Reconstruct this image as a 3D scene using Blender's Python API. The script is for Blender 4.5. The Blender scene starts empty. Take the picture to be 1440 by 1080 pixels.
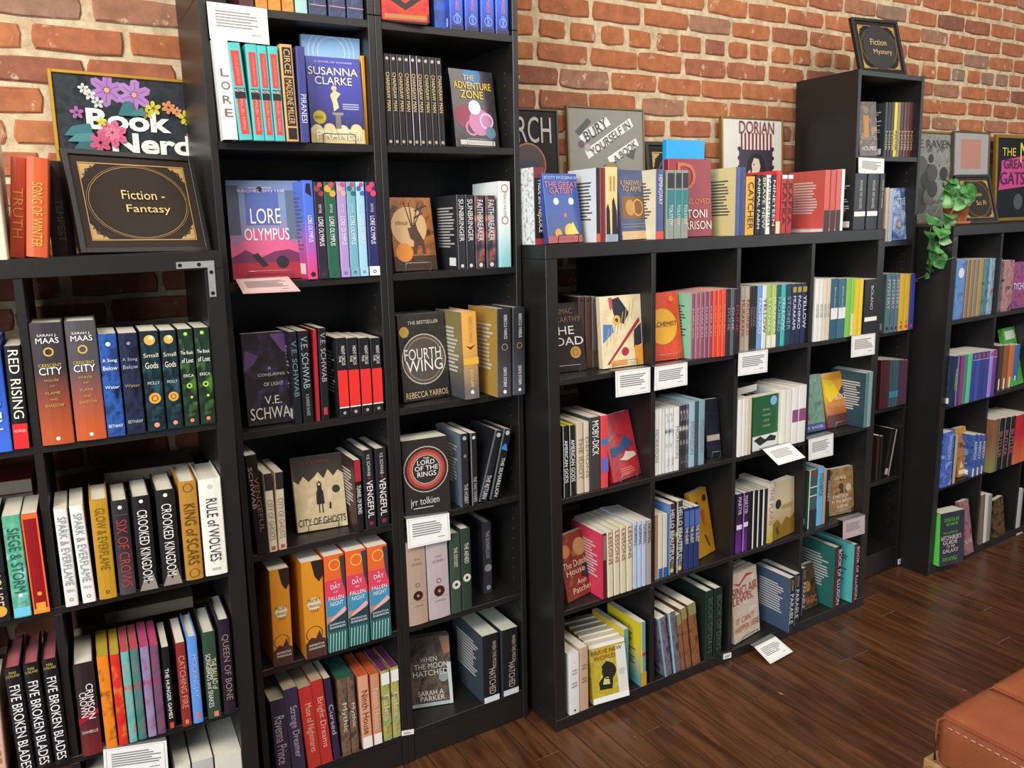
# Bookshop wall: black shelving full of books in front of an exposed brick wall
import bpy, bmesh, math, random
from mathutils import Vector, Matrix
scene=bpy.context.scene
# ------------------------------------------------------------------ camera, world, light, exposure
cam_d=bpy.data.cameras.new('camera'); cam=bpy.data.objects.new('camera',cam_d); scene.collection.objects.link(cam); scene.camera=cam
YAW,PIT,ROL,FPX=.53119,-.19827,-.03189,1115.9
_f=Vector((math.sin(YAW)*math.cos(PIT),math.cos(YAW)*math.cos(PIT),math.sin(PIT))); _r=Vector((math.cos(YAW),-math.sin(YAW),0)); _u=_r.cross(_f)
_r2=_r*math.cos(ROL)+_u*math.sin(ROL); _u2=-_r*math.sin(ROL)+_u*math.cos(ROL)
cam.matrix_world=Matrix(((_r2.x,_u2.x,-_f.x,-1.1827),(_r2.y,_u2.y,-_f.y,-2.2033),(_r2.z,_u2.z,-_f.z,1.52296),(0,0,0,1)))
cam_d.sensor_width=36; cam_d.lens=FPX*36/1440; cam_d.clip_start=.05
wd=bpy.data.worlds.new('world'); scene.world=wd; wd.use_nodes=True
bgn=wd.node_tree.nodes['Background']; bgn.inputs[0].default_value=(.80,.86,1,1); bgn.inputs[1].default_value=.13
def area(name,loc,target,sx,sy,power,color):
    l=bpy.data.lights.new(name,'AREA'); l.shape='RECTANGLE'; l.size=sx; l.size_y=sy; l.energy=power; l.color=color
    o=bpy.data.objects.new(name,l); scene.collection.objects.link(o); o.location=loc
    o.rotation_euler=(Vector(target)-Vector(loc)).to_track_quat('-Z','Y').to_euler(); return o
area('ceiling_light',(1.0,-2.3,3.3),(1.0,-.3,1.2),4.5,.9,74,(1,.93,.82))
area('ceiling_light',(-2.3,-1.8,3.1),(-1.0,-.1,1.7),1.4,.9,52,(1,.9,.76))
area('window_light',(-4.4,-3.4,2.2),(.2,-.3,.9),3.0,2.2,175,(.82,.91,1))
area('window_light',(5.2,-4.0,2.2),(1.6,-.6,.8),2.6,2.0,48,(.92,.96,1))
scene.view_settings.view_transform='Standard'; scene.view_settings.look='None'; scene.view_settings.gamma=1; scene.view_settings.use_curve_mapping=False
scene.view_settings.exposure=0.27
# ------------------------------------------------------------------ helpers
C=scene.collection
def lin(h):
    h=h.lstrip('#'); v=[int(h[i:i+2],16)/255 for i in (0,2,4)]
    return tuple((c/12.92 if c<=.04045 else ((c+.055)/1.055)**2.4) for c in v)+(1,)
MATS={}
def mat(spec,rough=.42,metal=0,coat=0,bump=0,bscale=200,key=None):
    k=(spec,rough,metal,coat,bump,key)
    if k in MATS: return MATS[k]
    m=bpy.data.materials.new('paint_'+str(len(MATS))); m.use_nodes=True; nt=m.node_tree; N=nt.nodes; L=nt.links
    b=N['Principled BSDF']; b.inputs['Roughness'].default_value=rough; b.inputs['Metallic'].default_value=metal
    if coat: b.inputs['Coat Weight'].default_value=coat; b.inputs['Coat Roughness'].default_value=.15
    tc=N.new('ShaderNodeTexCoord')
    if spec[0]=='#':
        n=N.new('ShaderNodeTexNoise'); n.inputs['Scale'].default_value=35; n.inputs['Detail'].default_value=3; L.new(tc.outputs['Object'],n.inputs['Vector'])
        mx=N.new('ShaderNodeMix'); mx.data_type='RGBA'; c=lin(spec); mx.inputs[6].default_value=tuple(x*.93 for x in c[:3])+(1,); mx.inputs[7].default_value=tuple(min(1,x*1.06) for x in c[:3])+(1,)
        L.new(n.outputs['Fac'],mx.inputs[0]); L.new(mx.outputs[2],b.inputs['Base Color'])
    else:
        p=spec.split(':'); r=N.new('ShaderNodeValToRGB'); cr=r.color_ramp
        if p[0]=='g':
            s=N.new('ShaderNodeSeparateXYZ'); L.new(tc.outputs['Generated'],s.inputs[0]); L.new(s.outputs['Z'],r.inputs[0])
            cr.elements[0].position=.1; cr.elements[0].color=lin(p[2]); cr.elements[1].position=.62; cr.elements[1].color=lin(p[1])
        else:
            n=N.new('ShaderNodeTexNoise'); n.inputs['Scale'].default_value=float(p[4]) if len(p)>4 else 26; n.inputs['Detail'].default_value=4; L.new(tc.outputs['Object'],n.inputs['Vector']); L.new(n.outputs['Fac'],r.inputs[0])
            cr.elements[0].position=.40; cr.elements[0].color=lin(p[1]); cr.elements[1].position=.52; cr.elements[1].color=lin(p[2]); e=cr.elements.new(.64); e.color=lin(p[3])
        L.new(r.outputs[0],b.inputs['Base Color'])
    if bump:
        n2=N.new('ShaderNodeTexNoise'); n2.inputs['Scale'].default_value=bscale; L.new(tc.outputs['Object'],n2.inputs['Vector'])
        bp=N.new('ShaderNodeBump'); bp.inputs['Strength'].default_value=bump; bp.inputs['Distance'].default_value=.002; L.new(n2.outputs['Fac'],bp.inputs['Height']); L.new(bp.outputs[0],b.inputs['Normal'])
    MATS[k]=m; return m
def pagemat(spec):
    k=('pages',spec)
    if k in MATS: return MATS[k]
    m=bpy.data.materials.new('pages_'+str(len(MATS))); m.use_nodes=True; nt=m.node_tree; N=nt.nodes; L=nt.links; b=N['Principled BSDF']; b.inputs['Roughness'].default_value=.85; b.inputs['Specular IOR Level'].default_value=.2
    tc=N.new('ShaderNodeTexCoord'); mp=N.new('ShaderNodeMapping'); mp.inputs['Scale'].default_value=(1500,14,14); L.new(tc.outputs['Object'],mp.inputs[0])
    n=N.new('ShaderNodeTexNoise'); n.inputs['Scale'].default_value=1; n.inputs['Detail'].default_value=1; L.new(mp.outputs[0],n.inputs['Vector'])
    mx=N.new('ShaderNodeMix'); mx.data_type='RGBA'
    if spec[0]=='n':
        p=spec.split(':'); a,c=lin(p[1]),lin(p[2])
    else: c=lin(spec); a=tuple(x*.72 for x in c[:3])+(1,)
    mx.inputs[6].default_value=a; mx.inputs[7].default_value=c; L.new(n.outputs['Fac'],mx.inputs[0]); L.new(mx.outputs[2],b.inputs['Base Color'])
    MATS[k]=m; return m
def obj(name,bm,mats,parent=None,smooth=False,recalc=True):
    if recalc: bmesh.ops.recalc_face_normals(bm,faces=bm.faces)
    me=bpy.data.meshes.new(name); bm.to_mesh(me); bm.free()
    for m in (mats if isinstance(mats,(list,tuple)) else [mats]): me.materials.append(m)
    if smooth:
        for p in me.polygons: p.use_smooth=True
    o=bpy.data.objects.new(name,me); C.objects.link(o)
    if parent: o.parent=parent
    return o
def thing(name,label,cat,M=None,group=None):
    o=bpy.data.objects.new(name,None); C.objects.link(o); o.empty_display_size=.05
    if M is not None: o.matrix_world=M
    o['label']=label; o['category']=cat
    if group: o['group']=group
    return o
def box(bm,lo,hi,mi=0,F=None,bev=0):
    x0,y0,z0=lo; x1,y1,z1=hi
    vs=[bm.verts.new(F(Vector(p)) if F else p) for p in ((x0,y0,z0),(x1,y0,z0),(x1,y1,z0),(x0,y1,z0),(x0,y0,z1),(x1,y0,z1),(x1,y1,z1),(x0,y1,z1))]
    fs=[bm.faces.new([vs[i] for i in q]) for q in ((0,3,2,1),(4,5,6,7),(0,1,5,4),(1,2,6,5),(2,3,7,6),(3,0,4,7))]
    for f in fs: f.material_index=mi
    if bev:
        es={e for f in fs for e in f.edges}
        bmesh.ops.bevel(bm,geom=list(es),offset=bev,segments=1,profile=.5,affect='EDGES')
def tube(bm,pts,r,n=6,closed=False,mi=0):
    pts=[Vector(p) for p in pts]; rings=[]; up=Vector((0,0,1))
    for i,p in enumerate(pts):
        a=pts[max(i-1,0)]; b=pts[min(i+1,len(pts)-1)]; t=(b-a).normalized()
        s=t.cross(up); 
        if s.length<.05: s=t.cross(Vector((0,1,0)))
        s.normalize(); w=s.cross(t).normalized(); rr=r[i] if isinstance(r,(list,tuple)) else r
        rings.append([bm.verts.new(p+(s*math.cos(2*math.pi*k/n)+w*math.sin(2*math.pi*k/n))*rr) for k in range(n)])
    for i in range(len(rings)-1):
        for k in range(n):
            f=bm.faces.new([rings[i][k],rings[i][(k+1)%n],rings[i+1][(k+1)%n],rings[i+1][k]]); f.material_index=mi; f.smooth=True
    bm.faces.new(rings[0][::-1]).material_index=mi; bm.faces.new(rings[-1]).material_index=mi
# text -> cached flat mesh normalised to its own bounding box
TXC={}
def textgeo(s):
    if s in TXC: return TXC[s]
    cu=bpy.data.curves.new('t','FONT'); cu.body=s; cu.resolution_u=3; cu.offset=.035 if s in('Book','Nerd') else 0; cu.size=1
    o=bpy.data.objects.new('t',cu); me=bpy.data.meshes.new_from_object(o)
    vs=[(v.co.x,v.co.y) for v in me.vertices]; fs=[tuple(p.vertices) for p in me.polygons]
    x0=min(v[0] for v in vs); x1=max(v[0] for v in vs); y0=min(v[1] for v in vs); y1=max(v[1] for v in vs)
    bpy.data.objects.remove(o); bpy.data.meshes.remove(me); bpy.data.curves.remove(cu)
    TXC[s]=([((x-x0)/(x1-x0),(y-y0)/(y1-y0)) for x,y in vs],fs,(x1-x0)/(y1-y0)); return TXC[s]
class Decal:
    """flat print on a face: (u,v) metres -> 3D by fn(u,v,layer height)"""
    def __init__(s,fn,w,h,base=.0003): s.bm=bmesh.new(); s.fn=fn; s.w=w; s.h=h; s.k=base; s.mats=[]; s.mi={}
    def m(s,c):
        if c not in s.mi: s.mi[c]=len(s.mats); s.mats.append(mat(c,.45))
        return s.mi[c]
    def poly(s,pts,c,lay=True):
        if lay: s.k+=.00006
        try:
            f=s.bm.faces.new([s.bm.verts.new(s.fn(min(max(u,0),s.w),min(max(v,0),s.h),s.k)) for u,v in pts]); f.material_index=s.m(c)
        except ValueError: pass
    def prim(s,a,rnd):
        w,h=s.w,s.h; t=a[0]
        if t=='d': s.poly([(a[1]*w+a[3]*w*math.cos(i*math.pi/9),a[2]*h+a[3]*w*math.sin(i*math.pi/9)) for i in range(18)],a[4])
        elif t=='r': s.poly([(a[1]*w,a[2]*h),(a[3]*w,a[2]*h),(a[3]*w,a[4]*h),(a[1]*w,a[4]*h)],a[5])
        elif t=='p': s.poly([(x*w,y*h) for x,y in a[2]],a[1])
        elif t in 'oe':
            if t=='o': _,cx,cy,r,th,c=a; rx=ry=r*w; tt=th*w
            else: _,cx,cy,r1,r2,th,c=a; rx=r1*w; ry=r2*h; tt=th*w
            s.k+=.00006; n=28; mi=s.m(c)
            R=[[s.bm.verts.new(s.fn(min(max(cx*w+(rx-d)*math.cos(2*math.pi*i/n),0),w),min(max(cy*h+(ry-d)*math.sin(2*math.pi*i/n),0),h),s.k)) for i in range(n)] for d in (0,tt)]
            for i in range(n):
                f=s.bm.faces.new([R[0][i],R[0][(i+1)%n],R[1][(i+1)%n],R[1][i]]); f.material_index=mi
        elif t=='l':
            _,x0,y0,x1,y1,n,c=a; s.k+=.00006; st=(y1-y0)/n
            for i in range(n):
                e=x0+(x1-x0)*(rnd.uniform(.7,1)); s.poly([(x0*w,(y0+i*st)*h),(e*w,(y0+i*st)*h),(e*w,(y0+(i+.5)*st)*h),(x0*w,(y0+(i+.5)*st)*h)],c,False)
    def text(s,st,c,u0,v0,u1,v1,mode='h',ang=0):
        """fit into the box; mode v reads downward"""
        vs,fs,asp=textgeo(st); L,H=(u1-u0,v1-v0) if mode=='h' else (v1-v0,u1-u0)
        if L<=0 or H<=0: return
        if ang: L2=L*.96/math.cos(math.radians(ang)); H2=min(H,L2/asp*1.3)*.9
        else:
            L2=min(L,H*asp*1.9); H2=min(H,L/asp*1.7)
        cu,cv=(u0+u1)/2,(v0+v1)/2; s.k+=.00008; mi=s.m(c); B=[]; ca,sa=math.cos(math.radians(ang)),math.sin(math.radians(ang))
        for x,y in vs:
            a,b=(x-.5)*L2,(y-.5)*H2
            p=(cu+b,cv-a) if mode=='v' else (cu+a*ca-b*sa,cv+a*sa+b*ca)
            B.append(s.bm.verts.new(s.fn(p[0],p[1],s.k)))
        for f in fs:
            try: s.bm.faces.new([B[i] for i in f]).material_index=mi
            except ValueError: pass
    def done(s,name,parent):
        if not s.bm.faces: s.bm.free(); return
        return obj(name,s.bm,s.mats,parent,recalc=False)
# unit frames: origin, turn about z, racking (uprights leaning sideways a little, as in the old building)
UN={'L':(-.8736,-.386,.0215,-.042,.028),'B':(-.434,-.273,0,0,.016),'C':(0,-.39,0,0,0),'M':(1.496,-.252,.004,0,-.02),'R':(1.912,-.376,-.003,.036,0)}
def UF(u):
    x,y,z,a,s=UN[u]; c,n=math.cos(a),math.sin(a)
    return lambda p:Vector((x+c*(p[0]+s*p[2])-n*p[1],y+n*(p[0]+s*p[2])+c*p[1],z+p[2]))
def UM(u,p,psi=0,lean=0,tau=0):
    a,s=UN[u][3],UN[u][4]; o=UF(u)(p)
    return Matrix.Translation(o)@Matrix.Rotation(a+psi,4,'Z')@Matrix.Rotation(lean+(math.atan(s)),4,'Y')@Matrix.Rotation(-tau,4,'X')
# ------------------------------------------------------------------ brick wall
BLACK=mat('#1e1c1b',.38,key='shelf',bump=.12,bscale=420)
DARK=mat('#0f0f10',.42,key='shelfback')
def brickmat():
    m=bpy.data.materials.new('brick'); m.use_nodes=True; nt=m.node_tree; N=nt.nodes; L=nt.links; b=N['Principled BSDF']; b.inputs['Roughness'].default_value=.9
    g=N.new('ShaderNodeNewGeometry'); oi=N.new('ShaderNodeObjectInfo')
    r=N.new('ShaderNodeValToRGB'); cr=r.color_ramp
    for i,(p,c) in enumerate(((0,'#7a4c3a'),(.05,'#8e5640'),(.14,'#9e5e40'),(.5,'#a8643c'),(.82,'#b06d44'),(.95,'#9c6c54'),(1,'#86705e'))):
        e=cr.elements[0] if i==0 else cr.elements[-1] if i==6 else cr.elements.new(p); e.position=p; e.color=lin(c)
    L.new(oi.outputs['Random'],r.inputs[0])
    n=N.new('ShaderNodeTexNoise'); n.inputs['Scale'].default_value=28; n.inputs['Detail'].default_value=6; n.inputs['Roughness'].default_value=.65; L.new(g.outputs['Position'],n.inputs['Vector'])
    v=N.new('ShaderNodeMapRange'); v.inputs[1].default_value=.3; v.inputs[2].default_value=.7; v.inputs[3].default_value=.72; v.inputs[4].default_value=1.18; L.new(n.outputs['Fac'],v.inputs[0])
    mu=N.new('ShaderNodeVectorMath'); mu.operation='SCALE'; L.new(r.outputs[0],mu.inputs[0]); L.new(v.outputs[0],mu.inputs['Scale'])
    n3=N.new('ShaderNodeTexNoise'); n3.inputs['Scale'].default_value=19; n3.inputs['Detail'].default_value=8; n3.inputs['Roughness'].default_value=.7; L.new(g.outputs['Position'],n3.inputs['Vector'])
    v3=N.new('ShaderNodeMapRange'); v3.inputs[1].default_value=.60; v3.inputs[2].default_value=.68; L.new(n3.outputs['Fac'],v3.inputs[0])
    mx=N.new('ShaderNodeMix'); mx.data_type='RGBA'; L.new(v3.outputs[0],mx.inputs[0]); L.new(mu.outputs[0],mx.inputs[6]); mx.inputs[7].default_value=lin('#c9b090'); L.new(mx.outputs[2],b.inputs['Base Color'])
    bp=N.new('ShaderNodeBump'); bp.inputs['Strength'].default_value=.7; bp.inputs['Distance'].default_value=.004; L.new(n3.outputs['Fac'],bp.inputs['Height']); L.new(bp.outputs[0],b.inputs['Normal'])
    return m
def mortarmat():
    m=bpy.data.materials.new('mortar'); m.use_nodes=True; nt=m.node_tree; N=nt.nodes; L=nt.links; b=N['Principled BSDF']; b.inputs['Roughness'].default_value=.95
    g=N.new('ShaderNodeNewGeometry'); n=N.new('ShaderNodeTexNoise'); n.inputs['Scale'].default_value=22; n.inputs['Detail'].default_value=9; n.inputs['Roughness'].default_value=.72; L.new(g.outputs['Position'],n.inputs['Vector'])
    r=N.new('ShaderNodeValToRGB'); r.color_ramp.elements[0].position=.3; r.color_ramp.elements[0].color=lin('#a88c68'); r.color_ramp.elements[1].position=.62; r.color_ramp.elements[1].color=lin('#d8c6a4'); L.new(n.outputs['Fac'],r.inputs[0]); L.new(r.outputs[0],b.inputs['Base Color'])
    bp=N.new('ShaderNodeBump'); bp.inputs['Strength'].default_value=.9; bp.inputs['Distance'].default_value=.008; L.new(n.outputs['Fac'],bp.inputs['Height']); L.new(bp.outputs[0],b.inputs['Normal'])
    return m
WY=.045
bm=bmesh.new(); box(bm,(-2.6,WY+.006,0),(5.2,WY+.2,3.1)); wall=obj('wall_back',bm,mortarmat()); wall['kind']='structure'
BRK=brickmat(); rb=random.Random(5)
def brickmesh(w,h,rnd,bm=None,off=(0,0)):
    own=bm is None
    if own: bm=bmesh.new()
    n=12; pts=[(-w/2,-h/2),(-w/6,-h/2),(w/6,-h/2),(w/2,-h/2),(w/2,-h/6),(w/2,h/6),(w/2,h/2),(w/6,h/2),(-w/6,h/2),(-w/2,h/2),(-w/2,h/6),(-w/2,-h/6)]
    j=[(x*(1-(.035 if (abs(x)>w/3 and abs(y)>h/3) else 0))+rnd.uniform(-.0032,.0032),y*(1-(.08 if (abs(x)>w/3 and abs(y)>h/3) else 0))+rnd.uniform(-.0026,.0026)) for x,y in pts]
    A=[bm.verts.new((off[0]+x,WY+.02,off[1]+y)) for x,y in j]
    B=[bm.verts.new((off[0]+x*.995,WY+.0035+rnd.uniform(-.001,.001),off[1]+y*.99)) for x,y in j]
    D_=[bm.verts.new((off[0]+x-math.copysign(.004,x),WY+rnd.uniform(-.0012,.0008),off[1]+y-math.copysign(.004,y))) for x,y in j]
    for P0,P1 in ((A,B),(B,D_)):
        for i in range(n): bm.faces.new([P0[i],P0[(i+1)%n],P1[(i+1)%n],P1[i]])
    bm.faces.new(D_)
    if own:
        bmesh.ops.recalc_face_normals(bm,faces=bm.faces); me=bpy.data.meshes.new('brick'); bm.to_mesh(me); bm.free(); me.materials.append(BRK); return me
SB=[brickmesh(.197,.058,rb) for _ in range(14)]; HB=[brickmesh(.096,.057,rb) for _ in range(8)]
cand=[]
PIT_=.0722
for k in range(-30,14):
    zc=2.131+k*PIT_
    if zc<.02 or zc>3.02: continue
    head=(k%7==0); pw=.116 if head else .211; x=-2.5+(.05 if head else (0,.105)[k%2])+rb.uniform(-.01,.01)
    while x<4.6:
        xx=x+rb.uniform(-.004,.004); cand.append((xx,zc+rb.uniform(-.002,.002),head)); x+=pw+rb.uniform(-.006,.008)
def vis(x,z):
    if -1.5<x<-.78 and 1.5<z<2.2: return True
    if .05<x<1.45 and 1.5<z<2.45: return True
    if 1.45<=x<1.9 and 1.98<z<2.6: return True
    return 1.9<=x<3.4 and 1.4<z<2.75
vb=sorted([c for c in cand if vis(c[0],c[1])],key=lambda c:(c[0]+1.18)**2+(c[1]-1.5)**2)
one=vb[:290]; rest=[c for c in cand if c not in set(one)]
for x,z,hd in one:
    o=bpy.data.objects.new('brick',rb.choice(HB if hd else SB)); C.objects.link(o); o.parent=wall; o.location=(x,rb.uniform(-.0015,.0015),z); o.scale=(rb.uniform(.97,1.02),1,rb.uniform(.95,1.05)); o.rotation_euler=(0,rb.uniform(-.008,.008),0)
bm=bmesh.new()
for x,z,hd in rest: brickmesh(.096 if hd else .197,.058,rb,bm,(x,z))
o=obj('brick',bm,BRK,wall); o['kind']='stuff'
# ------------------------------------------------------------------ plank floor
def woodfloor():
    m=bpy.data.materials.new('floor_wood'); m.use_nodes=True; nt=m.node_tree; N=nt.nodes; L=nt.links; b=N['Principled BSDF']
    oi=N.new('ShaderNodeObjectInfo'); g=N.new('ShaderNodeNewGeometry'); ad=N.new('ShaderNodeVectorMath'); ad.operation='ADD'; L.new(g.outputs['Position'],ad.inputs[0])
    sc=N.new('ShaderNodeVectorMath'); sc.operation='SCALE'; L.new(oi.outputs['Random'],sc.inputs[0]); sc.inputs['Scale'].default_value=13; L.new(sc.outputs[0],ad.inputs[1])
    mp=N.new('ShaderNodeMapping'); mp.inputs['Scale'].default_value=(26,2.2,5); L.new(ad.outputs[0],mp.inputs[0])
    n=N.new('ShaderNodeTexNoise'); n.inputs['Scale'].default_value=1.3; n.inputs['Detail'].default_value=7; n.inputs['Distortion'].default_value=1.2; L.new(mp.outputs[0],n.inputs['Vector'])
    r=N.new('ShaderNodeValToRGB'); cr=r.color_ramp; cr.elements[0].position=.3; cr.elements[0].color=lin('#3c2413'); cr.elements[1].position=.72; cr.elements[1].color=lin('#70462a'); e=cr.elements.new(.5); e.color=lin('#56341e'); L.new(n.outputs['Fac'],r.inputs[0])
    v=N.new('ShaderNodeMapRange'); v.inputs[3].default_value=.78; v.inputs[4].default_value=1.12; L.new(oi.outputs['Random'],v.inputs[0])
    mu=N.new('ShaderNodeVectorMath'); mu.operation='SCALE'; L.new(r.outputs[0],mu.inputs[0]); L.new(v.outputs[0],mu.inputs['Scale'])
    # worn pale scratches
    mp2=N.new('ShaderNodeMapping'); mp2.inputs['Scale'].default_value=(30,7,1); L.new(g.outputs['Position'],mp2.inputs[0]); n2=N.new('ShaderNodeTexNoise'); n2.inputs['Scale'].default_value=1; n2.inputs['Detail'].default_value=2; L.new(mp2.outputs[0],n2.inputs['Vector'])
    t=N.new('ShaderNodeMapRange'); t.inputs[1].default_value=.755; t.inputs[2].default_value=.775; L.new(n2.outputs['Fac'],t.inputs[0])
    mx=N.new('ShaderNodeMix'); mx.data_type='RGBA'; L.new(t.outputs[0],mx.inputs[0]); L.new(mu.outputs[0],mx.inputs[6]); mx.inputs[7].default_value=lin('#b59a80'); L.new(mx.outputs[2],b.inputs['Base Color'])
    rr=N.new('ShaderNodeMapRange'); rr.inputs[3].default_value=.2; rr.inputs[4].default_value=.42; L.new(n.outputs['Fac'],rr.inputs[0]); L.new(rr.outputs[0],b.inputs['Roughness'])
    bp=N.new('ShaderNodeBump'); bp.inputs['Strength'].default_value=.25; bp.inputs['Distance'].default_value=.002; L.new(n.outputs['Fac'],bp.inputs['Height']); L.new(bp.outputs[0],b.inputs['Normal'])
    return m
FW=woodfloor(); bm=bmesh.new(); box(bm,(-4.5,-5,-.08),(6.5,WY+.006,-.006)); floor=obj('floor',bm,mat('#1c0e08',.8,key='gap')); floor['kind']='structure'
x=-1.1; rf=random.Random(9)
while x<3.9:
    w=rf.choice((.078,.082,.086)); y=WY-rf.uniform(0,.9)
    segs=[(y,WY+.004)]
    while y>-2.6: y2=y-rf.uniform(.9,1.9); segs.append((y2,y-.0015)); y=y2
    for y0,y1 in segs:
        if y1-y0<.05: continue
        bm=bmesh.new(); box(bm,(0,0,-.006),(w-.0022,y1-y0,0),bev=.0011); o=obj('plank',bm,FW,floor); o.location=(x,y0,rf.uniform(-.0006,0))
    x+=w
bm=bmesh.new()
for (a,b_,c,d) in ((-4.5,-5,-1.102,WY),(3.91,-5,6.5,WY),(-1.1,-5,3.9,-4.45)): box(bm,(a,b_,-.006),(c,d,-.0005))
o=obj('plank',bm,FW,floor); o['kind']='stuff'
# ------------------------------------------------------------------ shelving
def board(name,u,lo,hi,parent,m=BLACK,bev=.0012,label=None):
    F=UF(u); bm=bmesh.new(); box(bm,lo,hi,bev=bev)
    for v in bm.verts: v.co=F(v.co)
    o=obj(name,bm,m,parent)
    if label: o['label']=label
    return o
def cube_unit(u,x0,label):
    root=thing('cube_shelf',label,'bookshelf'); D_=.388; W=1.466
    board('top_board',u,(x0,0,1.428),(x0+W,D_,1.466),root); board('bottom_board',u,(x0,0,0),(x0+W,D_,.038),root)
    for x in (x0,x0+W-.038): board('side_panel',u,(x,0,.0384),(x+.038,D_,1.4276),root)
    for k in (1,2,3):
        z=.038+.351*k-.016; board('shelf',u,(x0+.0384,.001,z),(x0+W-.0384,D_-.002,z+.016),root,bev=.0008)
    for c in (1,2,3):
        x=x0+.038+.351*c-.016
        for k in range(4): board('divider',u,(x,.0015,.0384+.351*k),(x+.016,D_-.002,.038+.351*k+.3346 if k<3 else 1.4276),root,bev=.0008)
    return root
UL=cube_unit('L',-1.466,'low black cube bookshelf on the left, under the fantasy sign')
UC=cube_unit('C',0,'low black four by four cube bookshelf in the centre')
UR=cube_unit('R',0,'low black cube bookshelf at far right, under the potted plant')
PIN=mat('#8a8a8c',.4,.6)
def bookcase(u,x0,w,label,ext,levels):
    root=thing('tall_bookcase',label,'bookcase'); D_=.278; H=2.03
    tops=[H]+([2.37] if ext else [])
    for x in (x0,x0+w-.017): 
        board('side_panel',u,(x,0,0),(x+.017,D_,H-.0005),root)
        if ext: board('side_panel',u,(x,0,H+.0005),(x+.017,D_,2.37),root)
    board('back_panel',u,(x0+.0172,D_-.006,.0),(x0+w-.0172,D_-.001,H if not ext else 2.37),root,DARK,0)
    if ext: board('top_board',u,(x0+.0172,0,2.353),(x0+w-.0172,D_-.007,2.3695),root)
    for z in levels: board('shelf',u,(x0+.0174,.002,z-.018),(x0+w-.0174,D_-.007,z-.0002),root,bev=.0008)
    board('plinth',u,(x0+.0174,.004,0),(x0+w-.0174,.018,.0795),root)
    F=UF(u); bm=bmesh.new()
    for z in [.2+.032*i for i in range(55)]:
        for x,sx in ((x0+w-.017,-1),(x0+.017,1)):
            for y in (.045,.235):
                if any(abs(z-l+.009)<.02 for l in levels): continue
                c=F((x+sx*.0003,y,z)); r=.0022; vs=[bm.verts.new(c+Vector((0,r*math.cos(k*math.pi/3),r*math.sin(k*math.pi/3)))) for k in range(6)]; bm.faces.new(vs if sx>0 else vs[::-1])
    o=obj('pin_hole',bm,PIN,root,recalc=False); o['kind']='stuff'
    return root
ZB=[2.018,1.728,1.407,1.050,.735,.422,.098]
bookcase('B',-.406,.4055,'tall narrow black bookcase, left of the pair',True,ZB[:])
bookcase('B',.0005,.4055,'tall narrow black bookcase, right of the pair beside the central cubes',True,ZB[:])
bookcase('M',0,.396,'tall narrow black bookcase under the mystery sign',False,[2.028]+ZB[1:])
# zinc corner bracket screwed to the left unit
F=UF('L'); bm=bmesh.new(); ST=mat('#c8c8c4',.35,.7,key='zinc')
pts=[(-.094,1.4315),(-.094,1.4455),(-.018,1.4455),(-.018,1.368),(-.032,1.368),(-.032,1.4315)]
a=[bm.verts.new(F((x,-.0022,z))) for x,z in pts]; b_=[bm.verts.new(F((x,-.0002,z))) for x,z in pts]
bm.faces.new(a); bm.faces.new(b_[::-1])
for i in range(6): bm.faces.new([a[i],a[(i+1)%6],b_[(i+1)%6],b_[i]])
br=obj('corner_bracket',bm,ST,UL); br['label']='bright zinc corner bracket'
for x,z in ((-.087,1.4385),(-.049,1.4385),(-.025,1.421),(-.025,1.376)):
    bm=bmesh.new(); c=F((x,-.0026,z)); n=10
    vs=[bm.verts.new(c+Vector((.0042*math.cos(k*.6283),0,.0042*math.sin(k*.6283)))) for k in range(n)]; v2=[bm.verts.new(v.co+Vector((0,.0014,0))) for v in vs]
    bm.faces.new(vs); [bm.faces.new([vs[i],vs[(i+1)%n],v2[(i+1)%n],v2[i]]) for i in range(n)]; obj('screw',bm,mat('#26262a',.4,.6),br)
R0=(('h','SARAH J.','#e9e4dc',.09,.115,.2,.8),('h','MAAS','#f2eee8',.12,.165,.15,.85),('h','CRESCENT','#c9a94a',.33,.355,.15,.85),('h','CITY','#f2eee8',.36,.42,.15,.85),('h','HOUSE','#b89a58',.455,.475,.28,.72),('h','OF','#b89a58',.505,.52,.42,.58),('h','FLAME','#b89a58',.56,.58,.28,.72),('h','AND','#b89a58',.615,.63,.38,.62),('h','SHADOW','#b89a58',.66,.685,.22,.8))
R1=(('d',.5,.91,.3,'#e2a24a'),('d',.58,.93,.13,'#f3d9a0'),('d',.52,.33,.33,'#d99a3c'),('o',.52,.33,.2,.08,'#8a5c22'),('d',.5,.06,.15,'#d98e6a'))
R2=(('h','Small','#d8cbb0',.22,.26,.1,.9),('h','Gods','#e8dcc2',.31,.37,.15,.85),('h','MOLLY','#c6cfd0',.5,.53,.2,.85))
R3=(('d',.5,.95,.13,'#a8cf55'),('o',.5,.42,.2,.1,'#a5c84a'),('d',.6,.3,.09,'#c6d64c'),('d',.5,.06,.14,'#e2785c'))
R4=(('h','The Book','#e6e8e0',.22,.26,.08,.92),('h','of Lost','#e6e8e0',.29,.35,.1,.9),('h','ERICA','#cfd8c4',.46,.49,.15,.85))
R5=(('v','SPARK & EVERFLAME','#8f959c',.08,.78,.18,.82),('h','PENN','#9a9a9a',.82,.85,.2,.8))
R6=(('d',.5,.95,.11,'#efe9de'),('p','#8d8378',((0,0),(.3,.14),(.5,.06),(.8,.17),(1,0))))
R7=(('v','FIVE BROKEN BLADES','#eeeae6',.16,.95,.18,.82),('h','MAI','#b9a95a',.03,.055,.3,.7),('h','CORLAND','#b9a95a',.06,.085,.1,.9))
R8=(('r',.2,.06,.8,.48,'#cf3a38'),('r',.2,.56,.8,.92,'#cf3a38'),('r',.1,.43,.9,.54,'#1c1c1e'))
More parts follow.
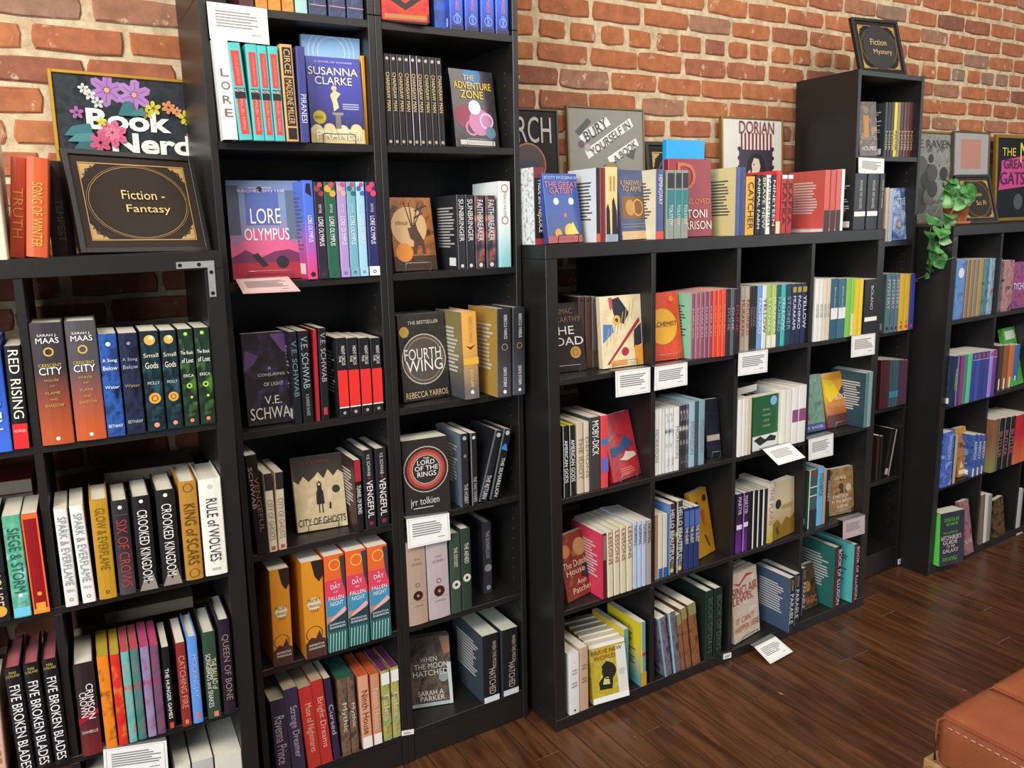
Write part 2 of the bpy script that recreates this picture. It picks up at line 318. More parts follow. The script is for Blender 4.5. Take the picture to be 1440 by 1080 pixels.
R9=(('v','TAYLOR JENKINS REID','#e89a80',.12,.42,.38,.62),('v','MALIBU RISING','#e8a690',.58,.9,.38,.62),('h','NOVEL','#e8e8e8',.47,.5,.12,.88))
R10=(('v','LORE OLYMPUS','#e8e4ee',.36,.66,.25,.75),('v','SMYTHE','#cfcad8',.23,.32,.18,.82))
R11=(('v','NIGHT CIRCUS','#d9d5d0',.1,.34,.45,.85),('v','THE','#d9d5d0',.22,.3,.2,.42))
R12=(('v','V.E. SCHWAB','#c9c5c0',.05,.32,.35,.65),('v','VENGEFUL','#eeeae4',.38,.85,.22,.8))
R13=(('p','#2c2016',((.45,1),(1,1),(1,.84),(.8,.78),(.6,.84))),('d',.5,.56,.33,'#e2cfa6'),('o',.45,.25,.4,.03,'#3a2618'),('p','#4a2b2c',((0,0),(1,0),(1,.17),(.8,.2),(.7,.28),(.5,.2),(.3,.22),(0,.16))))
R14=(('h','PRIORY','#7a6a4a',.38,.42,.2,.8),('h','ORANGE','#7a6a4a',.44,.47,.2,.8),('h','TREE','#8a6a3a',.49,.52,.3,.7),('h','SAMANTHA','#e3d6ba',.85,.875,.15,.9),('h','SHANNON','#e3d6ba',.885,.91,.15,.9))
R15=(('r',0,.55,1,.75,'#d5405c'),('o',.5,.9,.3,.06,'#e8b04a'),('p','#3a3a44',((.75,.98),(1,.98),(1,.6),(.85,.72))),('r',0,.38,1,.55,'#3f8cae'),('p','#e8a8a0',((.1,.33),(.9,.45),(1,.42),(.5,.3))),('p','#243f48',((0,.3),(1,.4),(1,.22),(0,.22))),('r',0,0,1,.22,'#2c5a58'),('p','#a8d6cc',((.05,0),(.08,0),(.15000000000000002,.19),(.11,.2))),('p','#a8d6cc',((.2,0),(.23,0),(.30000000000000004,.19),(.26,.2))),('p','#a8d6cc',((.35,0),(.38,0),(.44999999999999996,.19),(.41,.2))),('p','#a8d6cc',((.5,0),(.53,0),(.6,.19),(.56,.2))),('p','#a8d6cc',((.65,0),(.68,0),(.75,.19),(.71,.2))),('p','#a8d6cc',((.8,0),(.8300000000000001,0),(.9,.19),(.8600000000000001,.2))))
R16=(('h','A','#f0e8e0',.27,.29,.45,.55),('h','DAY','#f3ece4',.3,.345,.25,.75),('h','OF','#f3ece4',.37,.385,.4,.6),('h','FALLEN','#f3ece4',.42,.46,.12,.88),('h','NIGHT','#f3ece4',.475,.52,.2,.85),('h','SAMANTHA','#e8e8e8',.7,.72,.1,.9),('h','SHANNON','#e8e8e8',.73,.755,.1,.9))
R17=(('v','BLOODMARKED','#e07a8a',.45,.75,.18,.82),('v','DEONN','#a0b8ff',.78,.9,.18,.82))
R18=(('d',.5,.95,.25,'#b9a8a8'),('d',.5,.04,.25,'#a89880'),('r',0,0,.1,1,'#c9b8d0'))
R19=(('v','REBECCA YARROS','#d8d6d2',.07,.34,.3,.8),('v','ONYX STORM','#efece8',.66,.88,.15,.85))
R20=(('d',.5,.35,.25,'#3a1c1a'),('d',.5,.35,.07,'#b08a6a'),('o',.5,.48,.12,.04,'#8a5a52'),('r',.08,.28,.92,.283,'#8a6a62'))
R21=(('h','THE','#9a6a62',.2,.22,.35,.65),('h','ILIAD','#9a6a62',.25,.28,.25,.75),('h','HOMER','#94706a',.76,.78,.25,.75))
R22=(('v','WHEN THE MOON','#b8aa98',.1,.5,.5,.9),('v','HATCHED','#b8aa98',.5,.88,.3,.8))
R23=(('h','I','#3a3438',.13,.15,.45,.55),('h','THIS','#5a5458',.26,.29,.25,.75),('h','NOT','#5a3a3c',.31,.34,.25,.75),('h','BOOK','#3a3438',.47,.5,.25,.75),('h','HAPPY','#3a3438',.52,.55,.2,.8))
R24=(('v','OCTAVIA','#d8a050',.04,.24,.2,.9),('v','PARABLE','#d8d8d4',.3,.85,.18,.82))
R25=(('p','#b08a4a',((.07,.09),(.2,.09),(.17,.125),(.11000000000000001,.15),(.1,.22),(.07,.26))),('d',.12000000000000001,.16,.014,'#241f1a'),('d',.16,.12,.01,'#241f1a'),('d',.092,.21,.01,'#241f1a'),('p','#b08a4a',((.07,.91),(.2,.91),(.17,.875),(.11000000000000001,.8500000000000001),(.1,.78),(.07,.74))),('d',.12000000000000001,.8400000000000001,.014,'#241f1a'),('d',.16,.88,.01,'#241f1a'),('d',.092,.79,.01,'#241f1a'),('p','#b08a4a',((.93,.09),(.8,.09),(.8300000000000001,.125),(.89,.15),(.9,.22),(.93,.26))),('d',.88,.16,.014,'#241f1a'),('d',.8400000000000001,.12,.01,'#241f1a'),('d',.908,.21,.01,'#241f1a'),('p','#b08a4a',((.93,.91),(.8,.91),(.8300000000000001,.875),(.89,.8500000000000001),(.9,.78),(.93,.74))),('d',.88,.8400000000000001,.014,'#241f1a'),('d',.8400000000000001,.88,.01,'#241f1a'),('d',.908,.79,.01,'#241f1a'),('r',.06,.075,.94,.085,'#b08a4a'),('r',.06,.915,.94,.925,'#b08a4a'),('r',.06,.075,.067,.925,'#b08a4a'),('r',.933,.075,.94,.925,'#b08a4a'),('e',.5,.5,.41,.4,.004,'#b08a4a'),('e',.5,.5,.425,.415,.002,'#b08a4a'))
DATA=[
('S','L',(-.4835,-.005,1.091),.0584,.2269,.15,.0,'blue spine with pale lettering, leftmost, row one, left cube unit','g:#2b55b8:#3f6ad0',(('v','GOLDEN','#c8d2ee',.25,.8,.18,.82),),(),(),'#e6dfce',1, None),
('S','L',(-.4233,-.005,1.091),.0276,.2081,.135,.0183,'black and red spine, second from left, row one, left cube unit','#1b1a1c',(('v','RED RISING','#e8ddc8',.04,.7,.2,.85),('h','HOWLER','#f3c9c2',.8,.84,.12,.88)),((0,.25,'#d6262a'),),(),'#e6dfce',0, None),
('S','L',(-.3736,-.005,1.091),.0579,.2488,.155,.0,'thick charcoal spine fading to orange, third from left, row one, left cube unit','g:#3a3236:#b4512a', R0,(),(('o',.5,.765,.16,.05,'#c9a94a'),('d',.5,.05,.07,'#e8ddd0')),'#e6dfce',1, None),
('S','L',(-.3123,-.005,1.091),.056,.2478,.155,.0,'thick grey spine fading to orange, fourth from left, row one, left cube unit','g:#4e484c:#bd562a', R0,(),(('o',.5,.765,.16,.05,'#c9a94a'),('d',.5,.05,.07,'#e8ddd0')),'#e6dfce',1, None),
('S','L',(-.2547,-.005,1.091),.0342,.2167,.135,.0,'bright blue spine with white lettering, fifth from left, row one, left cube unit','n:#1d3766:#2b57a5:#131a30',(('h','A Song','#e8ecf4',.24,.28,.1,.9),('h','Below','#e8ecf4',.31,.35,.1,.9),('h','Water','#dfe6f2',.5,.53,.1,.9),('h','BETHANY','#dfe6f2',.88,.91,.1,.9)),(),(('d',.5,.9,.14,'#bcd2ff'),),'#e6dfce',0, None),
('S','L',(-.2177,-.005,1.091),.0363,.2147,.135,.0,'dark navy spine with small moon, sixth from left, row one, left cube unit','n:#15182a:#232a44:#0f1220',(('h','A Song','#9ba4bd',.24,.28,.1,.9),('h','Below','#9ba4bd',.31,.35,.1,.9),('h','Water','#a38c6a',.5,.53,.1,.9),('h','BETHANY','#b9b9b9',.86,.89,.1,.9)),(),(('d',.5,.9,.1,'#7d86a6'),),'#e6dfce',0, None),
('S','L',(-.1773,-.005,1.091),.0364,.2154,.135,.0,'dark green spine with bright coin discs, seventh from left, row one, left cube unit','n:#17323a:#0f1c20:#24505a', R2,(), R1,'#e6dfce',0, None),
('S','L',(-.138,-.005,1.091),.0315,.2134,.135,.0,'black green spine with gold coin discs, eighth from left, row one, left cube unit','n:#17323a:#0f1c20:#24505a', R2,(), R1,'#e6dfce',0, None),
('S','L',(-.1029,-.005,1.091),.0299,.2132,.135,.0,'dark moss spine with green stars, ninth from left, row one, left cube unit','n:#203826:#13201a:#4a7032', R4,(), R3,'#e6dfce',0, None),
('S','L',(-.0701,-.005,1.091),.0311,.2134,.135,.0,'bright moss spine with green stars, rightmost, row one, left cube unit','n:#203826:#13201a:#4a7032', R4,(), R3,'#e6dfce',0, None),
('S','L',(-.5045,-.01,.74),.0395,.224,.135,.0,'black spine with gold flourish, leftmost, row two, left cube unit','n:#1a1820:#25202a:#0f0f14',(('v','HOUSE','#c8b48a',.5,.85,.18,.82),),(),(('d',.6,.1,.3,'#e0a23a'),),'#e6dfce',0, None),
('S','L',(-.4594,-.01,.74),.0322,.219,.135,.0011,'mint green spine, second from left, row two, left cube unit','n:#69b391:#4f9a7c:#8fd0c8',(('v','SIEGE & STORM','#245848',.12,.75,.18,.82),),(),(('d',.5,.22,.12,'#e8f2ec'),('r',.05,.01,.95,.1,'#6fc3e0')),'#e6dfce',0, None),
('S','L',(-.424,-.01,.74),.029,.2167,.135,-.0107,'crimson spine with orange flames, third from left, row two, left cube unit','#8f1219',(),(),(('r',0,0,.1,1,'#e8642a'),('r',.9,0,1,1,'#ee6a2c'),('r',0,.95,1,1,'#e8642a'),('r',0,0,1,.05,'#f0842e'),('d',.5,.2,.15,'#e79a35'),('r',.2,.02,.8,.11,'#f09a2c')),'#e6dfce',0, None),
('S','L',(-.3662,-.01,.74),.0243,.2156,.135,-.0109,'white spine with grey lettering, fourth from left, row two, left cube unit','#e2ded6', R5,(),(('o',.5,.07,.16,.06,'#77777a'),),'#e6dfce',0, None),
('S','L',(-.3342,-.01,.74),.0254,.2173,.135,-.0268,'second white spine with grey lettering, fifth from left, row two, left cube unit','#e6e2da', R5,(),(('o',.5,.07,.16,.06,'#77777a'),),'#e6dfce',0, None),
('S','L',(-.3028,-.01,.74),.0346,.222,.135,.0,'mustard yellow spine, sixth from left, row two, left cube unit','#b98a24',(('v','GLOW & EVERFLAME','#7c5a14',.08,.7,.18,.82),),(),(('o',.5,.07,.12,.06,'#5d4412'),),'#e6dfce',1, None),
('S','L',(-.2629,-.01,.74),.0326,.2123,.15,.0,'charcoal spine with red lettering, seventh from left, row two, left cube unit','g:#2c2a2c:#454042',(('v','SIX OF CROWS','#a83a3c',.2,.92,.18,.82),),(),(('d',.5,.93,.13,'#e9e4dc'),('r',.05,.85,.95,.853,'#77706a')),'#e6dfce',1, None),
('S','L',(-.2234,-.01,.74),.0368,.2137,.15,.0,'black spine with white lettering, eighth from left, row two, left cube unit','#1f1c1d',(('v','CROOKED KINGDOM','#e2ded6',.14,.9,.18,.82),),(), R6,'#e6dfce',1, None),
('S','L',(-.176,-.01,.74),.0393,.2187,.15,.0,'wider black spine with white lettering, ninth from left, row two, left cube unit','#1f1c1d',(('v','CROOKED KINGDOM','#e2ded6',.14,.9,.18,.82),),(), R6,'#e6dfce',1, None),
('S','L',(-.1288,-.01,.74),.0373,.2289,.155,.0,'gold spine with brown lettering, tenth from left, row two, left cube unit','#b07f2e',(('v','KING of SCARS','#5a3d12',.22,.84,.18,.82),),(),(('o',.5,.07,.3,.05,'#70501c'),('o',.5,.94,.28,.05,'#70501c')),'#e6dfce',1, None),
('S','L',(-.087,-.01,.74),.048,.2277,.155,-.0035,'thick white spine with black lettering, rightmost, row two, left cube unit','#e9e4d6',(('v','RULE of WOLVES','#26262a',.2,.85,.18,.82),),(),(('d',.5,.92,.12,'#c9c3b2'),('r',.3,.07,.7,.075,'#555558'),('r',.3,.055,.7,.06,'#555558')),'#e6dfce',1, None),
('S','L',(-.5474,-.01,.389),.0398,.2099,.135,.0209,'pale peach spine, leftmost, row three, left cube unit','#d9ac94',(('v','PRINCE','#a87a60',.3,.8,.18,.82),),(),(),'#e6dfce',0, None),
('S','L',(-.4861,-.01,.389),.0295,.2467,.15,-.0141,'black spine over mottled pink pages, second from left, row three, left cube unit','#1c171b', R7,(),(),'n:#b06a6c:#8c3f4a:#d49a98',1, None),
('S','L',(-.4527,-.01,.389),.0288,.2458,.15,-.0143,'black spine with pink page edges, third from left, row three, left cube unit','#1c171b', R7,(),(),'n:#b06a6c:#8c3f4a:#d49a98',1, None),
('S','L',(-.4199,-.01,.389),.0279,.2448,.15,-.009,'black spine beside the divider, fourth from left, row three, left cube unit','#1c171b', R7,(),(),'n:#b06a6c:#8c3f4a:#d49a98',1, None),
('S','L',(-.3679,-.01,.389),.0398,.217,.15,.0037,'dark maroon spine with red glow, fifth from left, row three, left cube unit','g:#2c2023:#6d2326',(('v','CRIMSON','#f0e8e2',.22,.6,.5,.85),('v','CROWN','#f0e8e2',.3,.57,.15,.5),('h','DANIELLE','#d9d2cc',.72,.75,.12,.88)),(),(('p','#a0192a',((0,.35),(1,.45),(1,.5),(0,.42))),),'#e6dfce',1, None),
('S','L',(-.3211,-.01,.389),.0228,.2213,.135,.0,'bright orange floral spine, sixth from left, row three, left cube unit','n:#e57f1c:#e57f1c:#47421c',(),(),(),'n:#b5a12e:#8f8a30:#c9b83c',0, None),
('S','L',(-.2954,-.01,.389),.0187,.2185,.135,.0,'scarlet floral spine, seventh from left, row three, left cube unit','n:#c92620:#d83422:#e0862a',(),(),(),'n:#b5a12e:#a3952e:#c9b83c',0, None),
('S','L',(-.2745,-.01,.389),.0167,.219,.135,.0,'light teal floral spine, eighth from left, row three, left cube unit','n:#5fa49c:#72b2a8:#c0402f',(),(),(),'n:#b0484e:#b84a50:#8f3a40',0, None),
('S','L',(-.2556,-.01,.389),.0169,.2184,.135,.0,'dull teal floral spine, ninth from left, row three, left cube unit','n:#3f6f6b:#4c7d76:#a8383a',(),(),(),'n:#b0484e:#b84a50:#8f3a40',0, None),
('S','L',(-.2357,-.01,.389),.0178,.2193,.135,.0,'lilac floral spine, tenth from left, row three, left cube unit','n:#9a88a6:#8c7a9c:#a3285a',(),(),(),'n:#a83660:#b84a70:#8f3a50',0, None),
('S','L',(-.2157,-.01,.389),.0173,.2168,.135,.0,'mauve floral spine, eleventh from left, row three, left cube unit','n:#63435a:#70506a:#a02a4e',(),(),(),'n:#a83660:#b84a70:#8f3a50',0, None),
('S','L',(-.1931,-.01,.389),.0159,.2066,.135,.0,'black spine with white capitals, twelfth from left, row three, left cube unit','#18181a',(('v','THE HUNGER GAMES','#e9e6e0',.25,.85,.2,.7),),(),(('r',.25,.03,.75,.1,'#d5462e'),),'#e6dfce',0, None),
('S','L',(-.1634,-.01,.389),.02,.2083,.135,.0,'dark red spine, thirteenth from left, row three, left cube unit','#8a2f28',(('v','CATCHING FIRE','#d88a72',.15,.78,.18,.82),),(),(('r',.35,.03,.7,.08,'#e07a5c'),),'#e6dfce',0, None),
('S','L',(-.1392,-.01,.389),.0215,.2151,.135,.0,'sky blue spine, fourteenth from left, row three, left cube unit','#5b8fd6',(('v','MOCKINGJAY','#9db6dc',.2,.7,.18,.82),),(),(('r',.35,.05,.7,.12,'#e0674e'),),'#e6dfce',1, None),
('S','L',(-.1066,-.01,.389),.0288,.2163,.15,.0,'dark green spine, fifteenth from left, row three, left cube unit','#2f4636',(('v','THE BALLAD of','#d9cf9a',.3,.66,.5,.9),('v','SONGBIRDS and SNAKES','#dad6c2',.24,.86,.12,.5)),(),(('r',.45,.02,.8,.08,'#d9786a'),),'#e6dfce',1, None),
('S','L',(-.0708,-.01,.389),.0259,.2379,.15,.0,'plum black spine, rightmost, row three, left cube unit','#241a26',(('v','QUEEN OF BONE','#8c7a6a',.15,.85,.18,.82),),(),(),'#e6dfce',1, None),
('S','L',(-.367,.0,.038),.0406,.2954,.17,.0,'cream paperback under the white card, leftmost, row four, left cube unit','#cfc6b4',(),(),(),'#e6dfce',0, None),
('S','L',(-.3236,.0,.038),.0386,.2848,.17,.0,'brown paperback under the card, second from left, row four, left cube unit','#6f5a48',(),(),(),'#e6dfce',0, None),
('S','L',(-.2821,.0,.038),.0454,.2787,.17,.0,'grey paperback under the card, third from left, row four, left cube unit','#8a8a88',(),(),(),'#e6dfce',0, None),
('S','L',(-.1872,.0,.038),.0337,.2478,.17,.0,'white paperback with thick page block, fourth from left, row four, left cube unit','#d9d5cb',(),(),(),'#e6dfce',0, None),
('S','L',(-.1504,.0,.038),.047,.2461,.17,.0,'pale grey paperback, fifth from left, row four, left cube unit','#b9b6b0',(),(),(),'#e6dfce',0, None),
('S','L',(-.1002,.0,.038),.0612,.2413,.17,.0,'wide cream paperback, rightmost, row four, left cube unit','#d8d2c4',(),(),(),'#e6dfce',0, None),
('S','L',(-.4395,.0,1.466),.0452,.236,.2,.0,'cream jacketed book at picture edge, leftmost, top of left cube unit','#d7d0b8',(),(),(),'#e6dfce',1, None),
('S','L',(-.3949,.05,1.466),.0268,.195,.16,.1106,'orange red spine, second from left, top of left cube unit','#b8492a',(('v','TRUTH','#c98a3a',.3,.8,.18,.82),),(),(),'#e6dfce',1, None),
('S','L',(-.3655,.02,1.466),.0379,.1925,.16,.1022,'broad orange spine with gold lettering, third from left, top of left cube unit','#c4552a',(('v','SONG OF WINTER','#e0a648',.25,.9,.18,.82),),(),(),'#e6dfce',1, None),
('S','L',(-.3233,.17,1.466),.0462,.1987,.15,.0,'dark brown spine, rightmost, top of left cube unit','#241e1a',(('v','TEMPEST','#6a5a40',.4,.85,.35,.65),),(),(),'#e6dfce',1, None),
('H','L',(-.57,.14,.965),.16,.15,.03,0,'dark red book lying flat, on back of left cube unit','#5c1416','#857a68'),
('H','L',(-.58,.15,.932),.17,.15,.03,0,'second dark red book lying flat, on back of left cube unit','#6e1c18','#857a68'),
('H','L',(-.27,.2,.932),.2,.14,.028,0,'black book lying behind white spines, on back of left cube unit','#2b2a2c','#857a68'),
('H','L',(-.3,.2,.585),.2,.15,.03,0,'tan book lying behind maroon spines, on back of left cube unit','#5a5244','#857a68'),
('S','B',(-.3156,.01,2.018),.0327,.1245,.135,.0,'dark maroon spine, leftmost, top shelf, left tall bookcase','#4a1d22',(),(),(),'#e6dfce',0, None),
('S','B',(-.2797,.01,2.018),.027,.1221,.135,.0,'amber orange spine, second from left, top shelf, left tall bookcase','n:#d98a2c:#c9702a:#e8b04a',(),(),(),'#e6dfce',0, None),
('S','B',(-.2511,.01,2.018),.029,.1259,.135,.0,'golden orange spine, third from left, top shelf, left tall bookcase','n:#d9902c:#c9782a:#e8b85a',(),(),(),'#e6dfce',0, None),
('S','B',(-.2196,.01,2.018),.0271,.1301,.135,.0,'tan orange spine, fourth from left, top shelf, left tall bookcase','n:#cf8f3c:#b9702a:#e8b85a',(),(),(),'#e6dfce',0, None),
('S','B',(-.1893,.01,2.018),.0284,.1416,.135,.0,'pale teal spine, fifth from left, top shelf, left tall bookcase','#9cc0b8',(),(),(),'#e6dfce',0, None),
('S','B',(-.1575,.01,2.018),.0426,.1759,.135,.0,'navy spine with pink band, sixth from left, top shelf, left tall bookcase','n:#3a4468:#2c3452:#5a6288',(),((.12,.135,'#c98a9a'),),(),'#e6dfce',0, None),
('S','B',(-.1098,.01,2.018),.0419,.1827,.135,.0,'blue grey spine with pink band, seventh from left, top shelf, left tall bookcase','n:#3a4468:#2c3452:#5a6288',(),((.12,.135,'#c98a9a'),),(),'#e6dfce',0, None),
('S','B',(-.0643,.01,2.018),.0411,.1892,.135,.0,'slate spine with pink band, rightmost, top shelf, left tall bookcase','n:#3a4468:#2c3452:#5a6288',(),((.12,.135,'#c98a9a'),),(),'#e6dfce',0, None),
('S','B',(-.3804,-.0245,1.728),.032,.2121,.135,-.0311,'white spine with grey capitals, leftmost, second shelf, left tall bookcase','#e9e6df',(('h','L','#6f5a50',.29,.37,.25,.8),('h','O','#6f5a50',.42,.5,.2,.8),('h','R','#6f5a50',.56,.64,.2,.8),('h','E','#6f5a50',.69,.77,.25,.8)),(),(),'#e6dfce',1, None),
('S','B',(-.3457,-.0245,1.728),.0294,.2059,.135,-.0623,'turquoise spine with red panel, second from left, second shelf, left tall bookcase','#4fb5b2', R9,(), R8,'#e6dfce',0, None),
('S','B',(-.3142,-.0245,1.728),.0249,.2058,.135,-.0188,'narrower turquoise spine with red panel, third from left, second shelf, left tall bookcase','#4fb5b2', R9,(), R8,'#e6dfce',0, None),
('S','B',(-.2887,-.0245,1.728),.022,.2047,.135,-.0228,'shaded turquoise spine with red panel, fourth from left, second shelf, left tall bookcase','#4fb5b2', R9,(), R8,'#e6dfce',0, None),
('S','B',(-.2655,-.0245,1.728),.0232,.2051,.135,-.0212,'light turquoise spine with red panel, fifth from left, second shelf, left tall bookcase','#4fb5b2', R9,(), R8,'#e6dfce',0, None),
('S','B',(-.2393,-.0245,1.728),.0287,.2118,.135,-.0139,'tan spine with black panels, sixth from left, second shelf, left tall bookcase','#c99a62',(('v','CIRCE','#d6a870',.05,.3,.25,.75),('v','MADELINE MILLER','#d6a870',.36,.82,.25,.75)),(),(('r',.15,.68,.85,.97,'#1b1815'),('r',.15,.16,.85,.66,'#1b1815'),('r',.15,.02,.85,.14,'#1b1815')),'#e6dfce',0, None),
('S','B',(-.206,-.0245,1.728),.0206,.2101,.15,.0048,'violet blue spine, seventh from left, second shelf, left tall bookcase','#3b3f7c',(('v','PIRANESI','#c9cce0',.5,.8,.18,.82),),(),(),'#e6dfce',0, None),
('F','B',(-.0997,.0206,1.728),-.0963,.0854,.1318,.2023,.02,'violet cover with white capitals, eighth from left, second shelf, left tall bookcase','g:#3d3f9e:#26264c',(('r',0,0,1,.17,'#c2ae7c'),('d',.12,.15,.1,'#d8c89a'),('d',.35,.16,.11,'#d0bd8a'),('d',.6,.15,.1,'#d8c89a'),('d',.85,.16,.11,'#d0bd8a'),('d',.18,.3,.12,'#b9a92e'),('r',.47,.17,.57,.33,'#6f6a66'),('r',.42,.33,.62,.36,'#8a8480'),('p','#d9c58a',((.45,.37),(.55,.42),(.52,.52),(.6,.58),(.48,.62),(.4,.56),(.44,.47))),('d',.48,.64,.05,'#d9b98a'),('l',.62,.4,.93,.48,3,'#a8a8c6')),(('SUSANNA','#f1eee6',.03,.79,.94,.88),('CLARKE','#f1eee6',.14,.68,.82,.77),('PIRANESI','#f3ead0',.1,.04,.9,.15),('A NOVEL OF WONDER','#c9c6e0',.15,.93,.85,.95),('PRIZE','#5a5210',.1,.28,.24,.31)), None, 'black','#e6dfce',0),
('S','B',(-.028,.0305,1.728),.0095,.2128,.135,.0,'yellow spine behind the violet cover, rightmost, second shelf, left tall bookcase','#d69a2c',(),(),(),'#e6dfce',0, None),
('F','B',(-.0915,.0819,1.728),-.0934,-.1069,.1425,.2547,.022,'pale blue cover with white rings, alone, behind violet cover, left tall bookcase','#8fb6dc',(('o',.5,.86,.4,.01,'#d6e6f6'),('o',.5,.86,.32,.01,'#d6e6f6'),('o',.5,.86,.24,.01,'#d6e6f6')),(), None, None, '#e6dfce',0),
('F','B',(-.278,.0721,1.407),-.1688,.1092,.1705,.2386,.03,'pink and blue illustrated cover, leftmost, third shelf, left tall bookcase','g:#7c8fb4:#c9405e',(('r',0,.45,.16,.95,'#515468'),('r',.8,.4,1,.9,'#5d6a80'),('r',.24,.55,.7,.92,'#4f62a6'),('r',.3,.92,.62,.93,'#c8c0d8'),('p','#d35a86',((0,.36),(.12,.33),(.22,.44),(.3,.5),(.75,.5),(.85,.36),(1,.34),(1,.18),(0,.18))),('r',0,0,1,.19,'#a82438'),('p','#6d2a52',((0,.22),(.2,.3),(.4,.22),(.6,.28),(.8,.3),(1,.24),(1,.17),(0,.17))),('p','#1d1a24',((.28,.24),(.36,.27),(.5,.14),(.42,.12))),('d',.7,.17,.09,'#1d1a24'),('d',.45,.91,.04,'#1d1a24')),(('RACHEL SMYTHE','#e8d8e8',.15,.88,.8,.91),('LORE','#f2e9ee',.3,.56,.72,.72),('OLYMPUS','#f2e9ee',.2,.37,.82,.54)), None, 'chrome','#e6dfce',0),
('S','B',(-.2037,-.0022,1.407),.0249,.2344,.16,.0,'pink spine with blue top, second from left, third shelf, left tall bookcase','g:#4b6bd2:#d0447e',(('v','LORE OLYMPUS','#f0e8f0',.35,.62,.18,.82),),(),(('d',.5,.05,.25,'#2a1a24'),('p','#1d1b30',((.2,.88),(.8,.84),(.7,.97),(.3,.97)))),'#e6dfce',0, None),
('S','B',(-.1772,-.0022,1.407),.0243,.2311,.16,.0,'dark brown spine with floral top, third from left, third shelf, left tall bookcase','#2c2230', R10,(),(('d',.3,.93,.3,'#8c3a3a'),('d',.7,.88,.28,'#8c3a3a'),('d',.6,.97,.25,'#b8485a'),('r',0,0,1,.1,'#2c2230'),('o',.5,.045,.17,.08,'#3a3a4a')),'#e6dfce',0, None),
('S','B',(-.1521,-.0022,1.407),.0292,.2311,.16,.0,'emerald spine with yellow top, fourth from left, third shelf, left tall bookcase','#285a44', R10,(),(('d',.3,.93,.3,'#c9a02c'),('d',.7,.88,.28,'#c9a02c'),('d',.6,.97,.25,'#b8485a'),('r',0,0,1,.1,'#285a44'),('o',.5,.045,.17,.08,'#3a3a4a')),'#e6dfce',0, None),
('S','B',(-.1202,-.0022,1.407),.0232,.2311,.16,.0,'lilac spine with peach top, fifth from left, third shelf, left tall bookcase','#a88ac0', R10,(),(('d',.3,.93,.3,'#e0a08a'),('d',.7,.88,.28,'#e0a08a'),('d',.6,.97,.25,'#b8485a'),('r',0,0,1,.1,'#a88ac0'),('o',.5,.045,.17,.08,'#3a3a4a')),'#e6dfce',0, None),
('S','B',(-.0953,-.0022,1.407),.0225,.231,.16,.0,'blue green spine with white wedge, sixth from left, third shelf, left tall bookcase','#6fa6b4', R10,(),(('d',.3,.93,.3,'#2e6078'),('d',.7,.88,.28,'#2e6078'),('d',.6,.97,.25,'#b8485a'),('r',0,0,1,.1,'#6fa6b4'),('o',.5,.045,.17,.08,'#3a3a4a')),'#e6dfce',0, None),
('S','B',(-.071,-.0022,1.407),.0218,.231,.16,.0,'pale sky spine with rosy top, seventh from left, third shelf, left tall bookcase','#9cc6e4', R10,(),(('d',.3,.93,.3,'#4a5aa0'),('d',.7,.88,.28,'#4a5aa0'),('d',.6,.97,.25,'#b8485a'),('r',0,0,1,.1,'#9cc6e4'),('o',.5,.045,.17,.08,'#3a3a4a')),'#e6dfce',0, None),
('S','B',(-.0464,-.0022,1.407),.0279,.231,.16,.0,'navy spine with white foot, rightmost, third shelf, left tall bookcase','#2b2a5c', R10,(),(('d',.3,.93,.3,'#d23a6a'),('d',.7,.88,.28,'#d23a6a'),('d',.6,.97,.25,'#b8485a'),('r',0,0,1,.1,'#e8e6ee'),('o',.5,.045,.17,.08,'#3a3a4a')),'#e6dfce',0, None),
('F','B',(-.3021,.0401,1.05),-.028,.043,.125,.2288,.035,'dark brown violet cover, leftmost, fourth shelf, left tall bookcase','n:#2c2224:#30262a:#4a3560',(('p','#6a4a80',((.55,.98),(.98,.98),(.98,.7),(.75,.8))),('p','#5a4070',((.02,.6),(.2,.66),(.3,.75),(.05,.82)))),(('A','#c9c2bc',.46,.6,.52,.63),('CONJURING','#c9c2bc',.26,.52,.78,.56),('OF LIGHT','#c9c2bc',.36,.42,.74,.46),('V.E.','#d6cec6',.35,.22,.68,.31),('SCHWAB','#d6cec6',.06,.06,.95,.19)), None, None, '#e6dfce',0),
('S','B',(-.2597,.005,1.05),.0197,.2327,.135,.0,'narrow black spine with teal lettering, second from left, fourth shelf, left tall bookcase','#191a1e',(('v','V.E. SCHWAB','#5f8488',.1,.7,.18,.82),),(),(),'#e6dfce',0, None),
('S','B',(-.2373,.005,1.05),.0263,.2323,.135,.0,'black spine with grey green lettering, third from left, fourth shelf, left tall bookcase','#17181b',(('v','V.E. SCHWAB','#8aa0a0',.06,.62,.18,.82),('v','A DARKER SHADE','#9a9a9a',.68,.92,.3,.7)),(),(),'#e6dfce',0, None),
('S','B',(-.2036,.005,1.05),.0092,.2323,.135,.0188,'thin red leaning spine, fourth from left, fourth shelf, left tall bookcase','#a3222c',(),(),(),'#e6dfce',0, None),
('S','B',(-.1907,.005,1.05),.0204,.2347,.135,.018,'black spine with small red badge, fifth from left, fourth shelf, left tall bookcase','#19181b',(('v','V.E. SCHWAB','#a09a9c',.05,.58,.18,.82),),(),(('r',.25,.06,.75,.14,'#b52a44'),),'#e6dfce',0, None),
('S','B',(-.1457,.0,1.05),.0275,.2062,.15,.0,'black and scarlet spine with white edge, sixth from left, fourth shelf, left tall bookcase','#1b1a1d', R11,((.14,.6,'#dc2c28'),(.12,.14,'#e8e2da')),(('d',.5,.06,.15,'#9a9a9a'),),'#e6dfce',0,'#1c2024'),
